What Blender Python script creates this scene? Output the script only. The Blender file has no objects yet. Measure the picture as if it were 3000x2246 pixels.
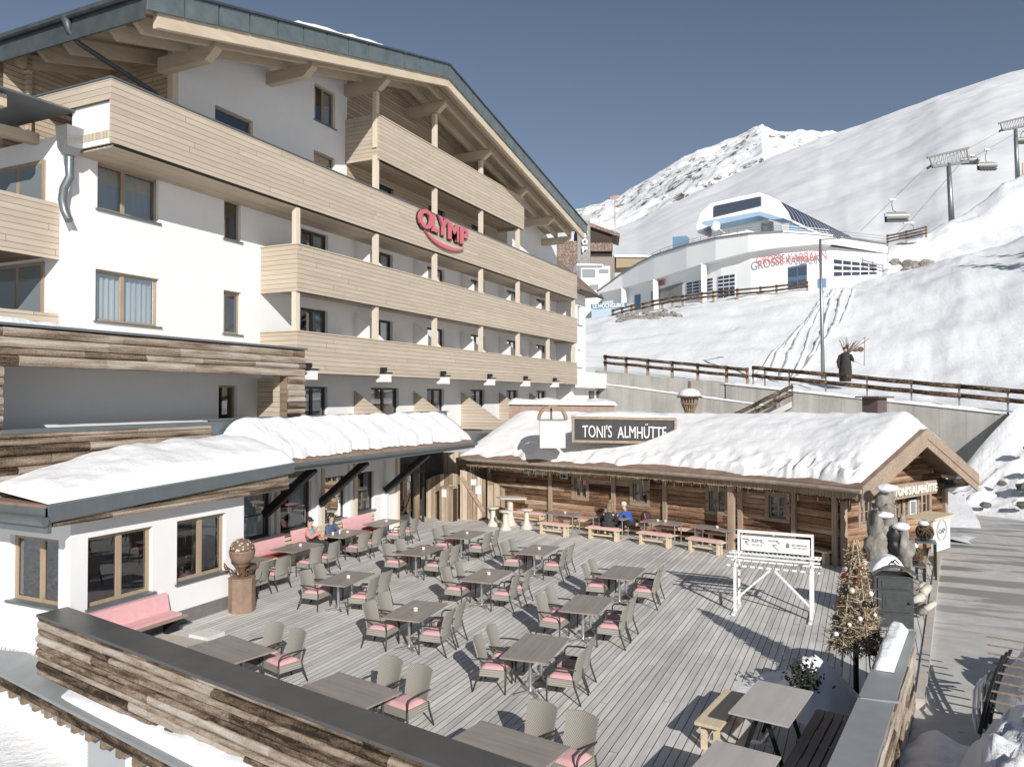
import bpy, bmesh, math, random
from mathutils import Vector, Matrix, noise
R = math.radians
random.seed(7)
sc = bpy.context.scene
COL = sc.collection
# ---------------------------------------------------------------- camera, sky, sun, exposure
cd = bpy.data.cameras.new('camera'); cam = bpy.data.objects.new('camera', cd); COL.objects.link(cam)
cam.location = (0, 0, 5.5); cam.rotation_euler = (R(90.985), 0, R(25))
cd.sensor_width = 36; cd.lens = 26.53; cd.clip_end = 9000; cd.clip_start = 0.1
sc.camera = cam
SUN_DIR = Vector((0.652 * math.cos(R(26.0)), -0.758 * math.cos(R(26.0)), math.sin(R(26.0))))
w = bpy.data.worlds.new("World"); sc.world = w; w.use_nodes = True
wn = w.node_tree; bg = wn.nodes['Background']
sky = wn.nodes.new('ShaderNodeTexSky'); sky.sky_type = 'NISHITA'; sky.sun_disc = False
sky.sun_elevation = R(26.0); sky.sun_rotation = R(139.3)
sky.altitude = 2100; sky.air_density = 1.0; sky.dust_density = 1.0; sky.ozone_density = 1.3
hs = wn.nodes.new('ShaderNodeHueSaturation'); hs.inputs['Saturation'].default_value = 0.8; hs.inputs['Value'].default_value = 1.0
wn.links.new(sky.outputs[0], hs.inputs['Color']); wn.links.new(hs.outputs[0], bg.inputs['Color'])
bg.inputs['Strength'].default_value = 0.066
sl = bpy.data.lights.new('sun', 'SUN'); sl.energy = 4.0; sl.angle = R(0.5); sl.color = (1.0, 0.965, 0.915)
so = bpy.data.objects.new('sun', sl); COL.objects.link(so); so.location = (40, -40, 60)
so.rotation_euler = SUN_DIR.to_track_quat('Z', 'Y').to_euler()
vs = sc.view_settings; sc.display_settings.display_device = 'sRGB'
vs.view_transform = 'Standard'; vs.look = 'None'; vs.exposure = 0.25; vs.gamma = 1; vs.use_curve_mapping = False
sc.cycles.max_bounces = 8; sc.cycles.transparent_max_bounces = 12; sc.cycles.sample_clamp_indirect = 6
try: sc.cycles.use_denoising = True
except Exception: pass

# ---------------------------------------------------------------- mesh helper
def V(*a): return Vector(a)
class MB:
    def __init__(s): s.v = []; s.f = []; s.t = []
    def vert(s, p): s.v.append(tuple(p)); return len(s.v) - 1
    def face(s, *pts):
        i = len(s.v); s.v += [tuple(p) for p in pts]; s.f.append(tuple(range(i, i + len(pts))))
    def hexa(s, p):            # p: 8 points, bottom 4 ccw then top 4
        i = len(s.v); s.v += [tuple(q) for q in p]
        for f in ((3, 2, 1, 0), (4, 5, 6, 7), (0, 1, 5, 4), (1, 2, 6, 5), (2, 3, 7, 6), (3, 0, 4, 7)):
            s.f.append(tuple(i + k for k in f))
    def box(s, x0, x1, y0, y1, z0, z1):
        if x0 > x1: x0, x1 = x1, x0
        if y0 > y1: y0, y1 = y1, y0
        if z0 > z1: z0, z1 = z1, z0
        s.hexa([(x0, y0, z0), (x1, y0, z0), (x1, y1, z0), (x0, y1, z0), (x0, y0, z1), (x1, y0, z1), (x1, y1, z1), (x0, y1, z1)])
    def obox(s, c, size, rz=0, rx=0, ry=0):
        M = Matrix.Translation(c) @ Matrix.Rotation(rz, 4, 'Z') @ Matrix.Rotation(ry, 4, 'Y') @ Matrix.Rotation(rx, 4, 'X')
        a, b, d = size[0] / 2, size[1] / 2, size[2] / 2
        s.hexa([M @ V(*q) for q in ((-a, -b, -d), (a, -b, -d), (a, b, -d), (-a, b, -d), (-a, -b, d), (a, -b, d), (a, b, d), (-a, b, d))])
    def beam(s, p, q, w, h, up=(0, 0, 1)):
        p, q = Vector(p), Vector(q); d = (q - p).normalized(); u = Vector(up)
        if abs(d.dot(u)) > .98: u = V(1, 0, 0)
        sx = d.cross(u).normalized() * (w / 2); sz = sx.cross(d).normalized() * (h / 2)
        s.hexa([p - sx - sz, p + sx - sz, q + sx - sz, q - sx - sz, p - sx + sz, p + sx + sz, q + sx + sz, q - sx + sz])
    def tube(s, pts, r, n=8, cap=True, jit=0):
        pts = [Vector(p) for p in pts]; m = len(pts)
        rr = r if isinstance(r, (list, tuple)) else [r] * m
        i0 = len(s.v); ref = None
        for k, p in enumerate(pts):
            d = (pts[min(k + 1, m - 1)] - pts[max(k - 1, 0)])
            d = d.normalized() if d.length > 1e-9 else V(0, 0, 1)
            if ref is None or abs(ref.dot(d)) > .95: ref = V(0, 0, 1) if abs(d.z) < .9 else V(1, 0, 0)
            a = d.cross(ref).normalized(); b = d.cross(a).normalized()
            for j in range(n):
                t = 2 * math.pi * j / n
                rad = rr[k] * (1 + (random.uniform(-jit, jit) if jit else 0))
                s.v.append(tuple(p + a * (rad * math.cos(t)) + b * (rad * math.sin(t))))
        for k in range(m - 1):
            for j in range(n):
                a = i0 + k * n + j; b = i0 + k * n + (j + 1) % n
                s.f.append((a, b, b + n, a + n))
        if cap:
            s.f.append(tuple(i0 + j for j in reversed(range(n)))); s.f.append(tuple(i0 + (m - 1) * n + j for j in range(n)))
    def lathe(s, prof, c=(0, 0, 0), n=16, jit=0):
        i0 = len(s.v); m = len(prof)
        for (r, z) in prof:
            for j in range(n):
                t = 2 * math.pi * j / n; q = r * (1 + (random.uniform(-jit, jit) if jit else 0))
                s.v.append((c[0] + q * math.cos(t), c[1] + q * math.sin(t), c[2] + z))
        for k in range(m - 1):
            for j in range(n):
                a = i0 + k * n + j; b = i0 + k * n + (j + 1) % n
                s.f.append((a, b, b + n, a + n))
        s.f.append(tuple(i0 + j for j in reversed(range(n)))); s.f.append(tuple(i0 + (m - 1) * n + j for j in range(n)))
    def ball(s, c, r, seg=8, rings=6, jit=0):
        r = r if isinstance(r, (list, tuple)) else (r, r, r)
        i0 = len(s.v); s.v.append((c[0], c[1], c[2] - r[2]))
        for k in range(1, rings):
            ph = -math.pi / 2 + math.pi * k / rings
            for j in range(seg):
                t = 2 * math.pi * j / seg; q = 1 + (random.uniform(-jit, jit) if jit else 0)
                s.v.append((c[0] + r[0] * q * math.cos(ph) * math.cos(t), c[1] + r[1] * q * math.cos(ph) * math.sin(t), c[2] + r[2] * q * math.sin(ph)))
        s.v.append((c[0], c[1], c[2] + r[2])); top = len(s.v) - 1
        for j in range(seg):
            s.f.append((i0, i0 + 1 + (j + 1) % seg, i0 + 1 + j))
            b = i0 + 1 + (rings - 2) * seg
            s.f.append((b + j, b + (j + 1) % seg, top))
        for k in range(rings - 2):
            for j in range(seg):
                a = i0 + 1 + k * seg + j; b = i0 + 1 + k * seg + (j + 1) % seg
                s.f.append((a, b, b + seg, a + seg))
    def prism(s, pts, off):   # planar polygon extruded by vector
        off = Vector(off); pts = [Vector(p) for p in pts]; n = len(pts); i = len(s.v)
        s.v += [tuple(p) for p in pts] + [tuple(p + off) for p in pts]
        s.f.append(tuple(range(i, i + n))); s.f.append(tuple(i + n + k for k in reversed(range(n))))
        for k in range(n):
            j = (k + 1) % n; s.f.append((i + j, i + k, i + n + k, i + n + j))
    def grid(s, fn, nu, nv):
        i0 = len(s.v)
        for a in range(nu + 1):
            for b in range(nv + 1): s.v.append(tuple(fn(a / nu, b / nv)))
        for a in range(nu):
            for b in range(nv):
                q = i0 + a * (nv + 1) + b
                s.f.append((q, q + nv + 1, q + nv + 2, q + 1))
    def add(s, other, M=None):
        i = len(s.v)
        s.v += [tuple(M @ Vector(p)) if M else p for p in other.v]; s.f += [tuple(k + i for k in f) for f in other.f]
    def xf(s, M): s.v = [tuple(M @ Vector(p)) for p in s.v]; return s
    def build(s, name, m, parent=None, smooth=False, base=None, fixn=True):
        me = bpy.data.meshes.new(name)
        o = (parent['_b'] if parent is not None and '_b' in parent else None)
        b = Vector(base) if base is not None else (Vector(o) if o is not None else V(0, 0, 0))
        me.from_pydata([tuple(Vector(p) - b) for p in s.v], [], s.f)
        if fixn:
            bm = bmesh.new(); bm.from_mesh(me); bmesh.ops.recalc_face_normals(bm, faces=bm.faces); bm.to_mesh(me); bm.free()
        if s.t:
            at = me.attributes.new('tone', 'FLOAT', 'POINT')
            tt = (s.t + [.5] * len(s.v))[:len(s.v)]; at.data.foreach_set('value', tt)
        me.materials.append(m); me.update()
        if smooth:
            for p in me.polygons: p.use_smooth = True
            if smooth != True:
                try: me.set_sharp_from_angle(angle=R(smooth))
                except Exception: pass
        ob = bpy.data.objects.new(name, me); COL.objects.link(ob)
        if parent is not None: ob.parent = parent
        elif base is not None: ob.location = b
        if parent is not None: ob['_b'] = tuple(b)
        return ob
def tag(o, label, cat, group=None, kind=None):
    if label: o['label'] = label
    if cat: o['category'] = cat
    if group: o['group'] = group
    if kind: o['kind'] = kind
    return o
def thing(name, label, cat, loc=(0, 0, 0), group=None):
    o = bpy.data.objects.new(name, None); COL.objects.link(o); o.location = loc; o.empty_display_size = .2
    o['_b'] = tuple(loc)
    return tag(o, label, cat, group)
def copy_tree(o, parent=None):
    c = o.copy(); COL.objects.link(c)
    if parent is not None: c.parent = parent
    for ch in o.children: copy_tree(ch, c)
    return c
def rnd(a, b): return random.uniform(a, b)
def nz(x, y, z=0, s=1): return noise.noise(Vector((x * s, y * s, z * s)))
def fbm(x, y, z=0, s=1, o=4): return noise.fractal(Vector((x * s, y * s, z * s)), 1.0, 2.0, o)
def text_mesh(txt, size, extrude=.02, bold=0.0, shear=0, spacing=1.0):
    cu = bpy.data.curves.new('lettering', 'FONT'); cu.body = txt; cu.size = size; cu.extrude = extrude; cu.offset = bold
    cu.align_x = 'CENTER'; cu.align_y = 'CENTER'; cu.shear = shear; cu.space_character = spacing; cu.resolution_u = 3
    ob = bpy.data.objects.new('lettering', cu); COL.objects.link(ob)
    dg = bpy.context.evaluated_depsgraph_get(); me = ob.evaluated_get(dg).to_mesh()
    mb = MB(); mb.v = [tuple(v.co) for v in me.vertices]; mb.f = [tuple(p.vertices) for p in me.polygons]
    ob.evaluated_get(dg).to_mesh_clear(); bpy.data.objects.remove(ob); bpy.data.curves.remove(cu)
    return mb
def frame(o, xd, yd):         # matrix placing local x,y,z on xd, yd, xd x yd at o
    x = Vector(xd).normalized(); y = Vector(yd).normalized(); z = x.cross(y)
    return Matrix(((x.x, y.x, z.x, o[0]), (x.y, y.y, z.y, o[1]), (x.z, y.z, z.z, o[2]), (0, 0, 0, 1)))

# ---------------------------------------------------------------- materials
def new_mat(name):
    m = bpy.data.materials.new(name); m.use_nodes = True
    nt = m.node_tree; b = nt.nodes['Principled BSDF']; return m, nt, b
class NT:
    def __init__(s, nt): s.nt = nt; s.N = nt.nodes; s.L = nt.links
    def n(s, t, **k):
        o = s.N.new(t)
        for a, v in k.items(): setattr(o, a, v)
        return o
    def obj(s): return s.n('ShaderNodeTexCoord').outputs['Object']
    def mapp(s, vec, scale=(1, 1, 1), rot=(0, 0, 0), loc=(0, 0, 0)):
        m = s.n('ShaderNodeMapping'); s.L.new(vec, m.inputs[0]); m.inputs['Scale'].default_value = scale
        m.inputs['Rotation'].default_value = rot; m.inputs['Location'].default_value = loc; return m.outputs[0]
    def noise(s, vec, scale, detail=4, rough=.55, dist=0):
        o = s.n('ShaderNodeTexNoise'); s.L.new(vec, o.inputs['Vector']); o.inputs['Scale'].default_value = scale
        o.inputs['Detail'].default_value = detail; o.inputs['Roughness'].default_value = rough; o.inputs['Distortion'].default_value = dist
        return o.outputs['Fac']
    def ramp(s, fac, stops, interp='LINEAR'):
        o = s.n('ShaderNodeValToRGB'); s.L.new(fac, o.inputs[0]); e = o.color_ramp.elements; o.color_ramp.interpolation = interp
        while len(e) < len(stops): e.new(.5)
        for i, (p, c) in enumerate(stops):
            e[i].position = p; e[i].color = (c, c, c, 1) if isinstance(c, (int, float)) else (*c, 1)
        return o.outputs[0]
    def math(s, op, a, b=None, c=None):
        o = s.n('ShaderNodeMath', operation=op)
        for i, x in enumerate((a, b, c)):
            if x is None: continue
            if isinstance(x, (int, float)): o.inputs[i].default_value = x
            else: s.L.new(x, o.inputs[i])
        return o.outputs[0]
    def mix(s, fac, a, b, blend='MIX'):
        o = s.n('ShaderNodeMix', data_type='RGBA', blend_type=blend)
        for i, x in ((0, fac), (6, a), (7, b)):
            if isinstance(x, (int, float)): o.inputs[i].default_value = x
            elif isinstance(x, tuple): o.inputs[i].default_value = (*x, 1) if len(x) == 3 else x
            else: s.L.new(x, o.inputs[i])
        return o.outputs[2]
    def sep(s, vec):
        o = s.n('ShaderNodeSeparateXYZ'); s.L.new(vec, o.inputs[0]); return o.outputs
    def comb(s, x, y, z):
        o = s.n('ShaderNodeCombineXYZ')
        for i, q in enumerate((x, y, z)):
            if isinstance(q, (int, float)): o.inputs[i].default_value = q
            else: s.L.new(q, o.inputs[i])
        return o.outputs[0]
    def white(s, vec):
        o = s.n('ShaderNodeTexWhiteNoise', noise_dimensions='3D'); s.L.new(vec, o.inputs['Vector']); return o.outputs['Value']
    def bump(s, h, strength=.5, dist=.02, bsdf=None):
        o = s.n('ShaderNodeBump'); o.inputs['Strength'].default_value = strength; o.inputs['Distance'].default_value = dist
        s.L.new(h, o.inputs['Height'])
        if bsdf: s.L.new(o.outputs[0], bsdf.inputs['Normal'])
        return o.outputs[0]
def plain(name, c, rough=.6, metal=0, var=.0, vs=6, bump=0, spec=None, coat=0, bd=.01):
    m, nt, b = new_mat(name); T = NT(nt); b.inputs['Roughness'].default_value = rough; b.inputs['Metallic'].default_value = metal
    if spec is not None: b.inputs['Specular IOR Level'].default_value = spec
    if coat: b.inputs['Coat Weight'].default_value = coat
    if var or bump:
        n = T.noise(T.obj(), vs, 5, .6)
        col = T.ramp(n, [(.25, tuple(x * (1 - var) for x in c)), (.75, tuple(min(1, x * (1 + var)) for x in c))])
        nt.links.new(col, b.inputs['Base Color'])
        if bump: T.bump(n, bump, bd, b)
    else: b.inputs['Base Color'].default_value = (*c, 1)
    return m
def snow_mat(name='snow', lump=1.0, streak=None):
    m, nt, b = new_mat(name); T = NT(nt); o = T.obj()
    n1 = T.noise(o, 1.3 * lump, 6, .6); n2 = T.noise(o, 9 * lump, 6, .65); n3 = T.noise(o, 45 * lump, 3, .6)
    h = T.math('ADD', T.math('MULTIPLY', n1, 1.0), T.math('MULTIPLY', n2, .35)); h = T.math('ADD', h, T.math('MULTIPLY', n3, .07))
    if streak:
        ns = T.noise(T.mapp(o, streak), 1.0, 5, .6); h = T.math('ADD', h, T.math('MULTIPLY', ns, .9))
    T.bump(h, .55, .16 / lump, b)
    col = T.ramp(n2, [(.3, (.83, .835, .845)), (.7, (.885, .885, .885))]); nt.links.new(col, b.inputs['Base Color'])
    b.inputs['Roughness'].default_value = .55; b.inputs['Specular IOR Level'].default_value = .3
    return m
def wood_mat(name, dark, light, axis=0, period=0, plank_axis=2, length=3.0, groove=.06, rough=.7, grain=18, bump=.35, knots=False, tone=.5, stain=0, gdark=.25):
    """boards: grain along axis; period = board width measured along plank_axis (0 = no boards)"""
    m, nt, b = new_mat(name); T = NT(nt); o = T.obj(); xyz = T.sep(o)
    sc3 = [grain, grain, grain]; sc3[axis] = grain * .05
    vec = o
    if period:
        q = T.math('DIVIDE', xyz[plank_axis], period); row = T.math('FLOOR', q); fr = T.math('FRACT', q)
        ln = T.math('DIVIDE', xyz[axis], length); ln = T.math('ADD', ln, T.math('MULTIPLY', T.white(T.comb(row, 3.3, 1.7)), 7.0))
        seg = T.math('FLOOR', ln); sf = T.math('FRACT', ln); rv = T.white(T.comb(row, seg, 5.1))
        off = T.math('MULTIPLY', rv, 37.0)
        vec2 = T.n('ShaderNodeVectorMath', operation='ADD'); nt.links.new(o, vec2.inputs[0]); nt.links.new(T.comb(off, off, off), vec2.inputs[1]); vec = vec2.outputs[0]
    n1 = T.noise(T.mapp(vec, tuple(sc3)), 1.0, 6, .65, .3)
    n2 = T.noise(vec, 1.1, 4, .6)
    f = T.math('ADD', T.math('MULTIPLY', n1, .75), T.math('MULTIPLY', n2, .35))
    if period: f = T.math('ADD', f, T.math('MULTIPLY', T.math('SUBTRACT', rv, .5), tone))
    col = T.ramp(f, [(.28, dark), (.8, light)])
    if knots:
        vo = T.n('ShaderNodeTexVoronoi'); ks = [5, 5, 5]; ks[axis] = 1.6; nt.links.new(T.mapp(vec, tuple(ks)), vo.inputs['Vector'])
        k = T.ramp(vo.outputs['Distance'], [(.05, 1), (.13, 0)]); col = T.mix(T.math('MULTIPLY', k, .55), col, tuple(x * .4 for x in dark))
    if stain:
        s2 = T.ramp(T.noise(o, .35, 5, .6), [(.45, 0), (.62, 1)]); col = T.mix(T.math('MULTIPLY', s2, stain), col, tuple(x * .55 for x in dark))
    h = T.math('MULTIPLY', n1, .35)
    if period:
        e = T.math('MINIMUM', fr, T.math('SUBTRACT', 1.0, fr)); e2 = T.math('MULTIPLY', T.math('MINIMUM', sf, T.math('SUBTRACT', 1.0, sf)), length / period)
        e = T.math('MINIMUM', e, e2); g = T.ramp(e, [(groove * .45, 0), (groove, 1)])
        col = T.mix(g, tuple(x * gdark for x in dark), col); h = T.math('ADD', h, g)
    nt.links.new(col, b.inputs['Base Color']); T.bump(h, bump, .012, b); b.inputs['Roughness'].default_value = rough
    b.inputs['Specular IOR Level'].default_value = .25
    return m
def glass_mat(name, tint=(.8, .85, .88), refl=.25):
    m, nt, b = new_mat(name); T = NT(nt); nt.nodes.remove(b); out = nt.nodes['Material Output']
    tr = T.n('ShaderNodeBsdfTransparent'); tr.inputs[0].default_value = (*tint, 1)
    gl = T.n('ShaderNodeBsdfGlossy'); gl.inputs['Roughness'].default_value = .02; gl.inputs[0].default_value = (1, 1, 1, 1)
    fr = T.n('ShaderNodeFresnel'); fr.inputs[0].default_value = 1.52
    mx = T.n('ShaderNodeMixShader'); nt.links.new(T.math('MINIMUM', T.math('MULTIPLY_ADD', fr.outputs[0], 1.6, refl * .4), 1.0), mx.inputs[0])
    nt.links.new(tr.outputs[0], mx.inputs[1]); nt.links.new(gl.outputs[0], mx.inputs[2]); nt.links.new(mx.outputs[0], out.inputs[0])
    return m
M = {}
M['snow'] = snow_mat('snow'); M['snow_fine'] = snow_mat('snow_fine', 2.2); M['snow_far'] = snow_mat('snow_far', .25)
M['snow_slide'] = snow_mat('snow_slide', 1.2, streak=(1.2, 7, 1.2))
M['plaster'] = plain('white_plaster', (.80, .79, .785), .85, var=.03, vs=1.5, bump=.08)
M['plaster_grey'] = plain('grey_plaster', (.78, .78, .77), .85, var=.03, vs=1.2, bump=.06)
M['larch'] = wood_mat('larch_boards', (.42, .345, .265), (.57, .49, .395), axis=1, period=.165, plank_axis=2, length=9, groove=.06, grain=12, tone=.2, bump=.3, gdark=.42)
M['larch_x'] = wood_mat('larch_boards_end', (.42, .345, .265), (.57, .49, .395), axis=0, period=.165, plank_axis=2, length=9, groove=.06, grain=12, tone=.2, bump=.3, gdark=.42)
M['timber'] = wood_mat('pale_timber', (.46, .37, .26), (.66, .57, .45), axis=0, grain=12, bump=.2, knots=True)
M['timber_y'] = wood_mat('pale_timber_long', (.46, .37, .26), (.66, .57, .45), axis=1, grain=12, bump=.2, knots=True)
M['timber_z'] = wood_mat('pale_timber_post', (.56, .47, .36), (.74, .66, .55), axis=2, grain=12, bump=.2, knots=True)
M['soffit'] = wood_mat('soffit_boards', (.44, .36, .27), (.6, .51, .4), axis=1, period=.14, plank_axis=0, length=5, groove=.05, grain=12, tone=.3)
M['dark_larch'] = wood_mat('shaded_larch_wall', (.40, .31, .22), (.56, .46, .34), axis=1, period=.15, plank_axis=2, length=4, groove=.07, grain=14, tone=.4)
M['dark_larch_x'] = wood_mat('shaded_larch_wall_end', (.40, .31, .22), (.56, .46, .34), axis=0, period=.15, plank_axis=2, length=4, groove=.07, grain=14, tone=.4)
M['barn'] = wood_mat('barn_timber', (.06, .036, .022), (.40, .30, .20), axis=0, period=.17, plank_axis=2, length=2.3, groove=.05, grain=11, bump=.8, tone=.75, rough=.85)
M['barn_y'] = wood_mat('barn_timber_long', (.06, .036, .022), (.42, .31, .205), axis=1, period=.17, plank_axis=2, length=2.3, groove=.05, grain=11, bump=.8, tone=.75, rough=.85)
M['barn_plain'] = wood_mat('weathered_timber', (.07, .05, .035), (.36, .28, .2), axis=0, grain=12, bump=.6, rough=.85)
M['barn_z'] = wood_mat('weathered_post', (.15, .10, .065), (.46, .35, .24), axis=2, grain=12, bump=.5, rough=.85)
M['hut_log'] = wood_mat('hut_log_wall', (.13, .06, .028), (.50, .29, .155), axis=0, period=.21, plank_axis=2, length=4.5, groove=.07, grain=10, bump=.8, tone=.55, rough=.8)
M['hut_trim'] = wood_mat('hut_trim', (.20, .14, .10), (.47, .37, .285), axis=0, grain=12, bump=.4, rough=.8, knots=True)
M['hut_post'] = wood_mat('hut_post', (.24, .165, .115), (.52, .41, .31), axis=2, grain=12, bump=.4, rough=.8)
M['gate'] = wood_mat('gate_boards', (.22, .155, .10), (.58, .47, .36), axis=2, period=.2, plank_axis=0, length=9, groove=.05, grain=11, bump=.5, tone=.5)
M['deck'] = wood_mat('deck_boards', (.43, .41, .38), (.84, .815, .775), axis=1, period=.145, plank_axis=0, length=14.0, groove=.06, grain=16, bump=.5, tone=.22, rough=.75, stain=.25, gdark=.12)
M['tabletop'] = wood_mat('table_laminate', (.22, .19, .165), (.40, .36, .325), axis=1, grain=9, bump=.08, rough=.45)
M['pale_wood'] = wood_mat('pale_pine', (.55, .44, .29), (.78, .67, .49), axis=0, grain=12, bump=.15, knots=True)
M['bench_slat'] = wood_mat('bench_slat', (.20, .15, .11), (.42, .34, .27), axis=1, grain=12, bump=.3)
M['flash'] = plain('grey_flashing', (.20, .225, .235), .42, .55, var=.12, vs=3)
M['flash_l'] = plain('pale_zinc_cap', (.34, .355, .355), .5, .35, var=.1, vs=2.5)
M['roof_metal'] = plain('dark_roof_metal', (.085, .10, .105), .5, .4, var=.3, vs=2.2)
M['zinc'] = plain('zinc_fascia', (.17, .205, .21), .45, .4, var=.25, vs=1.8)
M['black_metal'] = plain('black_metal', (.03, .03, .032), .45, .5)
M['grey_metal'] = plain('grey_metal', (.32, .32, .32), .4, .7, var=.1)
M['steel'] = plain('steel', (.6, .6, .6), .3, .9)
M['white_paint'] = plain('white_paint', (.78, .78, .76), .5)
M['win_wood'] = wood_mat('window_frame_wood', (.27, .2, .13), (.44, .34, .24), axis=2, grain=12, bump=.15)
M['win_dark'] = plain('dark_window_frame', (.05, .042, .038), .5)
M['glass'] = glass_mat('window_glass')
M['room'] = plain('dark_room', (.06, .055, .05), .9, var=.5, vs=2)
M['curtain'] = plain('curtain_cloth', (.66, .66, .64), .9)
M['pink'] = plain('pink_cushion', (.72, .41, .42), .9, var=.08, vs=8, bump=.1)
M['red_cushion'] = plain('dark_red_cushion', (.28, .05, .06), .9, var=.1, vs=8)
M['frame_dark'] = plain('chair_frame', (.05, .048, .043), .55)
M['concrete'] = None
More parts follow.
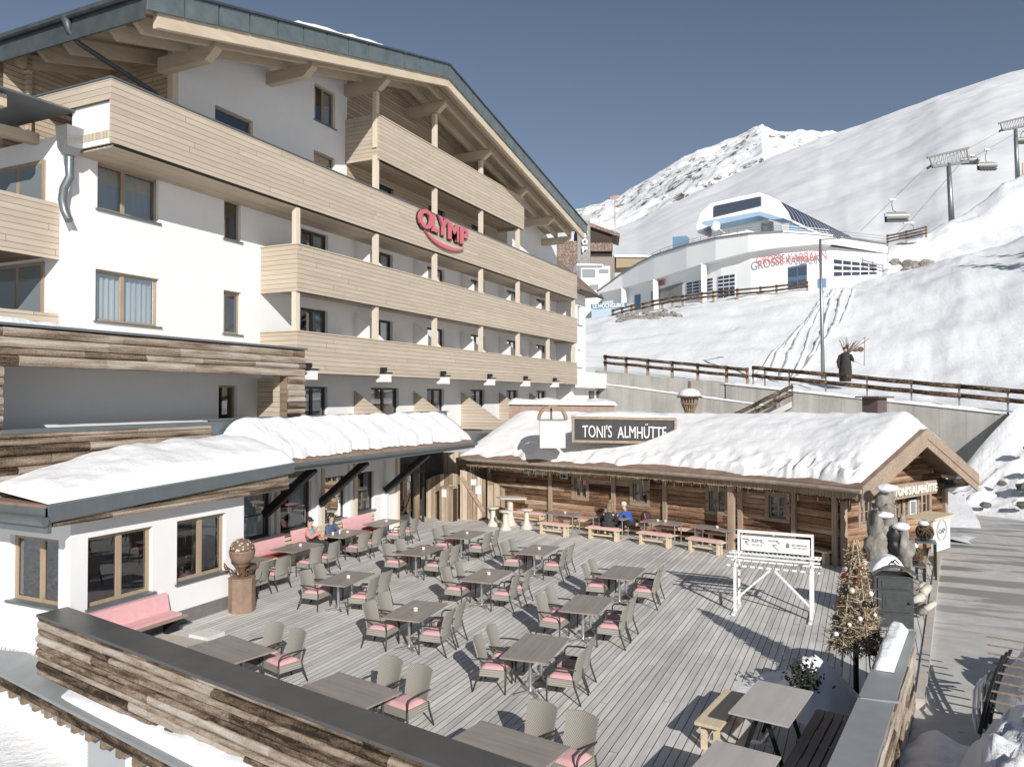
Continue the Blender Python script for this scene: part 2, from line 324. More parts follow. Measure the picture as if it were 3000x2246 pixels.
NEAR = [[(-24.7,57.0,8.0),(-26.5,61.2,8.3),(-27.3,63.0,8.5),(-29.2,67.3,9.4),(-31.8,73.4,11.0),(-34.5,79.5,12.6),(-37.1,85.7,14.2),(-38.9,89.6,15.2),(-39.8,91.8,15.5),(-41.0,94.5,15.5),(-42.2,97.3,15.6),(-43.4,100.0,15.7),(-44.6,102.8,15.8),(-64.5,148.7,18.8)],
 [(-22.0,56.2,7.8),(-23.6,60.4,8.1),(-24.4,62.4,8.4),(-26.2,67.0,9.3),(-28.8,73.6,10.9),(-31.4,80.2,12.7),(-33.9,86.7,14.3),(-35.6,91.0,15.3),(-36.5,93.3,15.7),(-37.6,96.1,15.7),(-38.7,98.9,15.8),(-39.8,101.7,15.9),(-40.9,104.5,16.0),(-59.2,151.2,19.0)],
 [(-18.8,55.3,7.6),(-20.3,59.6,7.9),(-21.0,61.7,8.2),(-22.7,66.7,9.1),(-25.1,73.8,10.9),(-27.6,81.0,12.8),(-30.0,88.1,14.5),(-31.6,92.7,15.6),(-32.4,95.2,16.0),(-33.4,98.1,16.0),(-34.4,100.9,16.1),(-35.3,103.8,16.2),(-36.3,106.7,16.3),(-52.5,154.3,19.3)],
 [(-17.0,54.7,7.5),(-18.4,59.1,7.8),(-19.1,61.3,8.1),(-20.7,66.5,9.1),(-23.0,74.0,11.0),(-25.3,81.5,12.9),(-27.6,88.9,14.8),(-29.1,93.8,15.9),(-29.9,96.4,16.3),(-30.8,99.3,16.4),(-31.7,102.2,16.4),(-32.6,105.0,16.5),(-33.5,107.9,16.6),(-48.5,156.1,19.6)],
 [(-14.2,53.9,7.1),(-15.3,58.3,7.5),(-16.0,60.7,7.8),(-17.4,66.3,8.9),(-19.5,74.3,11.0),(-21.6,82.3,13.3),(-23.7,90.3,15.4),(-25.1,95.5,16.6),(-25.8,98.3,17.1),(-26.6,101.2,17.1),(-27.4,104.2,17.2),(-28.2,107.1,17.3),(-28.9,110.1,17.4),(-41.9,159.2,20.4)],
 [(-11.8,53.2,6.8),(-12.8,57.7,7.2),(-13.3,60.2,7.5),(-14.7,66.2,8.8),(-16.5,74.6,11.1),(-18.4,83.1,13.5),(-20.3,91.5,15.8),(-21.5,97.1,17.1),(-22.1,100.0,17.7),(-22.8,103.0,17.7),(-23.5,106.0,17.8),(-24.1,109.0,17.9),(-24.8,112.0,18.0),(-35.9,162.0,21.0)],
 [(-9.5,52.5,6.5),(-10.3,57.1,6.9),(-10.8,59.8,7.2),(-11.9,66.0,8.6),(-13.5,75.0,11.1),(-15.1,83.9,13.7),(-16.7,92.9,16.2),(-17.8,98.7,17.7),(-18.3,101.8,18.2),(-18.9,104.9,18.3),(-19.4,107.9,18.3),(-20.0,111.0,18.4),(-20.5,114.0,18.5),(-29.7,164.9,21.5)],
 [(-7.7,52.0,6.3),(-8.3,56.6,6.7),(-8.7,59.4,7.0),(-9.7,65.9,8.5),(-11.1,75.3,11.1),(-12.4,84.6,13.9),(-13.8,93.9,16.5),(-14.7,100.0,18.1),(-15.2,103.3,18.7),(-15.6,106.4,18.7),(-16.1,109.5,18.8),(-16.5,112.6,18.9),(-17.0,115.7,19.0),(-24.5,167.3,22.0)],
 [(-6.1,51.5,6.1),(-6.6,56.2,6.5),(-7.0,59.1,6.9),(-7.8,65.9,8.4),(-8.9,75.6,11.1),(-10.0,85.2,14.0),(-11.1,94.9,16.8),(-11.9,101.2,18.5),(-12.3,104.6,19.1),(-12.6,107.8,19.1),(-13.0,110.9,19.2),(-13.4,114.0,19.3),(-13.7,117.2,19.4),(-19.9,169.5,22.4)],
 [(-4.6,51.0,5.9),(-5.0,55.8,6.3),(-5.3,58.8,6.7),(-5.9,65.8,8.3),(-6.8,75.9,11.1),(-7.6,85.9,14.2),(-8.5,95.9,17.1),(-9.1,102.4,18.8),(-9.4,106.0,19.4),(-9.7,109.1,19.5),(-10.0,112.3,19.5),(-10.2,115.5,19.6),(-10.5,118.7,19.7),(-15.2,171.6,22.7)],
 [(-3.0,50.6,5.8),(-3.3,55.4,6.1),(-3.5,58.5,6.5),(-3.9,65.8,8.2),(-4.5,76.2,11.2),(-5.1,86.6,14.3),(-5.7,97.0,17.3),(-6.1,103.7,19.1),(-6.4,107.4,19.8),(-6.5,110.6,19.8),(-6.7,113.8,19.9),(-6.9,117.0,20.0),(-7.1,120.3,20.1),(-10.3,173.9,23.1)],
 [(-1.7,50.2,5.6),(-1.9,55.1,6.0),(-2.0,58.3,6.4),(-2.2,65.8,8.1),(-2.6,76.5,11.3),(-2.9,87.2,14.5),(-3.3,97.9,17.7),(-3.5,104.9,19.5),(-3.6,108.6,20.3),(-3.7,111.9,20.3),(-3.9,115.2,20.4),(-4.0,118.4,20.5),(-4.1,121.7,20.6),(-5.9,176.0,23.6)],
 [(-0.6,49.9,5.5),(-0.6,54.8,5.9),(-0.7,58.1,6.3),(-0.7,65.8,8.1),(-0.8,76.8,11.3),(-1.0,87.8,14.8),(-1.1,98.8,18.0),(-1.1,105.9,19.9),(-1.2,109.8,20.7),(-1.2,113.1,20.7),(-1.2,116.4,20.8),(-1.3,119.7,20.9),(-1.3,123.0,21.0),(-1.9,177.9,24.0)],
 [(0.5,49.6,5.4),(0.6,54.5,5.7),(0.6,57.9,6.2),(0.7,65.8,8.1),(0.9,77.1,11.5),(1.0,88.4,15.1),(1.2,99.7,18.5),(1.2,107.0,20.5),(1.3,110.9,21.3),(1.3,114.3,21.3),(1.4,117.6,21.4),(1.4,120.9,21.5),(1.5,124.3,21.6),(2.1,179.7,24.6)],
 [(1.3,49.3,5.3),(1.4,54.4,5.7),(1.5,57.8,6.1),(1.7,65.8,8.1),(2.0,77.3,11.6),(2.4,88.8,15.3),(2.7,100.2,18.8),(2.9,107.7,20.9),(3.0,111.7,21.7),(3.1,115.4,22.2),(3.2,119.1,23.9),(3.3,122.8,26.3),(3.4,126.5,28.0),(4.9,182.3,31.0)],
 [(1.9,49.1,5.2),(2.2,54.2,5.6),(2.3,57.7,6.1),(2.6,65.8,8.1),(3.1,77.3,11.7),(3.6,88.9,15.5),(4.1,100.5,19.1),(4.4,108.0,21.2),(4.6,112.0,22.1),(4.8,116.2,22.6),(4.9,120.3,24.5),(5.1,124.4,27.0),(5.3,128.6,29.0),(7.6,184.8,32.0)],
 [(2.6,48.9,5.2),(2.9,54.0,5.5),(3.1,57.5,6.0),(3.6,65.7,8.1),(4.2,77.4,11.8),(4.9,89.0,15.7),(5.5,100.7,19.4),(6.0,108.3,21.6),(6.2,112.3,22.5),(6.5,116.9,23.1),(6.7,121.5,25.0),(7.0,126.1,27.8),(7.2,130.7,29.8),(10.4,187.4,32.8)],
 [(3.5,48.7,5.1),(3.8,53.8,5.4),(4.1,57.4,5.9),(4.7,65.6,8.0),(5.6,77.4,11.9),(6.5,89.2,15.9),(7.3,100.9,19.8),(7.9,108.6,22.1),(8.2,112.7,23.0),(8.6,118.2,23.6),(9.0,123.8,25.9),(9.4,129.3,29.0),(9.8,134.8,31.4),(14.0,191.9,34.4)],
 [(4.3,48.4,5.0),(4.7,53.6,5.3),(5.1,57.2,5.9),(5.8,65.5,8.1),(6.9,77.4,12.1),(8.0,89.3,16.2),(9.1,101.2,20.2),(9.8,108.9,22.6),(10.2,113.1,23.5),(10.8,119.8,24.3),(11.4,126.4,27.1),(12.0,133.1,31.0),(12.6,139.8,33.9),(17.8,197.4,36.9)],
 [(4.9,48.3,4.9),(5.5,53.5,5.3),(5.8,57.1,5.8),(6.7,65.5,8.1),(8.0,77.4,12.2),(9.2,89.4,16.5),(10.5,101.4,20.6),(11.3,109.2,23.0),(11.7,113.4,24.0),(12.6,121.0,24.9),(13.4,128.6,28.0),(14.2,136.2,32.3),(15.0,143.8,35.6),(21.0,201.8,38.6)],
 [(5.7,48.0,4.8),(6.3,53.3,5.2),(6.8,56.9,5.7),(7.8,65.4,8.0),(9.3,77.5,12.3),(10.7,89.6,16.7),(12.2,101.7,20.9),(13.2,109.5,23.4),(13.7,113.7,24.3),(14.8,122.5,25.4),(15.8,131.3,29.2),(16.9,140.1,34.3),(18.0,148.9,38.2),(25.1,207.4,41.2)],
 [(6.7,47.7,4.7),(7.5,53.1,5.1),(8.0,56.7,5.7),(9.2,65.3,8.0),(11.0,77.5,12.4),(12.7,89.7,16.9),(14.5,102.0,21.2),(15.6,109.9,23.8),(16.2,114.2,24.8),(17.7,124.6,26.2),(19.2,135.0,31.0),(20.7,145.3,37.7),(22.2,155.7,42.7),(30.7,214.8,45.7)],
 [(7.6,47.5,4.6),(8.5,52.8,4.9),(9.1,56.5,5.6),(10.5,65.2,8.0),(12.6,77.6,12.6),(14.6,89.9,17.3),(16.6,102.3,21.9),(17.9,110.3,24.5),(18.7,114.6,25.6),(20.6,126.6,27.2),(22.6,138.5,32.7),(24.6,150.5,40.2),(26.6,162.4,45.9),(36.3,222.2,48.9)],
 [(8.5,47.3,4.5),(9.5,52.8,4.8),(10.2,56.5,5.5),(11.8,65.2,8.0),(14.1,77.7,12.7),(16.3,90.1,17.6),(18.6,102.6,22.3),(20.1,110.7,25.1),(20.9,115.0,26.2),(23.3,128.0,27.9),(25.7,141.0,33.9),(28.1,153.9,42.2),(30.5,166.9,48.4),(41.5,227.2,51.4)],
 [(9.5,47.8,4.4),(10.6,53.3,4.7),(11.3,57.0,5.4),(13.1,65.7,8.0),(15.6,78.1,12.9),(18.1,90.5,17.9),(20.6,103.0,22.8),(22.2,111.0,25.6),(23.1,115.4,26.7),(26.0,129.4,28.7),(28.8,143.4,35.2),(31.7,157.4,44.2),(34.5,171.4,51.0),(46.8,232.3,54.0)],
 [(12.4,49.1,4.0),(13.8,54.8,4.4),(14.7,58.5,5.1),(16.9,67.1,8.0),(20.1,79.4,13.2),(23.3,91.8,18.8),(26.4,104.1,24.0),(28.5,112.1,27.1),(29.6,116.4,28.3),(34.0,133.7,30.7),(38.4,150.9,38.8),(42.9,168.1,49.8),(47.3,185.4,58.1),(63.3,248.0,61.1)],
 [(17.2,51.4,3.6),(19.2,57.3,3.9),(20.4,60.9,4.7),(23.3,69.4,7.8),(27.4,81.5,13.6),(31.5,93.6,19.6),(35.7,105.7,25.4),(38.3,113.6,28.8),(39.8,117.9,30.1),(47.6,140.8,33.1),(55.4,163.8,43.4),(63.2,186.7,57.5),(71.0,209.7,68.2),(93.2,275.2,71.2)]]
PISTE = [[(-69.6,133.1,18.0),(-97.4,186.3,27.9),(-132.2,252.8,42.6),(-180.9,346.0,64.8),(-243.5,465.7,95.1),(-306.1,585.5,126.8),(-361.7,692.0,155.8),(-396.5,758.5,174.4),(-417.4,798.4,185.6),(-486.9,931.5,190.6)],
 [(-63.4,135.9,18.1),(-88.4,189.7,28.1),(-119.8,256.8,42.9),(-163.6,350.9,65.3),(-220.0,471.8,95.8),(-276.4,592.7,127.8),(-326.5,700.1,157.1),(-357.8,767.3,175.7),(-376.6,807.6,187.0),(-440.0,943.5,192.0)],
 [(-57.2,138.8,18.2),(-79.6,193.0,28.4),(-107.5,260.8,43.4),(-146.6,355.6,66.2),(-196.9,477.6,97.3),(-247.2,599.6,129.8),(-291.8,708.0,159.6),(-319.8,775.8,178.6),(-336.5,816.4,190.1),(-393.7,955.2,195.1)],
 [(-51.1,141.7,18.4),(-70.8,196.3,28.7),(-95.4,264.7,44.0),(-129.8,360.3,67.1),(-174.1,483.3,98.7),(-218.4,606.3,131.7),(-257.8,715.6,162.0),(-282.4,783.9,181.3),(-297.2,824.9,192.9),(-348.2,966.6,197.9)],
 [(-45.1,144.5,18.5),(-62.3,199.5,29.1),(-83.7,268.4,44.7),(-113.8,364.7,68.4),(-152.4,488.6,100.8),(-191.1,612.5,134.6),(-225.4,722.7,165.7),(-246.9,791.5,185.4),(-259.7,832.8,197.4),(-304.8,977.3,202.4)],
 [(-40.6,146.6,18.9),(-55.9,201.9,29.9),(-75.1,271.1,46.2),(-101.8,368.0,70.9),(-136.3,492.6,104.6),(-170.7,617.1,139.9),(-201.4,727.8,172.2),(-220.5,797.0,192.8),(-232.0,838.6,205.3),(-272.5,985.2,210.3)],
 [(-35.1,149.2,19.3),(-48.1,204.9,31.3),(-64.4,274.5,49.0),(-87.3,372.0,75.9),(-116.7,497.3,112.6),(-146.0,622.6,150.9),(-172.2,734.0,186.1),(-188.5,803.6,208.5),(-198.3,845.4,222.1),(-233.3,994.6,227.1)],
 [(-30.7,151.2,19.6),(-42.1,207.0,32.2),(-56.2,276.9,50.9),(-76.0,374.6,79.1),(-101.5,500.3,117.7),(-127.0,626.0,158.0),(-149.6,737.7,194.9),(-163.7,807.5,218.4),(-172.2,849.4,232.7),(-202.9,1000.7,237.7)],
 [(-26.4,153.2,20.0),(-36.0,209.2,33.2),(-48.1,279.2,52.7),(-64.9,377.2,82.3),(-86.5,503.2,122.6),(-108.1,629.3,164.8),(-127.4,741.3,203.5),(-139.4,811.3,228.1),(-146.6,853.3,243.1),(-172.9,1006.5,248.1)],
 [(-22.1,155.2,20.5),(-30.1,211.3,34.5),(-40.0,281.5,55.1),(-53.9,379.8,86.1),(-71.7,506.1,128.3),(-89.6,632.4,172.2),(-105.5,744.7,212.3),(-115.4,814.8,237.9),(-121.4,856.9,253.3),(-143.4,1012.2,258.3)],
 [(-17.2,157.5,21.0),(-23.2,213.8,36.1),(-30.8,284.1,57.9),(-41.5,382.6,90.6),(-55.1,509.2,134.7),(-68.8,635.8,180.5),(-80.9,748.3,222.2),(-88.5,818.7,248.8),(-93.1,860.9,264.8),(-110.1,1018.4,269.8)],
 [(-12.2,159.8,21.5),(-16.5,216.2,37.6),(-21.8,286.7,60.5),(-29.2,385.3,94.5),(-38.8,512.2,140.2),(-48.3,639.0,187.5),(-56.8,751.8,230.5),(-62.1,822.3,257.7),(-65.3,864.5,274.2),(-77.4,1024.4,279.2)],
 [(-7.9,161.8,22.0),(-10.6,218.3,38.9),(-14.0,288.8,62.7),(-18.7,387.6,97.9),(-24.7,514.7,145.0),(-30.7,641.7,193.5),(-36.1,754.6,237.5),(-39.4,825.2,265.4),(-41.5,867.5,282.2),(-49.2,1029.4,287.2)],
 [(-5.7,162.8,22.5),(-7.6,219.3,39.9),(-10.0,290.0,64.0),(-13.3,388.8,99.6),(-17.5,515.9,147.1),(-21.8,643.0,196.0),(-25.6,756.0,240.4),(-27.9,826.6,268.4),(-29.4,869.0,285.3),(-34.9,1032.0,290.3)],
 [(-3.0,164.1,23.2),(-3.9,219.8,40.7),(-5.1,289.4,65.0),(-6.7,386.9,100.6),(-8.8,512.3,148.0),(-10.8,637.6,196.7),(-12.7,749.0,240.8),(-13.9,818.6,268.6),(-14.5,860.4,285.5),(-17.3,1024.6,290.5)],
 [(-0.3,167.8,23.9),(-0.3,222.5,41.6),(-0.3,290.9,65.9),(-0.3,386.6,101.5),(-0.3,509.7,148.8),(-0.3,632.8,197.3),(-0.3,742.2,241.1),(-0.2,810.6,268.7),(-0.2,851.6,285.4),(-0.3,1017.1,290.4)],
 [(3.3,175.0,24.7),(4.4,228.2,42.8),(5.8,294.7,67.3),(7.8,387.8,103.0),(10.3,507.5,150.3),(12.8,627.2,198.6),(15.0,733.6,242.2),(16.4,800.1,269.6),(17.2,840.0,286.2),(20.7,1007.1,291.2)],
 [(6.8,181.6,26.9),(8.8,233.4,45.2),(11.3,298.2,69.7),(14.9,388.9,105.3),(19.5,505.5,152.2),(24.0,622.1,200.1),(28.1,725.7,243.1),(30.6,790.5,270.3),(32.1,829.4,286.7),(38.7,997.9,291.7)],
 [(11.9,191.0,31.6),(15.2,240.9,49.9),(19.2,303.1,74.3),(24.8,390.3,109.4),(32.1,502.4,155.5),(39.3,614.5,202.3),(45.7,714.1,244.4),(49.8,776.4,270.9),(52.2,813.7,286.9),(63.1,984.3,291.9)],
 [(15.6,197.4,34.6),(19.5,245.9,53.1),(24.4,306.4,77.3),(31.3,391.2,112.2),(40.2,500.2,157.8),(49.0,609.2,204.1),(56.9,706.1,245.6),(61.8,766.7,271.7),(64.7,803.0,287.4),(78.6,975.0,292.4)],
 [(21.4,207.2,39.1),(26.3,253.5,57.4),(32.4,311.4,81.3),(41.0,392.5,115.4),(52.0,496.7,159.9),(63.0,601.0,204.9),(72.8,693.7,245.2),(78.9,751.6,270.5),(82.6,786.3,285.7),(100.8,960.4,290.7)],
 [(28.0,217.8,43.7),(33.8,261.8,61.4),(41.0,316.8,84.6),(51.1,393.8,117.7),(64.1,492.8,160.8),(77.1,591.8,204.5),(88.6,679.8,243.6),(95.8,734.8,268.1),(100.2,767.8,282.9),(123.2,944.0,287.9)],
 [(37.9,232.8,50.0),(44.6,273.5,66.8),(53.0,324.3,88.7),(64.8,395.4,119.9),(79.9,486.9,160.7),(95.1,578.4,202.0),(108.5,659.7,238.9),(116.9,710.5,262.1),(122.0,741.0,276.1),(151.5,920.3,281.1)],
 [(47.6,237.3,54.3),(55.6,277.1,70.9),(65.7,326.8,92.5),(79.9,396.4,123.4),(98.1,485.9,163.7),(116.3,575.4,204.5),(132.4,654.9,241.0),(142.5,704.6,263.9),(148.6,734.5,277.7),(185.6,917.2,282.7)],
 [(62.1,244.1,60.7),(71.9,282.4,76.7),(84.2,330.3,97.6),(101.5,397.4,127.5),(123.7,483.7,166.5),(145.9,569.9,205.9),(165.6,646.6,241.2),(177.9,694.5,263.4),(185.3,723.2,276.7),(233.5,911.2,281.7)],
 [(78.2,251.6,67.9),(89.6,288.2,83.0),(104.0,333.9,102.8),(124.1,397.8,131.0),(149.9,480.1,167.9),(175.7,562.4,205.2),(198.6,635.5,238.5),(213.0,681.2,259.5),(221.6,708.6,272.1),(282.2,902.4,277.1)],
 [(94.2,259.1,75.0),(107.0,293.7,89.2),(122.8,337.0,107.8),(145.1,397.6,134.3),(173.7,475.5,168.8),(202.3,553.3,203.8),(227.7,622.6,235.1),(243.6,665.8,254.8),(253.2,691.8,266.6),(326.2,891.4,271.6)]]
PEAK = [[(-421.0,851.9,171.4),(-470.9,952.8,200.6),(-520.7,1053.6,229.8),(-570.6,1154.5,259.0),(-620.5,1255.4,288.2),(-670.3,1356.3,317.5),(-713.5,1443.7,342.8),(-753.4,1524.4,366.2),(-886.4,1793.4,246.2)],
 [(-401.5,861.0,173.1),(-449.0,963.0,204.6),(-496.6,1064.9,236.0),(-544.1,1166.9,267.5),(-591.7,1268.8,298.9),(-639.2,1370.8,330.4),(-680.4,1459.2,357.6),(-718.5,1540.7,382.8),(-845.2,1812.6,262.8)],
 [(-374.1,873.7,176.8),(-418.4,977.2,210.0),(-462.7,1080.7,243.2),(-507.0,1184.2,276.5),(-551.4,1287.6,309.7),(-595.7,1391.1,342.9),(-634.0,1480.8,371.7),(-669.5,1563.6,398.3),(-787.6,1839.5,278.3)],
 [(-346.8,886.5,180.4),(-387.9,991.5,215.4),(-428.9,1096.5,250.5),(-470.0,1201.4,285.5),(-511.0,1306.4,320.5),(-552.1,1411.4,355.5),(-587.7,1502.4,385.8),(-620.5,1586.4,413.8),(-730.0,1866.3,293.8)],
 [(-323.4,897.4,183.5),(-361.6,1003.7,220.0),(-399.9,1110.0,256.5),(-438.2,1216.3,293.0),(-476.5,1322.6,329.6),(-514.7,1428.8,366.1),(-547.9,1521.0,397.8),(-578.5,1606.0,427.0),(-680.6,1889.4,307.0)],
 [(-303.8,906.5,187.0),(-339.8,1013.9,224.9),(-375.7,1121.3,262.9),(-411.7,1228.6,300.8),(-447.6,1336.0,338.7),(-483.6,1443.4,376.6),(-514.7,1536.4,409.4),(-543.5,1622.3,439.8),(-639.4,1908.6,319.8)],
 [(-285.5,915.1,190.4),(-319.2,1023.5,229.6),(-353.0,1131.9,268.8),(-386.8,1240.2,308.0),(-420.5,1348.6,347.2),(-454.3,1457.0,386.4),(-483.6,1550.9,420.4),(-510.6,1637.7,451.8),(-600.7,1926.7,331.8)],
 [(-272.6,921.1,195.1),(-304.8,1030.2,235.7),(-337.0,1139.3,276.3),(-369.3,1248.4,316.9),(-401.5,1357.5,357.6),(-433.7,1466.6,398.2),(-461.7,1561.2,433.4),(-487.5,1648.4,465.9),(-573.5,1939.3,345.9)],
 [(-258.5,927.7,200.2),(-289.0,1037.6,242.4),(-319.6,1147.4,284.5),(-350.2,1257.3,326.7),(-380.7,1367.2,368.8),(-411.3,1477.1,411.0),(-437.8,1572.3,447.5),(-462.2,1660.2,481.3),(-543.8,1953.2,361.3)],
 [(-245.2,933.9,207.7),(-274.2,1044.5,251.1),(-303.1,1155.1,294.6),(-332.1,1265.7,338.0),(-361.1,1376.3,381.5),(-390.1,1487.0,424.9),(-415.2,1582.8,462.6),(-438.4,1671.3,497.3),(-515.7,1966.3,377.3)],
 [(-231.5,940.3,215.8),(-258.8,1051.6,260.5),(-286.2,1163.0,305.2),(-313.5,1274.4,349.9),(-340.9,1385.8,394.6),(-368.2,1497.2,439.3),(-391.9,1593.7,478.1),(-413.8,1682.8,513.9),(-486.8,1979.7,393.9)],
 [(-217.8,946.7,223.6),(-243.5,1058.8,269.5),(-269.2,1170.9,315.4),(-294.9,1283.1,361.3),(-320.7,1395.2,407.3),(-346.4,1507.3,453.2),(-368.7,1604.5,493.0),(-389.2,1694.2,529.8),(-457.9,1993.2,409.8)],
 [(-206.0,952.1,229.6),(-230.3,1064.9,276.7),(-254.7,1177.7,323.7),(-279.0,1290.5,370.8),(-303.3,1403.3,417.9),(-327.6,1516.1,464.9),(-348.7,1613.8,505.7),(-368.2,1704.1,543.4),(-433.2,2004.8,423.4)],
 [(-195.4,957.1,235.0),(-218.5,1070.4,282.9),(-241.6,1183.8,330.7),(-264.6,1297.2,378.6),(-287.7,1410.6,426.5),(-310.8,1523.9,474.3),(-330.8,1622.2,515.8),(-349.2,1712.9,554.1),(-410.9,2015.2,434.1)],
 [(-185.3,961.8,240.2),(-207.1,1075.8,288.9),(-229.0,1189.7,337.5),(-250.8,1303.6,386.1),(-272.7,1417.6,434.7),(-294.5,1531.5,483.3),(-313.5,1630.3,525.5),(-331.0,1721.4,564.4),(-389.4,2025.2,444.4)],
 [(-172.7,967.7,246.7),(-193.1,1082.3,295.8),(-213.5,1196.9,345.0),(-233.8,1311.6,394.2),(-254.2,1426.2,443.3),(-274.6,1540.8,492.5),(-292.2,1640.2,535.1),(-308.5,1731.9,574.4),(-363.0,2037.5,454.4)],
 [(-159.0,974.1,253.7),(-177.7,1089.5,303.5),(-196.5,1204.8,353.2),(-215.2,1320.2,403.0),(-234.0,1435.6,452.7),(-252.7,1551.0,502.5),(-268.9,1651.0,545.6),(-283.9,1743.3,585.4),(-334.0,2051.0,465.4)],
 [(-145.3,980.5,260.8),(-162.4,1096.6,311.2),(-179.5,1212.8,361.5),(-196.6,1328.9,411.8),(-213.7,1445.1,462.2),(-230.8,1561.2,512.5),(-245.7,1661.9,556.1),(-259.4,1754.8,596.4),(-305.1,2064.5,476.4)],
 [(-131.9,986.7,267.7),(-147.5,1103.6,318.6),(-163.0,1220.5,369.5),(-178.5,1337.3,420.5),(-194.1,1454.2,471.4),(-209.6,1571.1,522.3),(-223.1,1672.4,566.4),(-235.5,1765.9,607.2),(-277.0,2077.6,487.2)],
 [(-121.8,991.4,273.0),(-136.1,1108.9,324.3),(-150.4,1226.3,375.6),(-164.7,1343.8,426.8),(-179.0,1461.2,478.1),(-193.3,1578.7,529.4),(-205.8,1680.5,573.9),(-217.2,1774.5,614.9),(-255.5,2087.6,494.9)],
 [(-114.7,994.7,276.6),(-128.2,1112.6,328.4),(-141.6,1230.4,380.2),(-155.1,1348.3,432.0),(-168.6,1466.1,483.8),(-182.1,1583.9,535.6),(-193.8,1686.1,580.5),(-204.6,1780.4,621.9),(-240.7,2094.5,501.9)],
 [(-108.0,997.8,280.0),(-120.7,1116.0,330.3),(-133.4,1234.3,380.5),(-146.1,1352.5,430.7),(-158.8,1470.7,481.0),(-171.5,1588.9,531.2),(-182.5,1691.3,574.7),(-192.7,1785.9,614.9),(-226.7,2101.1,494.9)],
 [(-102.1,1000.6,282.7),(-114.1,1119.1,331.5),(-126.2,1237.6,380.3),(-138.2,1356.2,429.0),(-150.2,1474.7,477.8),(-162.2,1593.2,526.6),(-172.6,1696.0,568.9),(-182.2,1790.8,607.9),(-214.3,2106.8,487.9)],
 [(-92.3,1005.2,287.1),(-103.2,1124.2,334.8),(-114.0,1243.3,382.4),(-124.9,1362.4,430.1),(-135.7,1481.4,477.8),(-146.6,1600.5,525.5),(-156.0,1703.7,566.8),(-164.7,1798.9,604.9),(-193.8,2116.4,484.9)],
 [(-84.5,1008.8,290.6),(-94.4,1128.3,337.4),(-104.3,1247.8,384.2),(-114.3,1367.3,431.0),(-124.2,1486.8,477.7),(-134.1,1606.3,524.5),(-142.7,1709.9,565.1),(-150.7,1805.5,602.5),(-177.3,2124.1,482.5)],
 [(-76.6,1012.5,294.2),(-85.6,1132.4,340.7),(-94.6,1252.3,387.3),(-103.6,1372.3,433.8),(-112.6,1492.2,480.4),(-121.6,1612.1,526.9),(-129.5,1716.1,567.3),(-136.7,1812.0,604.5),(-160.8,2131.8,484.5)],
 [(-69.6,1015.8,297.3),(-77.7,1136.1,343.7),(-85.9,1256.4,390.1),(-94.1,1376.7,436.4),(-102.2,1497.1,482.8),(-110.4,1617.4,529.1),(-117.5,1721.7,569.3),(-124.0,1817.9,606.4),(-145.9,2138.7,486.4)],
 [(-57.0,1021.6,303.0),(-63.7,1142.6,348.1),(-70.4,1263.6,393.3),(-77.1,1384.7,438.4),(-83.8,1505.7,483.5),(-90.5,1626.7,528.7),(-96.3,1731.6,567.8),(-101.6,1828.4,603.9),(-119.5,2151.0,483.9)],
 [(-42.1,1028.6,309.1),(-47.0,1150.4,352.9),(-52.0,1272.2,396.7),(-56.9,1394.1,440.4),(-61.8,1515.9,484.2),(-66.8,1637.7,528.0),(-71.0,1743.3,565.9),(-75.0,1840.8,600.9),(-88.2,2165.6,480.9)],
 [(-29.5,1034.4,313.7),(-33.0,1157.0,356.3),(-36.5,1279.5,399.0),(-39.9,1402.0,441.7),(-43.4,1524.5,484.3),(-46.8,1647.0,527.0),(-49.8,1753.2,564.0),(-52.6,1851.2,598.1),(-61.9,2177.9,478.1)],
 [(-17.8,1039.9,317.8),(-19.8,1163.1,359.5),(-21.9,1286.3,401.1),(-24.0,1409.4,442.8),(-26.0,1532.6,484.4),(-28.1,1655.7,526.1),(-29.9,1762.5,562.2),(-31.6,1861.0,595.5),(-37.1,2189.4,475.5)],
 [(5.8,1050.9,326.5),(6.5,1175.4,365.3),(7.2,1299.8,404.1),(7.9,1424.3,442.8),(8.6,1548.7,481.6),(9.3,1673.2,520.4),(9.9,1781.0,554.0),(10.4,1880.6,585.0),(12.2,2212.5,465.0)],
 [(29.4,1061.9,336.4),(32.8,1187.6,372.1),(36.3,1313.4,407.8),(39.7,1439.1,443.5),(43.2,1564.9,479.2),(46.6,1690.6,515.0),(49.6,1799.6,545.9),(52.4,1900.2,574.5),(61.6,2235.5,454.5)],
 [(68.7,1080.2,352.9),(76.7,1208.1,383.5),(84.8,1336.0,414.1),(92.8,1463.9,444.7),(100.9,1591.8,475.3),(108.9,1719.6,506.0),(115.9,1830.5,532.5),(122.3,1932.8,557.0),(143.9,2273.8,437.0)],
 [(108.0,1098.6,369.4),(120.6,1228.6,394.9),(133.3,1358.6,420.4),(145.9,1488.6,445.9),(158.5,1618.7,471.5),(171.2,1748.7,497.0),(182.1,1861.4,519.1),(192.2,1965.4,539.5),(226.1,2312.2,419.5)]]
ST_I = {}
ST_T = [(-39.63,120.88,22.96),(-37.22,119.82,24.07),(-34.46,118.54,25.31),(-31.04,116.11,26.30),(-28.03,113.82,26.89),(-24.96,111.76,27.10),(-22.31,109.87,27.26),(-19.88,108.58,27.36),(-17.94,107.49,27.42),(-15.62,106.76,27.38),(-13.74,106.14,27.35),(-11.76,106.22,27.30),(-9.85,106.29,27.26),(-7.73,107.08,27.04),(-5.87,107.78,26.85),(-4.05,108.45,26.56)]
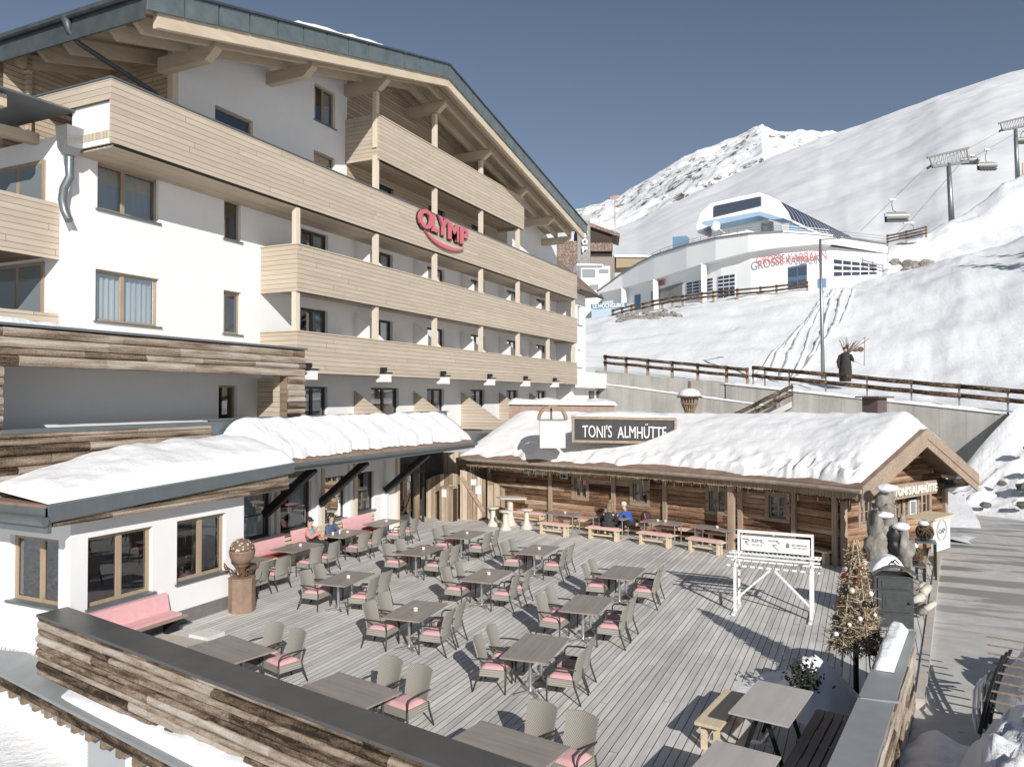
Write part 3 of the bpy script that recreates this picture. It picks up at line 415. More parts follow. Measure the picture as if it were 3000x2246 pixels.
ST_B = [(-39.63,120.88,22.61),(-37.22,119.82,22.79),(-34.47,118.54,22.97),(-31.05,116.11,23.15),(-28.04,113.81,23.28),(-24.97,111.76,23.60),(-22.32,109.86,23.84),(-19.89,108.57,24.17),(-17.96,107.48,24.32),(-15.63,106.76,24.62),(-13.75,106.13,24.86),(-11.77,106.22,25.04),(-9.87,106.29,25.17),(-7.74,107.08,25.37),(-5.87,107.77,25.52),(-4.06,108.45,25.42)]
ST_G = [(-39.64,120.88,18.72),(-37.23,119.81,18.82),(-34.48,118.54,18.93),(-31.06,116.10,18.90),(-28.06,113.81,18.86),(-24.99,111.75,18.85),(-22.34,109.85,18.82),(-19.91,108.56,18.79),(-17.98,107.47,18.77),(-15.66,106.75,18.81),(-13.78,106.12,18.84),(-11.80,106.20,18.92),(-9.90,106.27,18.98),(-7.78,107.06,19.14),(-5.91,107.75,19.25),(-4.10,108.43,19.23)]
ST_R = [(3.26,120.69,27.35),(3.25,120.68,25.98),(3.22,120.66,21.71)]
ST_I["garage_door"] = [(-3.67,109.15,23.92),(1.73,118.26,24.16),(1.71,118.25,21.66),(-3.70,109.13,19.64)]
ST_I["blue_window"] = [(-9.08,106.58,22.73),(-6.77,107.44,23.13),(-6.79,107.43,19.60),(-9.10,106.57,19.38)]
ST_I["blue_door"] = [(-5.48,107.91,21.13),(-4.42,108.31,21.18),(-4.43,108.30,19.51),(-5.49,107.91,19.53)]
ST_I["left_shutter"] = [(-23.38,110.62,22.09),(-19.07,108.11,22.25),(-19.08,108.10,19.37),(-23.39,110.62,19.50)]
ST_I["right_shutter"] = [(-18.36,107.70,22.28),(-15.90,106.84,22.37),(-15.92,106.83,19.05),(-18.37,107.70,19.16)]
ST_I["big_opening"] = [(-29.77,115.14,21.79),(-24.07,111.12,22.28),(-24.08,111.11,19.61),(-29.78,115.14,19.70)]
ST_I["small_door"] = [(-33.12,117.60,21.66),(-31.97,116.78,21.71),(-31.98,116.77,19.42),(-33.12,117.59,19.40)]
ST_TXT = [(-13.18,106.16,23.66),(-4.57,108.26,24.09),(-13.18,106.16,24.22),(-13.18,106.16,23.22)]
ST_TXT2 = [(-28.98,114.54,22.76),(-26.99,113.12,22.75),(-26.99,113.12,23.05),(-26.99,113.12,22.14)]
HEADF = [(-23.44,119.27,31.11),(-23.64,119.18,32.21),(-23.00,119.47,34.27),(-21.56,120.14,35.79),(-14.69,123.35,37.51),(-13.12,124.08,36.90),(-11.99,124.61,35.22),(-11.34,124.91,33.54),(-12.85,124.20,33.23),(-14.71,123.34,33.96),(-21.86,120.00,32.15)]
HEADV = (14.18,50.75,0.30)
HEADW = [(-21.08,120.04,35.31),(-14.51,123.10,36.82),(-14.52,123.10,35.37),(-21.09,120.03,33.66)]
BLUE = [(-22.48,117.51,32.01),(-21.49,117.97,31.70),(-14.46,121.25,33.38),(-12.64,122.10,32.76),(-11.09,122.82,32.94),(-12.77,122.04,33.57),(-14.46,121.25,34.03),(-22.39,117.55,32.45)]
BODY = [(-21.62,121.22,32.44),(-14.84,124.38,33.88),(-14.86,124.37,28.29),(-21.63,121.21,28.29)]
BODY2 = [(-14.84,124.38,33.88),(-13.30,130.62,34.24),(-13.33,130.60,29.25),(-14.86,124.37,28.29)]
DISH = (-20.59,118.39,31.76)
TOPSLAB = [(-51.58,141.46,39.07),(-49.23,142.55,39.07),(-49.24,142.54,32.20),(-51.59,141.45,32.20)]
TOPROOF = [(-51.70,141.40,40.83),(-43.90,145.03,40.83),(-43.91,145.03,37.31),(-51.71,141.40,37.31)]
TOPBALC = [(-49.19,142.57,36.10),(-45.17,144.44,36.10),(-45.17,144.44,34.43),(-49.20,142.57,34.43)]
TOPBASE = [(-49.20,142.57,33.32),(-44.84,144.60,33.32),(-44.84,144.60,31.37),(-49.20,142.56,31.37)]
CHIM = [(-52.39,143.28,42.06),(-49.88,144.45,42.06),(-49.89,144.45,40.27),(-52.39,143.28,40.27)]
HOUSE = [(-45.86,127.57,28.87),(-41.11,129.78,28.87),(-41.12,129.78,26.20),(-45.87,127.57,26.20)]
T_O = [(-50.03,141.63,37.66),(-50.07,141.61,36.23),(-50.08,141.60,34.70)]
HG = [(-34.66,100.80,17.87),(-31.24,106.80,18.54),(-31.24,106.81,19.20),(-34.66,100.80,18.47)]
LT1 = [(14.61,155.77,37.43),(14.09,155.53,47.41),(10.59,153.90,48.40),(17.45,157.10,50.19),(10.41,153.81,46.61),(19.10,157.86,47.91)]
LT2 = [(31.00,196.51,54.47),(30.63,196.34,64.27),(27.24,194.76,65.48),(33.72,197.78,67.29),(27.22,194.75,63.82),(34.04,197.93,65.26)]
CH = [(4.69,127.97,32.46),(21.12,164.32,48.20),(19.55,174.62,52.34),(32.54,200.54,62.50),(6.48,126.60,29.95)]
CHG = [(4.12,127.71,35.29),(21.17,164.34,51.49),(19.94,174.81,53.57),(32.56,200.55,64.80),(6.25,126.49,31.31)]
CAB = [(-0.26,119.04,29.23),(4.12,127.71,35.29),(10.33,153.77,46.58),(20.32,174.98,55.59),(27.56,194.91,63.82),(45.11,230.68,77.35)]
CAB2 = [(4.05,121.05,28.50),(6.25,126.49,31.31),(15.97,156.40,47.31),(21.17,164.34,51.49),(33.70,197.77,65.26),(49.06,232.52,79.97)]
LAMP = [(-2.50,55.11,7.09),(-2.61,55.05,16.17),(-1.16,55.73,16.22)]
FENCE_ST = [(-29.83,95.27,15.76),(-28.65,95.51,16.05),(-27.44,95.76,16.33),(-25.93,96.07,16.56),(-24.77,96.30,16.84),(-23.58,96.55,17.03),(-22.31,96.80,17.30),(-21.04,97.05,17.39),(-18.74,97.50,17.67),(-17.31,97.85,17.77),(-14.54,99.14,18.07),(-11.86,100.39,18.33),(-10.01,101.26,18.55),(-6.46,102.91,19.03)]
FENCE_R = [(2.98,111.73,25.69),(5.24,112.78,26.24),(7.64,113.90,26.87)]
STAIR = [(-3.99,49.56,6.15),(-7.26,47.59,4.37)]
TORCH = [(-8.38,40.23,4.52),(-8.38,40.23,6.06)]
FIG = [(-1.12,55.75,6.91)]; FIG2 = [(-0.63,55.98,8.99),(-0.12,56.22,7.37),(-0.42,56.07,8.18)]
MPOLE = [(-59.67,192.85,50.25),(-59.74,192.82,56.45)]
POLE2 = [(-7.50,45.05,5.72)]
# ---------------------------------------------------------------- terrain
def cr(p0, p1, p2, p3, t):
    return tuple(.5 * ((2 * b) + (-a + c) * t + (2 * a - 5 * b + 4 * c - d) * t * t + (-a + 3 * b - 3 * c + d) * t ** 3) for a, b, c, d in zip(p0, p1, p2, p3))
def dense(tab, nc, nr, disp):
    rows = []
    for r in tab:
        o = []
        for k in range(len(r) - 1):
            a, b, c, d = r[max(k - 1, 0)], r[k], r[k + 1], r[min(k + 2, len(r) - 1)]
            for j in range(nr): 
                t = j / nr; o.append(tuple(b[i] + (c[i] - b[i]) * t for i in range(3)))
        o.append(r[-1]); rows.append(o)
    g = []
    for k in range(len(rows) - 1):
        a, b, c, d = rows[max(k - 1, 0)], rows[k], rows[k + 1], rows[min(k + 2, len(rows) - 1)]
        for j in range(nc):
            t = j / nc; g.append([tuple(p[i] + (q[i] - p[i]) * t for i in range(3)) for p, q in zip(b, c)])
    g.append(rows[-1])
    mb = MB(); nu, nv = len(g), len(g[0])
    for a in range(nu):
        for b in range(nv):
            p = Vector(g[a][b]); mb.v.append(tuple(p + disp(p, a / (nu - 1), b / (nv - 1))))
    for a in range(nu - 1):
        for b in range(nv - 1):
            q = a * nv + b; mb.f.append((q, q + nv, q + nv + 1, q + 1))
    return mb
def near_disp(p, u, v):
    e = min(1, v * 9) * 1.0
    z = .55 * fbm(p.x, p.y, p.z, .07) + .22 * fbm(p.x, p.y, p.z, .35)
    # ski tracks running down the bank
    z += .12 * math.sin(p.x * 1.9 + p.y * .55 + 2 * nz(p.x, p.y, 0, .05)) * max(0, nz(p.x, p.y, 3, .06)) 
    return V(0, 0, z * e)
def piste_disp(p, u, v):
    d = math.hypot(p.x, p.y)
    return V(0, 0, (4.5 * fbm(p.x, p.y, 0, .008) + 1.2 * fbm(p.x, p.y, 0, .04)) * min(1, d / 260) * (0.35 if v > .88 else 1))
def peak_disp(p, u, v):
    n = noise.ridged_multi_fractal(Vector((p.x * .006, p.y * .006, p.z * .006)), 1.0, 2.1, 5, 1.0, 2.0)
    return V(0, 0, (n - 1.1) * (16 if v < .8 else 7) + 4 * fbm(p.x, p.y, p.z, .03))
def slope_mat():
    m, nt, b = new_mat('ski_slope_snow'); T = NT(nt); o = T.obj()
    n = T.noise(T.mapp(o, (.02, .05, .08), (0, 0, R(20))), 1.0, 7, .62, .6); n2 = T.noise(o, .12, 6, .6)
    col = T.ramp(n, [(.3, (.78, .785, .795)), (.65, (.88, .88, .88))])
    r = T.ramp(T.noise(o, .055, 7, .72), [(.685, 0), (.72, 1)]); col = T.mix(r, col, (.16, .145, .125))
    nt.links.new(col, b.inputs['Base Color']); T.bump(T.math('ADD', n, T.math('MULTIPLY', n2, .35)), .35, 1.6, b)
    b.inputs['Roughness'].default_value = .6; b.inputs['Specular IOR Level'].default_value = .2; return m
def bank_mat():
    m, nt, b = new_mat('bank_snow'); T = NT(nt); o = T.obj()
    n1 = T.noise(o, .5, 7, .65); n2 = T.noise(o, 3.5, 5, .6)
    tr = T.noise(T.mapp(o, (.9, .16, .2), (0, 0, R(-28))), 1.0, 5, .62, .4)
    h = T.math('ADD', n1, T.math('MULTIPLY', n2, .3)); h = T.math('ADD', h, T.math('MULTIPLY', tr, .8))
    T.bump(h, .4, .25, b)
    rk = T.ramp(T.noise(o, .34, 8, .75), [(.70, 0), (.72, 1)])
    col = T.mix(rk, T.ramp(n2, [(.3, (.80, .805, .815)), (.7, (.88, .88, .88))]), (.20, .18, .15))
    nt.links.new(col, b.inputs['Base Color']); b.inputs['Roughness'].default_value = .6; b.inputs['Specular IOR Level'].default_value = .2; return m
def peak_mat():
    m, nt, b = new_mat('mountain_snow_and_rock'); T = NT(nt); o = T.obj(); geo = T.n('ShaderNodeNewGeometry')
    n = T.noise(T.mapp(o, (1, 1, .6)), .034, 10, .78, .5); n2 = T.noise(o, .0035, 4, .5)
    sl = T.sep(geo.outputs['Normal'])[2]
    f = T.math('ADD', n, T.math('MULTIPLY', T.math('SUBTRACT', .62, sl), .32)); f = T.math('ADD', f, T.math('MULTIPLY', T.math('SUBTRACT', n2, .5), .45))
    k = T.ramp(f, [(.50, 0), (.535, 1)])
    rock = T.ramp(T.noise(o, .06, 6, .7), [(.3, (.07, .066, .06)), (.7, (.27, .25, .22))])
    col = T.mix(k, (.87, .87, .87), rock); nt.links.new(col, b.inputs['Base Color']); T.bump(n, .45, 8, b)
    b.inputs['Roughness'].default_value = .75; b.inputs['Specular IOR Level'].default_value = .15; return m
M['bank'] = bank_mat()
o = dense(NEAR, 6, 7, near_disp).build('snow_bank', M['bank'], smooth=True, fixn=False); tag(o, None, None, kind='structure')
o = dense(PISTE, 6, 10, piste_disp).build('ski_slope', slope_mat(), smooth=True, fixn=False); tag(o, None, None, kind='structure')
o = dense(PEAK, 7, 12, peak_disp).build('mountain', peak_mat(), smooth=True, fixn=False); tag(o, None, None, kind='structure')
# base ground sheet reaching the horizon
def gz(x, y): return -1.2 if math.hypot(x, y) < 300 else -6
g = MB(); g.grid(lambda u, v: (-6000 + 12000 * u, -6000 + 12000 * v, -1.6), 2, 2)
tag(g.build('snow_ground', M['snow_far']), None, None, kind='structure')
# ---------------------------------------------------------------- deck and road
def road_mat():
    m, nt, b = new_mat('wet_shaded_concrete_road'); T = NT(nt); o = T.obj()
    n = T.noise(o, 2.2, 8, .65); base = T.ramp(n, [(.3, (.46, .45, .42)), (.7, (.60, .585, .55))])
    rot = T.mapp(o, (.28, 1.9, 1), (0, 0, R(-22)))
    wet_shade = T.noise(rot, .62, 4, .55, .5); far = T.ramp(T.math('DIVIDE', T.sep(o)[1], 45.0), [(.42, 0), (.58, 1)])
    k = T.math('MULTIPLY', T.ramp(wet_shade, [(.52, 0), (.56, 1)]), far)  # dark bands near the hut: melt patches and cast shadow streaks, painted together
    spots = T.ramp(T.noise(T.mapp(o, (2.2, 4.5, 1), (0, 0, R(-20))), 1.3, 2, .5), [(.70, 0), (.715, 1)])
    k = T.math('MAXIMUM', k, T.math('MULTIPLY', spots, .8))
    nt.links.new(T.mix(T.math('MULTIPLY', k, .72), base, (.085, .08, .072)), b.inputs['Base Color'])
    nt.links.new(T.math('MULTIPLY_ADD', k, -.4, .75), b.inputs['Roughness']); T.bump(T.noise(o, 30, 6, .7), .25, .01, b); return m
DECKX = lambda y: .15 + (y - 9.0) * .098     # line of the deck edge beside the road
g = MB(); g.prism([(-15.0, 10.0, -.25), (-3.0, 7.8, -.25), (-1.0, 7.3, -.25), (-.2, 7.3, -.25), (DECKX(16), 16, -.25), (DECKX(28), 28, -.25), (1.6, 33, -.25), (-22, 36, -.25), (-22, 10.4, -.25), (-15, 10.4, -.25)], (0, 0, .25))
tag(g.build('deck', M['deck']), None, None, kind='structure')
def road_z(x, y): return -.12 - max(0, 17 - y) * .03
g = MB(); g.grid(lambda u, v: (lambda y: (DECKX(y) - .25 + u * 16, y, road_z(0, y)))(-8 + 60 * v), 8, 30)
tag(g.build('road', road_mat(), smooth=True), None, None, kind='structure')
g = MB()                                        # kerb between the deck and the road
for i in range(14):
    y0 = 15.6 + i * 1.05; y1 = y0 + 1.03
    g.prism([(DECKX(y0) + .01, y0, -.5), (DECKX(y0) + .17, y0, -.5), (DECKX(y1) + .17, y1, -.5), (DECKX(y1) + .01, y1, -.5)], (0, 0, .53))
tag(g.build('kerb', plain('kerb_concrete', (.52, .47, .43), .85, var=.12, vs=4, bump=.15)), None, None, kind='structure')
# ---------------------------------------------------------------- buildings: helpers
def wall(mb, P, U, N, u0, u1, z0, top, holes=(), depth=.22, breaks=()):
    """front face with openings and reveals; P base point, U along, N outward; top(u) height; holes (ua, ub, za, zb)"""
    P, U, N = Vector(P), Vector(U), Vector(N)
    pt = lambda u, z, d=0: P + U * u + V(0, 0, z - P.z) - N * d
    us = sorted(set([u0, u1] + [h[0] for h in holes] + [h[1] for h in holes] + list(breaks)))
    us = [u for u in us if u0 - 1e-6 <= u <= u1 + 1e-6]
    for a, b in zip(us, us[1:]):
        m = (a + b) / 2; hs = sorted([h for h in holes if h[0] - 1e-6 <= a and h[1] + 1e-6 >= b], key=lambda h: h[2])
        z = z0
        for h in hs:
            if h[2] > z + 1e-6: mb.face(pt(a, z), pt(b, z), pt(b, h[2]), pt(a, h[2]))
            z = h[3]
        if top(m) > z + 1e-6: mb.face(pt(a, z), pt(b, z), pt(b, top(b)), pt(a, top(a)))
    for a, b, c, d in holes:
        mb.face(pt(a, c), pt(b, c), pt(b, c, depth), pt(a, c, depth)); mb.face(pt(a, d), pt(b, d), pt(b, d, depth), pt(a, d, depth))
        mb.face(pt(a, c), pt(a, d), pt(a, d, depth), pt(a, c, depth)); mb.face(pt(b, c), pt(b, d), pt(b, d, depth), pt(b, c, depth))
def window(parent, P, U, N, a, b, c, d, inset=.12, fw=.07, mull=(), bars=(), mat='win_wood', curtain='none', sill=True, name='window', room=.6, blind=False, ft=.06):
    """framed window with pane, room box, optional curtains and sill, as one part with sub-parts"""
    P, U, N = Vector(P), Vector(U), Vector(N)
    pt = lambda u, z, dd=0: P + U * u + V(0, 0, z - P.z) - N * dd
    f = MB()
    def bar(ua, ub, za, zb, d0=None, d1=None):
        d0 = inset if d0 is None else d0; d1 = inset + ft if d1 is None else d1
        f.hexa([pt(ua, za, d0), pt(ub, za, d0), pt(ub, za, d1), pt(ua, za, d1), pt(ua, zb, d0), pt(ub, zb, d0), pt(ub, zb, d1), pt(ua, zb, d1)])
    e = .002
    bar(a + e, a + fw, c + e, d - e); bar(b - fw, b - e, c + e, d - e); bar(a + fw, b - fw, c + e, c + fw); bar(a + fw, b - fw, d - fw, d - e)
    for m_ in mull: bar(m_ - fw * .8, m_ + fw * .8, c + fw, d - fw)
    for z_ in bars: bar(a + fw, b - fw, z_ - .015, z_ + .015, inset + .01, inset + .04)
    fr = f.build(name, M[mat], parent)
    g = MB(); g.face(pt(a + fw, c + fw, inset + .035), pt(b - fw, c + fw, inset + .035), pt(b - fw, d - fw, inset + .035), pt(a + fw, d - fw, inset + .035))
    g.build('pane', M['glass'], fr)
    r = MB(); q = [pt(a - .03, c - .03, .23), pt(b + .03, c - .03, .23), pt(b + .03, d + .03, .23), pt(a - .03, d + .03, .23)]
    q2 = [p - N * room for p in q]
    r.face(*q2)
    for i in range(4): r.face(q[i], q[(i + 1) % 4], q2[(i + 1) % 4], q2[i])
    r.build('interior', M['room'], fr)
    if curtain != 'none':
        cu = MB(); segs = {'full': [(a + fw, b - fw)], 'sides': [(a + fw, a + (b - a) * .3), (b - (b - a) * .3, b - fw)], 'right': [(a + (b - a) * .45, b - fw)]}[curtain]
        for s0, s1 in segs:
            n = max(4, int((s1 - s0) / .045))
            cu.grid(lambda s, t: pt(s0 + (s1 - s0) * s, c + fw + (d - c - 2 * fw) * t, .27 + .03 * math.sin(s * n * 1.6) + .012 * math.sin(s * n * 3.7)), n, 1)
        cu.build('curtain', M['curtain'], fr, smooth=True)
    if blind:
        cu = MB(); n = int((d - c - 2 * fw) / .05)
        for i in range(n):
            z = c + fw + i * .05; cu.face(pt(a + fw, z, inset + .10), pt(b - fw, z, inset + .10), pt(b - fw, z + .044, inset + .075), pt(a + fw, z + .044, inset + .075))
        cu.build('blind', M['white_paint'], fr)
    if sill:
        s = MB(); s.hexa([pt(a - .06, c - .045, -.07), pt(b + .06, c - .045, -.07), pt(b + .06, c - .045, inset), pt(a - .06, c - .045, inset),
                          pt(a - .06, c - .003, -.07), pt(b + .06, c - .003, -.07), pt(b + .06, c + .012, inset), pt(a - .06, c + .012, inset)])
        s.build('sill', M['flash'], fr)
    return fr
def snow_sheet(base, thick, nu, nv, seed=0, amp=.06, frq=1.2, edge=.08, rag=None, lip=.0, down=None, normal=(0, 0, 1)):
    """snow lying on a surface: base(u,v)->point, thick(u,v); rag(u)->(v0,v1) ragged limits; closed at the rim"""
    mb = MB(); nrm = Vector(normal); g = []
    for i in range(nu + 1):
        u = i / nu; v0, v1 = rag(u) if rag else (0, 1)
        row = []
        for j in range(nv + 1):
            t = j / nv; v = v0 + (v1 - v0) * t; p = Vector(base(u, v))
            f = min(1, min(u, 1 - u) / edge) * min(1, min(t, 1 - t) / edge) if edge else 1
            f = math.sqrt(max(0, 1 - (1 - f) ** 2))
            th = (thick(u, v) + amp * fbm(p.x + seed, p.y, p.z, frq)) * f
            row.append(p + nrm * max(th, .004))
        g.append(row)
    for row in g: mb.v += [tuple(p) for p in row]
    n = nv + 1
    for i in range(nu):
        for j in range(nv):
            q = i * n + j; mb.f.append((q, q + n, q + n + 1, q + 1))
    return mb
def snow(name, mb, label, mat='snow', cat='snow', group=None):
    o = mb.build(name, M[mat], smooth=True); tag(o, label, cat, group); return o
XW, XF = -19.25, -17.6                         # hotel wall plane and balcony front plane
UY, NX = (0, 1, 0), (1, 0, 0)
hotel = thing('hotel', 'large white alpine hotel with pale larch balconies and a snow dusted gable roof', 'hotel', (-24, 30, 0))
def wp(y, z): return (XW, y, z)
# roof line of the gable: left eave, ridge, right eave (underside at the verge)
ZE0, YR, ZR, ZE1 = 15.25, 28.4, 19.3, 16.0
YE0, YE1, XV = 13.55, 46.3, -16.3
def roof_z(y): return ZE0 + (ZR - ZE0) * (y - YE0) / (YR - YE0) if y < YR else ZR + (ZE1 - ZR) * (y - YR) / (YE1 - YR)
wt = lambda y: roof_z(y) + .25
DOORS = [22.4, 26.9, 31.5, 36.0, 40.5, 45.0]
holes = [(14.04, 16.05, 10.72, 12.03), (14.01, 16.1, 7.6, 9.04), (18.62, 19.36, 10.76, 12.09), (18.62, 19.4, 7.6, 9.04), (18.2, 19.9, 13.95, 15.08), (23.14, 24.4, 16.25, 17.7), (23.12, 24.4, 14.2, 15.06)]
dh = []
for k, y in enumerate(DOORS):
    wd = 1.65 if k else 1.6
    for z0 in (3.75, 6.75, 9.75):
        dh.append((y, y + wd + (.5 if z0 == 3.75 and k == 1 else 0), z0, z0 + 2.13))
w_ = MB()
# white wall: left of the loggia up to the roof; to the right only up to the third storey
wall(w_, (XW, 0, 3), UY, NX, 16.7, 25.17, 12.6, wt, [h for h in holes if h[2] > 12.6], breaks=(YR,))
wall(w_, (XW, 0, 3), UY, NX, 13.3, 48.6, 3.3, lambda u: 12.6, [h for h in holes if h[2] < 12.6] + dh)
wall(w_, (XW, 0, 3), UY, NX, 40.6, 48.6, 12.6, lambda u: wt(u) if u < 46.3 else 16.2)
w_.face((XW, 13.3, 3.3), (XW - 7, 13.3, 3.3), (XW - 7, 13.3, 12.6), (XW, 13.3, 12.6))      # left end face
w_.face((XW, 48.6, 3.3), (XW - 7, 48.6, 3.3), (XW - 7, 48.6, 16), (XW, 48.6, 16))
w_.face((XW, 16.7, 12.6), (XW - 5, 16.7, 12.6), (XW - 5, 16.7, 15.6), (XW, 16.7, 16.0))
w_.face((XW - 7, 13.3, 12.6), (XW, 13.3, 12.6), (XW, 48.6, 12.6), (XW - 7, 48.6, 12.6))
w_.build('wall', M['plaster'], hotel)
for i, h in enumerate(holes):
    mm = ((h[0] + h[1]) / 2,) if i in (0, 1, 5) else ()
    if i in (0, 1): mm = (h[0] + (h[1] - h[0]) * .44,)
    window(hotel, (XW, 0, 3), UY, NX, *h, mull=mm, curtain='full' if i < 2 else ('sides' if i == 5 else 'none'), blind=(i == 3))
for i, h in enumerate(dh):
    window(hotel, (XW, 0, 3), UY, NX, *h, mull=((h[0] + h[1]) / 2,), mat='win_dark', curtain=('full' if i % 5 == 0 else 'sides' if i % 3 == 0 else 'right'), sill=False, name='balcony_door', fw=.09, inset=.14)
# upper timber-clad loggia wall, set back like the plaster wall
lw = MB(); ld = [(y + .1, y + 1.7, z0, z0 + 2.05) for y in DOORS[1:4] for z0 in (12.8,)] + [(27.6, 29.0, 15.75, 17.8), (32.2, 33.6, 15.75, 17.8), (36.4, 37.6, 15.75, 17.3)]
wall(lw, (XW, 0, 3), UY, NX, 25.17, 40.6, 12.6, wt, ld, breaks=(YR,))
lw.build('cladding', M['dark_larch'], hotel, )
for h in ld: window(hotel, (XW, 0, 3), UY, NX, *h, mull=((h[0] + h[1]) / 2,), mat='win_dark', curtain='right', sill=False, name='balcony_door', fw=.08, inset=.14)
# recessed loggia under the left eave
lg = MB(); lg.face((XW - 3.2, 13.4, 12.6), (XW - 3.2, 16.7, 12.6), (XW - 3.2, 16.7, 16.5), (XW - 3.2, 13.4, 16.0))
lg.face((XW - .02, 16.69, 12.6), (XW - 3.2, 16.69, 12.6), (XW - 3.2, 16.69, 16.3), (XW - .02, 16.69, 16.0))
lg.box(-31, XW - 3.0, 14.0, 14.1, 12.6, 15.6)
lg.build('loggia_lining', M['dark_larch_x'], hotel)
cp = MB(); cp.box(XW - .2, XW + .02, 16.5, 16.72, 13.0, wt(16.6)); cp.build('corner_post', M['timber_z'], hotel)
# balconies: boarded parapets, floor slab, cap
def balcony(y0, y1, zt, zb, deep=True, left_return=True, cap='timber_y', wrap=None):
    b = MB(); b.box(XF - .06, XF, y0, y1, zb, zt)
    o = b.build('balcony', M['larch'], hotel)
    if left_return:
        b = MB(); b.box(XW + .004 if wrap is None else wrap, XF - .063, y0, y0 + .06, zb if wrap is None else zt - .55, zt); b.build('side_boarding', M['larch_x'], o)
    b = MB(); b.box(XW + .004, XF - .063, y1 - .06, y1, zb, zt); b.build('side_boarding', M['larch_x'], o)
    b = MB(); b.box(XF - .1, XF + .03, y0 - .03, y1 + .03, zt + .003, zt + .045)
    if left_return: b.box(XW if wrap is None else wrap, XF - .103, y0 - .03, y0 + .1, zt + .003, zt + .045)
    b.build('handrail', M['timber_y'] if cap == 'timber_y' else M['flash'], o)
    b = MB(); b.box(XW + .005, XF - .07, y0 + .07, y1 - .07, zb + .16, zb + .36); b.build('floor_slab', M['soffit'], o)
    b = MB(); b.box(XF - .16, XF - .01, y0 + .2, y1 - .05, zb - .02, zb - .004); b.build('edge_trim', M['black_metal'], o)
    return o
b1 = balcony(13.2, 48.2, 13.75, 12.08, wrap=-31, cap='flash')
balcony(20.3, 48.2, 10.72, 9.12); balcony(20.3, 48.2, 7.73, 6.32); balcony(25.06, 39.4, 16.8, 15.05)
s = MB(); s.box(XW + .01, XF - .02, 13.28, 13.34, 12.1, 13.19); s.build('white_side_panel', M['plaster'], hotel)
s = MB(); s.box(-31, XF - .1, 13.36, 48.0, 12.02, 12.075); s.build('soffit', M['soffit'], hotel)
# posts between the balconies
for k, y in enumerate([20.42, 25.1, 29.7, 34.3, 38.85, 43.35, 47.9]):
    for z0, z1 in ((7.78, 9.28), (10.77, 12.02)):
        p = MB(); p.box(XF - .26, XF - .07, y - .1, y + .1, z0 - .05 - 1.2, z1); p.build('post', M['timber_z'], hotel)
    if 0 < k < 5:
        p = MB(); p.box(XF - .26, XF - .07, y - .1, y + .1, 12.6, 15.2); p.build('post', M['timber_z'], hotel)
        p = MB(); p.box(XF - .26, XF - .07, y - .1, y + .1, 15.5, roof_z(y) - .62); p.build('post', M['timber_z'], hotel)
# balcony partitions with sloping top
for y in (25.7, 30.3, 34.9, 39.5, 43.9):
    for z0 in (6.72, 9.7):
        p = MB(); p.prism([(XW, y, z0), (XF - .08, y, z0), (XF - .08, y, z0 + 1.0), (XW, y, z0 + 2.3)], (0, .06, 0)); p.build('partition', M['plaster'], hotel)
    p = MB(); p.prism([(XW, y, 3.8), (XF + .9, y, 3.8), (XF + .9, y, 4.1), (XW, y, 5.75)], (0, .06, 0)); p.build('partition', M['larch_x'], hotel)
# lamps under the lowest balcony
for y in (20.9, 25.45, 30.2, 34.95, 39.5, 44.0):
    p = MB(); p.box(XF - .25, XF + .3, y - .28, y + .22, 6.42, 6.47); p.box(XF + .05, XF + .25, y - .3, y - .1, 6.5, 6.66); q = p.build('terrace_lamp', M['black_metal'], hotel)
    p = MB(); p.box(XF - .2, XF + .26, y - .22, y + .18, 6.08, 6.417); p.build('lamp_shade', M['white_paint'], q)
# ---- roof
rf = MB(); xb = -36
def roof_slab(mb, ya, za, yb, zb, th, x0=xb, x1=XV):
    n = V(0, -(zb - za), yb - ya).normalized() * th
    A, B = V(x1, ya, za), V(x1, yb, zb); C, D = V(x0, yb, zb), V(x0, ya, za)
    mb.hexa([A, B, C, D, A + n, B + n, C + n, D + n])
rs = MB(); roof_slab(rs, YE0 - .1, ZE0 + .30, YR, ZR + .30, .06); roof_slab(rs, YR, ZR + .30, YE1 + .1, ZE1 + .30, .06)
roof = rs.build('roof', M['soffit'], hotel)
rm = MB(); roof_slab(rm, YE0 - .35, ZE0 + .36, YR, ZR + .42, .1, x1=XV - .05); roof_slab(rm, YR, ZR + .42, YE1 + .25, ZE1 + .36, .1, x1=XV - .05)
rm.build('roof_sheeting', M['roof_metal'], roof)
fa = MB()
def verge(mb, ya, za, yb, zb, x, t, lo, hi, n):
    for k in range(n):
        a, b = k / n, (k + 1) / n - .004
        y0, y1, z0, z1 = ya + (yb - ya) * a, ya + (yb - ya) * b, za + (zb - za) * a, za + (zb - za) * b
        mb.hexa([(x, y0, z0 + lo), (x, y1, z1 + lo), (x - t, y1, z1 + lo), (x - t, y0, z0 + lo), (x, y0, z0 + hi), (x, y1, z1 + hi), (x - t, y1, z1 + hi), (x - t, y0, z0 + hi)])
verge(fa, YE0 - .35, ZE0 - .06, YR, ZR, XV + .03, .06, .05, .62, 13); verge(fa, YR, ZR, YE1 + .25, ZE1 - .02, XV + .03, .06, .05, .62, 16)
fa.build('verge_fascia', M['zinc'], roof)
fd = MB(); verge(fd, YE0 - .38, ZE0 - .06, YR, ZR, XV + .09, .2, .625, .69, 1); verge(fd, YR, ZR, YE1 + .25, ZE1 - .02, XV + .09, .2, .625, .69, 1)
fd.build('verge_cap', M['roof_metal'], roof)
vr = MB(); verge(vr, YE0, ZE0, YR, ZR, XV - .05, .16, -.30, .28, 1); verge(vr, YR, ZR, YE1, ZE1, XV - .05, .16, -.30, .28, 1)
vr.build('verge_rafter', M['timber_y'], roof)
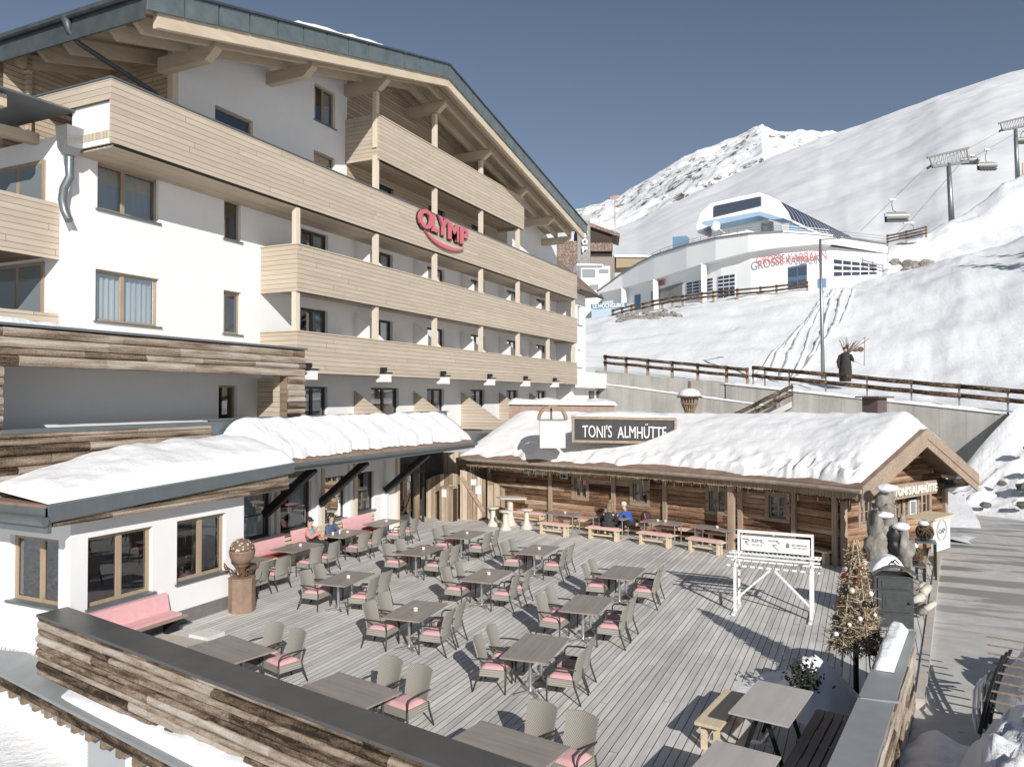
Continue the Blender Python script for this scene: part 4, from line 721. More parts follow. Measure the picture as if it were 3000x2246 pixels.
for xx in (-17.35, -18.3, -20.2, -21.3, -22.4, -23.5, -24.6, -25.7, -26.8, -27.9, -29.0):
    r_ = MB(); y_end = YE0 + .05 if xx < -19 else YE0
    ins = roof_z(17.2) if xx < -19 else None
    pts = [(YE0 + .12, ZE0 + .26), (YE0 + .12, ZE0 + .10), (YE0 + .38, ZE0 - .10), (YR if xx > -19 else 18.0, (ZR if xx > -19 else roof_z(18.0)) - .12), (YR if xx > -19 else 18.0, (ZR if xx > -19 else roof_z(18.0)) + .26)]
    r_.prism([(xx - .08, y, z) for y, z in pts], (.16, 0, 0))
    if xx > -19: verge(r_, YR, ZR, YE1, ZE1, xx + .08, .16, -.12, .26, 1)
    r_.build('rafter', M['timber_y'], roof)
for y, z in ((16.35, None), (20.65, None), (25.1, None), (29.7, None), (34.3, None), (38.85, None), (42.9, None), (46.0, None)):
    zt = roof_z(y) - .14; pu = MB()
    x1 = XF + .45 if y != 46.0 else XF + .35
    pu.prism([(XW - .3, y - .14, zt), (x1, y - .14, zt), (x1, y - .14, zt - .12), (x1 - .42, y - .14, zt - .44), (XW - .3, y - .14, zt - .44)], (0, .28, 0))
    pu.build('purlin', M['timber'], roof)
# left eave: dark fascia, gutter, downpipe
ev = MB(); ev.box(-36, XV - .03, YE0 - .42, YE0 - .36, ZE0 - .25, ZE0 + .35); ev.build('eave_fascia', M['roof_metal'], roof)
gt = MB(); gt.tube([(-36, YE0 - .52, ZE0 + .36), (XV - .02, YE0 - .52, ZE0 + .36)], .09, 10); gt.build('gutter', M['roof_metal'], roof)
dp = MB(); dp.tube([(-19.2, YE0 - .5, ZE0 + .35), (-19.15, YE0 - .46, ZE0 + .0), (-19.1, YE0 - .2, ZE0 - .25), (-18.9, 15.6, 14.45), (-18.86, 15.8, 14.2), (-18.86, 15.8, 13.5)], [.14, .07, .07, .07, .07, .07], 10)
dp.build('downpipe', M['roof_metal'], hotel, smooth=True)
vt = MB(); vx, vy = -19.0, 13.05
vt.tube([(vx, vy, 11.95), (vx, vy, 11.5), (vx + .02, vy, 11.3), (vx - .14, vy - .05, 11.0), (vx - .2, vy - .05, 10.7), (vx - .17, vy, 10.4), (vx - .02, vy + .02, 10.15)], .105, 10)
vo = vt.build('vent_pipe', M['flash'], hotel, smooth=40)
vt = MB(); vt.hexa([(vx - .2, vy - .2, 12.05), (vx + .2, vy - .2, 12.05), (vx + .2, vy + .2, 12.05), (vx - .2, vy + .2, 12.05), (vx - .24, vy - .24, 12.6), (vx + .24, vy - .24, 12.6), (vx + .24, vy + .24, 12.6), (vx - .24, vy + .24, 12.6)])
vt.hexa([(vx - .12, vy - .12, 11.85), (vx + .12, vy - .12, 11.85), (vx + .12, vy + .12, 11.85), (vx - .12, vy + .12, 11.85), (vx - .2, vy - .2, 12.047), (vx + .2, vy - .2, 12.047), (vx + .2, vy + .2, 12.047), (vx - .2, vy + .2, 12.047)])
vt.build('vent_hopper', M['grey_metal'], vo)
# left end: side balconies with posts and a small canopy
sb = thing('side_balcony', 'stacked larch side balconies with round posts at the left end of the hotel', 'balcony', (-21.5, 12.2, 5))
WEND = 13.3
for zt, zb in ((10.72, 9.2), (7.73, 6.9)):
    b = MB(); b.box(-26, -19.75, 11.3, 11.36, zb, zt); b.build('balcony_boarding', M['larch_x'], sb)
    b = MB(); b.box(-19.80, -19.742, 11.363, WEND - .01, zb, zt); b.build('side_boarding', M['larch'], sb)
    b = MB(); b.box(-26, -19.7, 11.27, 11.42, zt + .003, zt + .04); b.build('handrail', M['timber'], sb)
    b = MB(); b.box(-26, -19.9, 11.4, WEND - .02, zb + .1, zb + .25); b.build('floor_slab', M['barn_plain'], sb)
for z0, z1 in ((10.72, 12.35), (7.7, 9.3)):
    p = MB(); p.tube([(-20.75, 11.5, z0), (-20.75, 11.5, z1)], .19, 10, jit=.04); p.build('post', M['barn_z'], sb, smooth=True)
p = MB(); p.beam((-20.75, 11.2, 12.5), (-20.75, WEND, 12.62), .24, .3); p.build('canopy_beam', M['timber_y'], sb)
p = MB(); p.beam((-26, 11.5, 12.85), (-19.3, 11.5, 12.85), .22, .3); p.build('canopy_beam', M['timber'], sb)
p = MB(); p.hexa([(-26, 11.0, 13.04), (-19.1, 11.0, 13.04), (-19.1, WEND, 13.12), (-26, WEND, 13.12), (-26, 11.0, 13.09), (-19.1, 11.0, 13.09), (-19.1, WEND, 13.17), (-26, WEND, 13.17)]); p.build('canopy_roof', M['flash'], sb)
for z0, z1 in ((10.2, 12.0), (7.4, 9.2)):
    p = MB(); 
    p.box(-22.6, -20.35, WEND - .05, WEND - .008, z0, z1); fr = p.build('window', M['win_wood'], sb)
    for a, b in ((-22.5, -21.55), (-21.4, -20.45)):
        p = MB(); p.box(a, b, WEND - .06, WEND - .053, z0 + .1, z1 - .1); p.build('pane', plain('reflecting_pane', (.18, .2, .21), .06, spec=.8) if 'rp' not in M else M['rp'], fr)
# hotel sign
sg = thing('hotel_sign', 'pink red lettered hotel name sign fixed to the long top balcony', 'sign', (XF + .05, 30.3, 13.1))
LET = (('O', 1.65, 1.0, -1.7, .10, .08), ('L', 1.15, .9, -.92, .08, .0), ('Y', 1.3, .95, -.18, .08, -.04), ('M', 1.45, .92, .8, .02, 0), ('P', 1.6, .95, 1.82, .02, 0))
tm = MB(); FR = lambda y, z, x=XF + .08: frame((x, y, z), (0, 1, 0), (0, 0, 1))
xs = 0
for ch, sx, sy, dx, dz, rot in LET:
    t = text_mesh(ch, 1.15, .07, bold=.035); t.xf(Matrix.Diagonal((sx * .78, sy, 1, 1))); t.xf(Matrix.Rotation(rot, 4, 'Z'))
    tm.add(t, FR(30.2 + dx, 13.18 + dz))
tm.build('lettering', plain('sign_pink', (.56, .15, .18), .5), sg)
pts = [(30.35 + 2.45 * math.cos(a) * .85, 13.12 + .80 * math.sin(a)) for a in [math.pi * (1.12 + .68 * k / 14) for k in range(15)]]
up = [(y, z + .16 * math.sin(math.pi * (i / 14)) + .015) for i, (y, z) in enumerate(pts)]
sw = MB()
for i in range(14):
    a, b, c, d = pts[i], pts[i + 1], up[i + 1], up[i]
    sw.hexa([(XF + .02, a[0], a[1]), (XF + .02, b[0], b[1]), (XF + .14, b[0], b[1]), (XF + .14, a[0], a[1]), (XF + .02, d[0], d[1]), (XF + .02, c[0], c[1]), (XF + .14, c[0], c[1]), (XF + .14, d[0], d[1])])
sw.build('swoosh', bpy.data.materials['sign_pink'], sg)
bk = MB(); tb = MB()
for ch, sx, sy, dx, dz, rot in LET:
    t = text_mesh(ch, 1.15, .02, bold=.075); t.xf(Matrix.Diagonal((sx * .78, sy, 1, 1))); t.xf(Matrix.Rotation(rot, 4, 'Z')); bk.add(t, FR(30.17 + dx, 13.14 + dz, XF + .028))
bk.build('backing', M['black_metal'], sg)
# snow on the hotel roof
def hr(u, v):
    y = 16 + (YR - 16) * u; x = XV + .02 - 9 * v; return (x, y, ZR + .53 + (ZE0 - ZR) * (YR - y) / (YR - YE0))
snow('roof_snow', snow_sheet(hr, lambda u, v: .16 + .42 * max(0, math.sin(math.pi * min(1, u * 1.05))), 60, 14, 3, .12, .9, .07), 'thick snow lying on the left slope of the hotel gable roof')
def hr2(u, v):
    y = YR + .05 + (YE1 - YR) * .92 * u; x = XV - .1 - 9 * v; return (x, y, ZR + .53 + (ZE1 - ZR) * (y - YR) / (YE1 - YR))
snow('roof_snow', snow_sheet(hr2, lambda u, v: .10 + .22 * max(0, nz(u * 9, 2.2)) , 60, 10, 9, .08, .9, .05), 'thin patchy snow lying on the right slope of the hotel gable roof')
# ---------------------------------------------------------------- hotel wing at the far end (brown hipped roof)
wg = thing('hotel_wing', 'white end wing of the hotel with a steep brown tiled roof', 'building', (-21, 50, 0))
b = MB(); wall(b, (XF - .6, 0, 0), UY, NX, 48.62, 51.6, 0, lambda u: 12.75, [(48.9, 49.65, 10.55, 11.9), (49.95, 50.7, 10.55, 11.9), (48.9, 49.65, 7.55, 8.8), (49.95, 50.7, 7.55, 8.8)])
b.face((XF - .6, 51.6, 0), (-26, 51.6, 0), (-26, 51.6, 12.75), (XF - .6, 51.6, 12.75)); b.face((XF - .6, 48.62, 0), (-26, 48.62, 0), (-26, 48.62, 12.75), (XF - .6, 48.62, 12.75)); b.build('wall', M['plaster'], wg)
for h in [(48.9, 49.65, 10.55, 11.9), (49.95, 50.7, 10.55, 11.9), (48.9, 49.65, 7.55, 8.8), (49.95, 50.7, 7.55, 8.8)]:
    window(wg, (XF - .6, 0, 0), UY, NX, *h, mat='white_paint', curtain='full')
M['brown_tile'] = wood_mat('brown_roof_tiles', (.16, .11, .085), (.36, .27, .22), axis=1, period=.3, plank_axis=2, length=.3, groove=.08, grain=5, tone=.35)
b = MB(); b.face((XF + .2, 48.25, 12.78), (XF + .2, 53.0, 12.78), (-24, 50.6, 19.0)); b.face((XF + .2, 53.0, 12.78), (-30, 53.0, 12.78), (-24, 50.6, 19.0)); b.face((XF + .2, 48.25, 12.78), (-30, 48.25, 12.78), (-24, 50.6, 19.0))
b.face((XF + .2, 48.25, 12.78), (XF + .2, 53.0, 12.78), (-30, 53, 12.78), (-30, 48.25, 12.78)); b.build('roof', M['brown_tile'], wg)
b = MB(); b.box(XF + .2, XF + .3, 48.2, 53.05, 12.62, 12.77); b.build('gutter', M['black_metal'], wg)
b = MB(); b.box(XF - .55, XF + .1, 48.5, 56.9, 6.1, 7.2); b.build('terrace_parapet', M['plaster'], wg)
b = MB(); b.box(XF - 3.2, XF - .6, 51.7, 56.8, 2.5, 6.08); b.build('lower_wall', M['plaster_grey'], wg)
for y in (52.3, 54.0): 
    b = MB(); b.box(XF - .597, XF - .55, y, y + 1.1, 3.9, 5.9); fr = b.build('window', M['win_dark'], wg)
    b = MB(); b.box(XF - .547, XF - .54, y + .1, y + 1.0, 4.0, 5.8); b.build('pane', plain('dim_pane', (.10, .11, .12), .08, spec=.8), fr)
# ---------------------------------------------------------------- timber-clad roof terrace (annex) and its parapet
def log_cladding(mb, P, U, N, u0, u1, z0, z1, row=.17, thick=.05, seed=0, ln=(1.6, 3.2), holes=()):
    """weathered half-round boards of uneven thickness, one strip per board length"""
    rr = random.Random(seed); P, U, N = Vector(P), Vector(U), Vector(N)
    z = z0
    while z < z1 - .02:
        h = min(row * rr.uniform(.75, 1.25), z1 - z)
        if z1 - z - h < .05: h = z1 - z
        u = u0 - rr.uniform(0, 1)
        while u < u1:
            l = rr.uniform(*ln); a, b = max(u, u0), min(u + l, u1); u += l
            if b - a < .03: continue
            sub = [(a, b)]
            for (ha, hb, hc, hd) in holes:
                if z + h * .5 > hc and z + h * .5 < hd:
                    sub = [q for s in sub for q in ((s[0], min(s[1], ha)), (max(s[0], hb), s[1])) if q[1] - q[0] > .02]
            for a2, b2 in sub:
                t = thick * rr.uniform(.45, 1.5); tn_ = rr.random(); n = max(2, int((b2 - a2) / .35)); ph = rr.uniform(0, 50)
                prof = [(0, 0), (.06, .55), (.3, .95), (.6, 1.0), (.9, .6), (1, 0)]
                i0 = len(mb.v); m = len(prof)
                for k in range(n + 1):
                    uu = a2 + (b2 - a2) * k / n; w = .012 * nz(uu + ph, z, 0, 2.2); dt = 1 + .35 * nz(uu, z + ph, 0, 1.8)
                    for q, d in prof: mb.v.append(tuple(P + U * (uu - .003 if k == n else uu) + V(0, 0, z + h * q + (w if 0 < q < 1 else 0) - P.z) + N * (t * d * dt + .004)))
                mb.t += [.5] * (i0 - len(mb.t)) + [tn_ if 0 < qq % m < m - 1 else tn_ - .55 for qq in range((n + 1) * m)]
                for k in range(n):
                    for j in range(m - 1):
                        q = i0 + k * m + j; mb.f.append((q, q + m, q + m + 1, q + 1))
                mb.f.append(tuple(i0 + j for j in range(m))); mb.f.append(tuple(i0 + n * m + j for j in reversed(range(m))))
        z += h
M['barn_logs'] = wood_mat('weathered_cladding', (.065, .045, .032), (.45, .355, .265), axis=1, period=0, grain=9, bump=.9, rough=.9)
def barn_variant(name, axis):
    """old sun-bleached boards: brown to grey, tone changes along and between boards"""
    m, nt, b = new_mat(name); T = NT(nt); o = T.obj(); x = T.sep(o)
    s = [9, 9, 9]; s[axis] = .5; s2 = [2.2, 2.2, 5.5]; s2[axis] = .55
    n1 = T.noise(T.mapp(o, tuple(s)), 1, 7, .68, .4); n2 = T.noise(T.mapp(o, tuple(s2)), 1, 4, .6); n3 = T.noise(o, 26, 4, .7)
    f = T.math('ADD', T.math('MULTIPLY', n1, .62), T.math('MULTIPLY', n2, .55)); f = T.math('ADD', f, T.math('MULTIPLY', T.math('SUBTRACT', n3, .5), .35))
    tn = T.n('ShaderNodeAttribute'); tn.attribute_name = 'tone'; f = T.math('ADD', f, T.math('MULTIPLY', T.math('SUBTRACT', tn.outputs['Fac'], .5), .32))
    col = T.ramp(f, [(.36, (.028, .02, .014)), (.50, (.15, .105, .072)), (.64, (.33, .265, .205)), (.84, (.52, .475, .42))])
    nt.links.new(col, b.inputs['Base Color']); b.inputs['Roughness'].default_value = .9; b.inputs['Specular IOR Level'].default_value = .15
    T.bump(T.math('ADD', n1, T.math('MULTIPLY', n3, .4)), .6, .02, b); return m
M['barn_logs'] = barn_variant('weathered_cladding', 1); M['barn_logs_x'] = barn_variant('weathered_cladding_end', 0)
XA = -16.6
an = thing('roof_terrace', 'timber clad roof terrace shelter with a long grey window opening below the white hotel wall', 'terrace', (-18, 14, 4))
b = MB(); log_cladding(b, (XA, 0, 2.9), UY, NX, 6.0, 19.5, 2.9, 7.0, .2, .06, 4, holes=((9.95, 18.7, 4.78, 6.16), (15.6, 19.6, 2.0, 4.85)))
b.build('cladding', M['barn_logs'], an)
b = MB(); b.box(XA - .3, XA, 6, 9.95, 2.9, 7.0); b.box(XA - .3, XA, 9.95, 18.7, 6.16, 7.0); b.box(XA - .3, XA, 18.7, 19.5, 4.6, 7.0); b.box(XA - .3, XA, 9.95, 19.5, 2.9, 4.7); b.build('frame', M['barn_plain'], an)
b = MB(); b.box(XA - .34, XA + .1, 5.9, 19.56, 7.02, 7.08); b.build('parapet_cap', M['flash'], an)
b = MB(); b.box(XW - .2, XA - .32, 6, 19.45, 6.7, 6.95); b.build('roof', M['soffit'], an)
b = MB(); wall(b, (-18.4, 0, 3), UY, NX, 5, 19.4, 3.2, lambda u: 6.7, [(17.62, 18.4, 3.75, 5.85)]); b.build('inner_wall', M['plaster_grey'], an)
window(an, (-18.4, 0, 3), UY, NX, 17.62, 18.4, 3.75, 5.85, sill=False)
b = MB(); b.box(XW + .02, XA - .31, 6, 19.4, 3.2, 3.7); b.build('terrace_floor', M['flash'], an)
b = MB(); b.box(XW + .02, XA - .75, 19.3, 19.42, 3.7, 6.1); b.box(XA - .6, XA - .31, 18.72, 18.9, 3.7, 6.2); b.build('end_screen', M['larch_x'], an)
b = MB(); b.box(XA - .31, XA + .08, 9.9, 15.6, 4.70, 4.79); b.build('opening_sill', M['flash'], an)
snow('terrace_snow', snow_sheet(lambda u, v: (XA - .3 - 2.6 * v, 5.5 + 9.5 * u, 6.96), lambda u, v: .75 * (1 - u) ** 1.3 * (.5 + .5 * v) + .16, 40, 12, 5, .12, 1.1, .08), 'snow heap tapering along the flat roof of the timber clad terrace')
tp = MB(); tp.box(XA - .05, XA + .02, 15.55, 28.8, 4.0, 4.82); tp.box(XA - .2, XA + .06, 15.5, 28.85, 4.823, 4.87)
o = tp.build('terrace_parapet', M['flash']); tag(o, 'long grey metal parapet of the ground floor terraces above the restaurant roof', 'parapet')
tf = MB(); tf.box(XW, XA - .06, 19.5, 48.5, 3.4, 3.72); o = tf.build('terrace_slab', M['flash']); tag(o, None, None, kind='structure')
# ---------------------------------------------------------------- restaurant
rs_ = thing('restaurant', 'low white restaurant wing with timber framed windows under a snow covered roof', 'restaurant', (-16, 17, 0))
XR, XRR = -15.0, -17.4
wins = [(10.8, 12.42, .98, 2.49), (13.1, 14.64, 1.0, 2.5)]
b = MB(); wall(b, (XR, 0, 0), UY, NX, 10.41, 15.26, -2.2, lambda u: 3.15, wins)
wall(b, (0, 10.41, 0), (1, 0, 0), (0, -1, 0), -19.5, XR, -2.4, lambda u: 3.15, [(-17.02, -15.38, 1.05, 2.48)])
b.face((XR, 15.26, 0), (XRR, 15.26, 0), (XRR, 15.26, 3.1), (XR, 15.26, 3.1)); b.build('wall', M['plaster'], rs_)
b = MB(); b.box(XR, XR + .02, 10.45, 15.28, .0, .33); b.build('plinth', plain('grey_plinth', (.17, .16, .155), .8, var=.15), rs_)
for h in wins: window(rs_, (XR, 0, 0), UY, NX, *h, mull=((h[0] + h[1]) / 2 + .02,), curtain='right' if h[0] > 13 else 'none', fw=.085, room=2.2)
window(rs_, (0, 10.41, 0), (1, 0, 0), (0, -1, 0), -17.02, -15.38, 1.05, 2.48, mull=(-16.1,), fw=.085, curtain='none', room=1.5)
# recessed window front
rwin = [(17.0, 18.9, 1.0, 2.45), (19.3, 20.85, 1.0, 2.6), (21.5, 22.75, 1.05, 2.6), (23.45, 24.55, 1.1, 2.6)]
b = MB(); wall(b, (XRR, 0, 0), UY, NX, 15.26, 26.2, 0, lambda u: 3.6, rwin); b.build('rear_wall', M['plaster'], rs_)
for i, h in enumerate(rwin): window(rs_, (XRR, 0, 0), UY, NX, *h, mat='win_dark', curtain='sides' if i > 1 else 'right', fw=.06, bars=((h[2] + h[3]) / 2,), room=1.6)
for y in (19.1, 21.12, 21.35, 22.95, 23.25, 25.3, 26.1):
    b = MB(); b.box(XRR, XRR + .12, y - .08, y + .08, 0, 3.1); b.build('post', M['timber_z'] if y not in (21.12, 22.95, 25.3) else M['white_paint'], rs_)
for y in (18.5, 21.2, 25.2):
    b = MB(); b.beam((XRR + .1, y, 1.75), (-15.35, y, 3.28), .2, .24); b.build('bracket', M['black_metal'], rs_)
b = MB()                                                        # front roof edge: grey flashing over a weathered board
b.hexa([(-14.62, 9.62, 3.02), (-14.5, 9.62, 3.02), (-14.5, 16.65, 3.36), (-14.62, 16.65, 3.36), (-14.62, 9.62, 3.36), (-14.5, 9.62, 3.36), (-14.5, 16.65, 3.64), (-14.62, 16.65, 3.64)])
b.build('roof_flashing', M['flash'], rs_)
b = MB(); rr = 0
log_cladding(b, (-14.6, 0, 2.9), UY, NX, 9.75, 16.5, 2.92, 3.12, .1, .035, 8, ln=(2, 4))
b.hexa([(-14.8, 9.75, 2.91), (-14.59, 9.75, 2.91), (-14.59, 16.5, 2.91), (-14.8, 16.5, 2.91), (-14.8, 9.75, 3.02), (-14.59, 9.75, 3.02), (-14.59, 16.5, 3.38), (-14.8, 16.5, 3.38)])
b.build('fascia_board', M['barn_logs'], rs_)
b = MB(); b.face((-14.62, 9.7, 2.95), (-14.62, 16.6, 2.95), (XRR - 2, 16.6, 3.12), (XRR - 2, 9.7, 3.12)); b.build('soffit', M['plaster_grey'], rs_)
b = MB(); b.tube([(-20, 9.55, 3.05), (-14.5, 9.55, 3.05)], .09, 10); b.box(-20, -14.55, 9.62, 9.7, 2.8, 3.3); b.build('gutter', M['flash'], rs_)
b = MB(); b.hexa([(-20, 9.62, 3.3), (-14.62, 9.62, 3.3), (-14.62, 16.7, 3.55), (-20, 16.7, 4.3), (-20, 9.62, 3.36), (-14.62, 9.62, 3.36), (-14.62, 16.7, 3.61), (-20, 16.7, 4.36)])
b.hexa([(-16.55, 15.5, 4.2), (-15.15, 16.6, 3.45), (-15.15, 28.8, 3.45), (-16.55, 28.8, 4.2), (-16.55, 15.5, 4.28), (-15.15, 16.6, 3.53), (-15.15, 28.8, 3.53), (-16.55, 28.8, 4.28)])
b.build('roof', plain('brown_roof_membrane', (.24, .165, .125), .9, var=.25, vs=3), rs_)
b = MB(); b.tube([(-15.1, 16.6, 3.48), (-15.1, 28.75, 3.48)], .08, 10); b.box(-15.22, -15.16, 16.6, 28.75, 3.3, 3.44); b.build('rear_gutter', M['flash'], rs_)
b = MB(); b.face((-15.2, 16.7, 3.3), (-15.2, 28.7, 3.3), (XRR, 28.7, 3.5), (XRR, 16.7, 3.5)); b.build('rear_soffit', M['barn_plain'], rs_)
def fr_(u, v):   # front roof snow
    y = 9.66 + 7.15 * u; return (-14.6 - 2.0 * v, y, 3.37 + .27 * u + .22 * v)
snow('roof_snow', snow_sheet(fr_, lambda u, v: .20 + .42 * min(1, 2.4 * u) * (.35 + .65 * math.sin(min(1, v * 1.25) * math.pi / 2)) , 70, 34, 1, .06, 1.3, .10), 'smooth thick snow cushion on the front restaurant roof by the timber cladding', 'snow_fine')
def rag(u): 
    q = .10 + .16 * abs(nz(u * 14, 1.3)) + .10 * abs(nz(u * 40, 7.3)) ; return (max(0, q * (1.2 - .5 * abs(2 * u - .9))), 1)
snow('roof_snow', snow_sheet(lambda u, v: (-15.12 - 1.42 * v, 15.9 + 12.8 * u, 3.55 + .76 * v), lambda u, v: .26 + .36 * v + .025 * math.sin(u * 60 + 4 * v), 150, 26, 12, .06, 1.6, .07, rag=rag), 'sliding streaked snow with ragged edge on the rear restaurant roof', 'snow_slide')
# glazed entrance at the end of the window front
en = thing('entrance', 'dark glazed restaurant entrance with slim black frames beside the windows', 'entrance', (-19, 28.8, 0))
b = MB(); b.box(-22, -17.45, 29.9, 30.0, 0, 3.4); b.box(XRR - .05, XRR, 26.2, 28.6, 2.7, 3.5); b.build('back_wall', M['room'], en)
b = MB()
for (x, y) in ((-17.5, 26.3), (-17.6, 28.5), (-18.4, 29.2), (-18.9, 28.9)): b.box(x - .04, x + .04, y - .04, y + .04, 0, 3.3)
b.box(-17.54, -17.46, 26.3, 28.5, 2.2, 2.3); b.build('door_frame', M['win_dark'], en)
b = MB(); b.box(-17.5, -17.49, 26.35, 27.3, .05, 2.2); b.build('door_pane', M['glass'], en)
b = MB(); b.tube([(-18.2, 28.9, 0), (-18.2, 28.9, 2.4)], .16, 10, jit=.06); b.build('log_column', M['barn_z'], en, smooth=True)
# ---------------------------------------------------------------- parapet along the near edge of the deck
pw = thing('clad_parapet', 'near deck parapet clad in weathered boards with a dark grey metal cap', 'parapet', (-10.5, 8.9, 0))
PA, PB = V(-15.0, 9.78, 0), V(-3.4, 7.62, 0); PU = (PB - PA).normalized(); PN = V(PU.y, -PU.x, 0); PL = (PB - PA).length
b = MB(); log_cladding(b, PA + V(0, 0, -.05), PU, PN, 0.0, PL, -.05, 1.1, .13, .055, 21, ln=(2.2, 4.5)); 
M['barn_par'] = barn_variant('weathered_parapet_boards', 1)
def rot_mat(name, ang):
    m, nt, bb = new_mat(name); return m
b.build('cladding', M['barn_logs_x'], pw)
b = MB()
for k in range(5):
    a, c = PL * k / 5, PL * (k + 1) / 5 - .008
    p, q = PA + PU * a, PA + PU * c
    b.hexa([p + PN * .07 + V(0, 0, 1.1), q + PN * .07 + V(0, 0, 1.1), q - PN * .52 + V(0, 0, 1.1), p - PN * .52 + V(0, 0, 1.1), p + PN * .07 + V(0, 0, 1.155), q + PN * .07 + V(0, 0, 1.155), q - PN * .52 + V(0, 0, 1.175), p - PN * .52 + V(0, 0, 1.175)])
b.build('cap', plain('dark_metal_cap', (.13, .13, .13), .42, .45, var=.15, vs=2), pw)
b = MB(); p, q = PA, PB
b.hexa([p + V(0, 0, -.04), q + V(0, 0, -.04), q - PN * .45 + V(0, 0, -.04), p - PN * .45 + V(0, 0, -.04), p + V(0, 0, 1.097), q + V(0, 0, 1.097), q - PN * .45 + V(0, 0, 1.097), p - PN * .45 + V(0, 0, 1.097)]); b.build('core', M['barn_plain'], pw)
# parapet beside the road
pr = thing('road_parapet', 'deck parapet beside the road with a pale zinc cap and dark boarded side', 'parapet', (.3, 12, 0))
QI = lambda y: -.43 + (y - 9.6) * .132; QO = lambda y: .21 + (y - 10.9) * .128
b = MB()
for y0, y1 in ((5.5, 8.2), (8.2, 12.05), (12.12, 15.9)):
    b.hexa([(QI(y0), y0, 1.09), (QO(y0), y0, 1.09), (QO(y1), y1, 1.09), (QI(y1), y1, 1.09), (QI(y0), y0, 1.17), (QO(y0), y0, 1.15), (QO(y1), y1, 1.15), (QI(y1), y1, 1.17)])
b.obox((QI(12.08) + .27, 12.08, 1.165), (.5, .07, .03), math.atan(.13)); b.build('cap', M['flash_l'], pr)
b = MB(); y0, y1 = 5.5, 15.86
b.hexa([(QI(y0) + .06, y0, -1.2), (QO(y0) - .07, y0, -1.2), (QO(y1) - .07, y1, -1.2), (QI(y1) + .06, y1, -1.2), (QI(y0) + .06, y0, 1.087), (QO(y0) - .07, y0, 1.087), (QO(y1) - .07, y1, 1.087), (QI(y1) + .06, y1, 1.087)]); b.build('core', M['barn_plain'], pr)
b = MB(); u_ = V(.128, 1, 0).normalized(); log_cladding(b, V(QO(5.5) - .07, 5.5, -1.0), u_, V(u_.y, -u_.x, 0), 0, 10.4, -1.0, 1.08, .16, .05, 33); b.build('cladding', M['barn_logs'], pr)
snow('parapet_snow', snow_sheet(lambda u, v: (QI(13.35 + 2.5 * u) + .03 + .30 * v, 13.35 + 2.5 * u, 1.165), lambda u, v: .26, 30, 12, 2, .05, 2.0, .3), 'short ridge of snow left on the zinc parapet cap')
# lower roof in the bottom left corner, with rafters and blinds under it
lr = thing('lower_building', 'white lower storey with grey slatted blinds under a snowy rafter eave', 'building', (-12, 8.5, -2))
LU = V(.982, -.189, 0); LA = V(-18.5, 10.29, -.3)
LN = V(LU.y, -LU.x, 0)
lp = lambda u, n, z: LA + LU * u + LN * n + V(0, 0, z)
def lbox(mb, u0, u1, n0, n1, z0, z1, dz=0): mb.hexa([lp(u0, n0, z0 + dz), lp(u1, n0, z0 + dz), lp(u1, n1, z0), lp(u0, n1, z0), lp(u0, n0, z1 + dz), lp(u1, n0, z1 + dz), lp(u1, n1, z1), lp(u0, n1, z1)])
b = MB(); lbox(b, 0, 16, -.50, .06, -.01, .05, .24); b.build('roof', M['flash_l'], lr)
b = MB(); lbox(b, 0, 16, -.06, .03, -.22, -.012); b.build('eave_board', M['barn_logs_x'], lr)
for k in range(27):
    u = .3 + k * .55; b = MB(); lbox(b, u, u + .14, -.34, .0, -.40, -.225); b.build('rafter', M['barn_plain'], lr)
b = MB(); lbox(b, 0, 16, -.9, -.35, -4, .1); b.build('wall', M['plaster'], lr)
for a, c in ((5.25, 6.7), (6.85, 8.3), (8.45, 9.9), (10.05, 11.5)):
    b = MB(); n = 44
    for i in range(n):
        z = -.42 - i * .06; b.face(lp(a, -.33, z), lp(c, -.33, z), lp(c, -.295, z - .052), lp(a, -.295, z - .052))
    q = b.build('blind', plain('grey_blind_slats', (.42, .43, .44), .5), lr)
    b = MB(); lbox(b, c + .02, c + .10, -.34, -.26, -4, -.30); b.build('guide_rail', M['white_paint'], lr)
snow('eave_snow', snow_sheet(lambda u, v: tuple(lp(4.6 + 11.0 * u, -.5 + .47 * v, .29 - .22 * v)), lambda u, v: .05 + .25 * min(1, u * 2.2), 70, 14, 14, .05, 2.4, .12), 'narrow snow bank along the grey lower eave in the near corner', 'snow_fine')
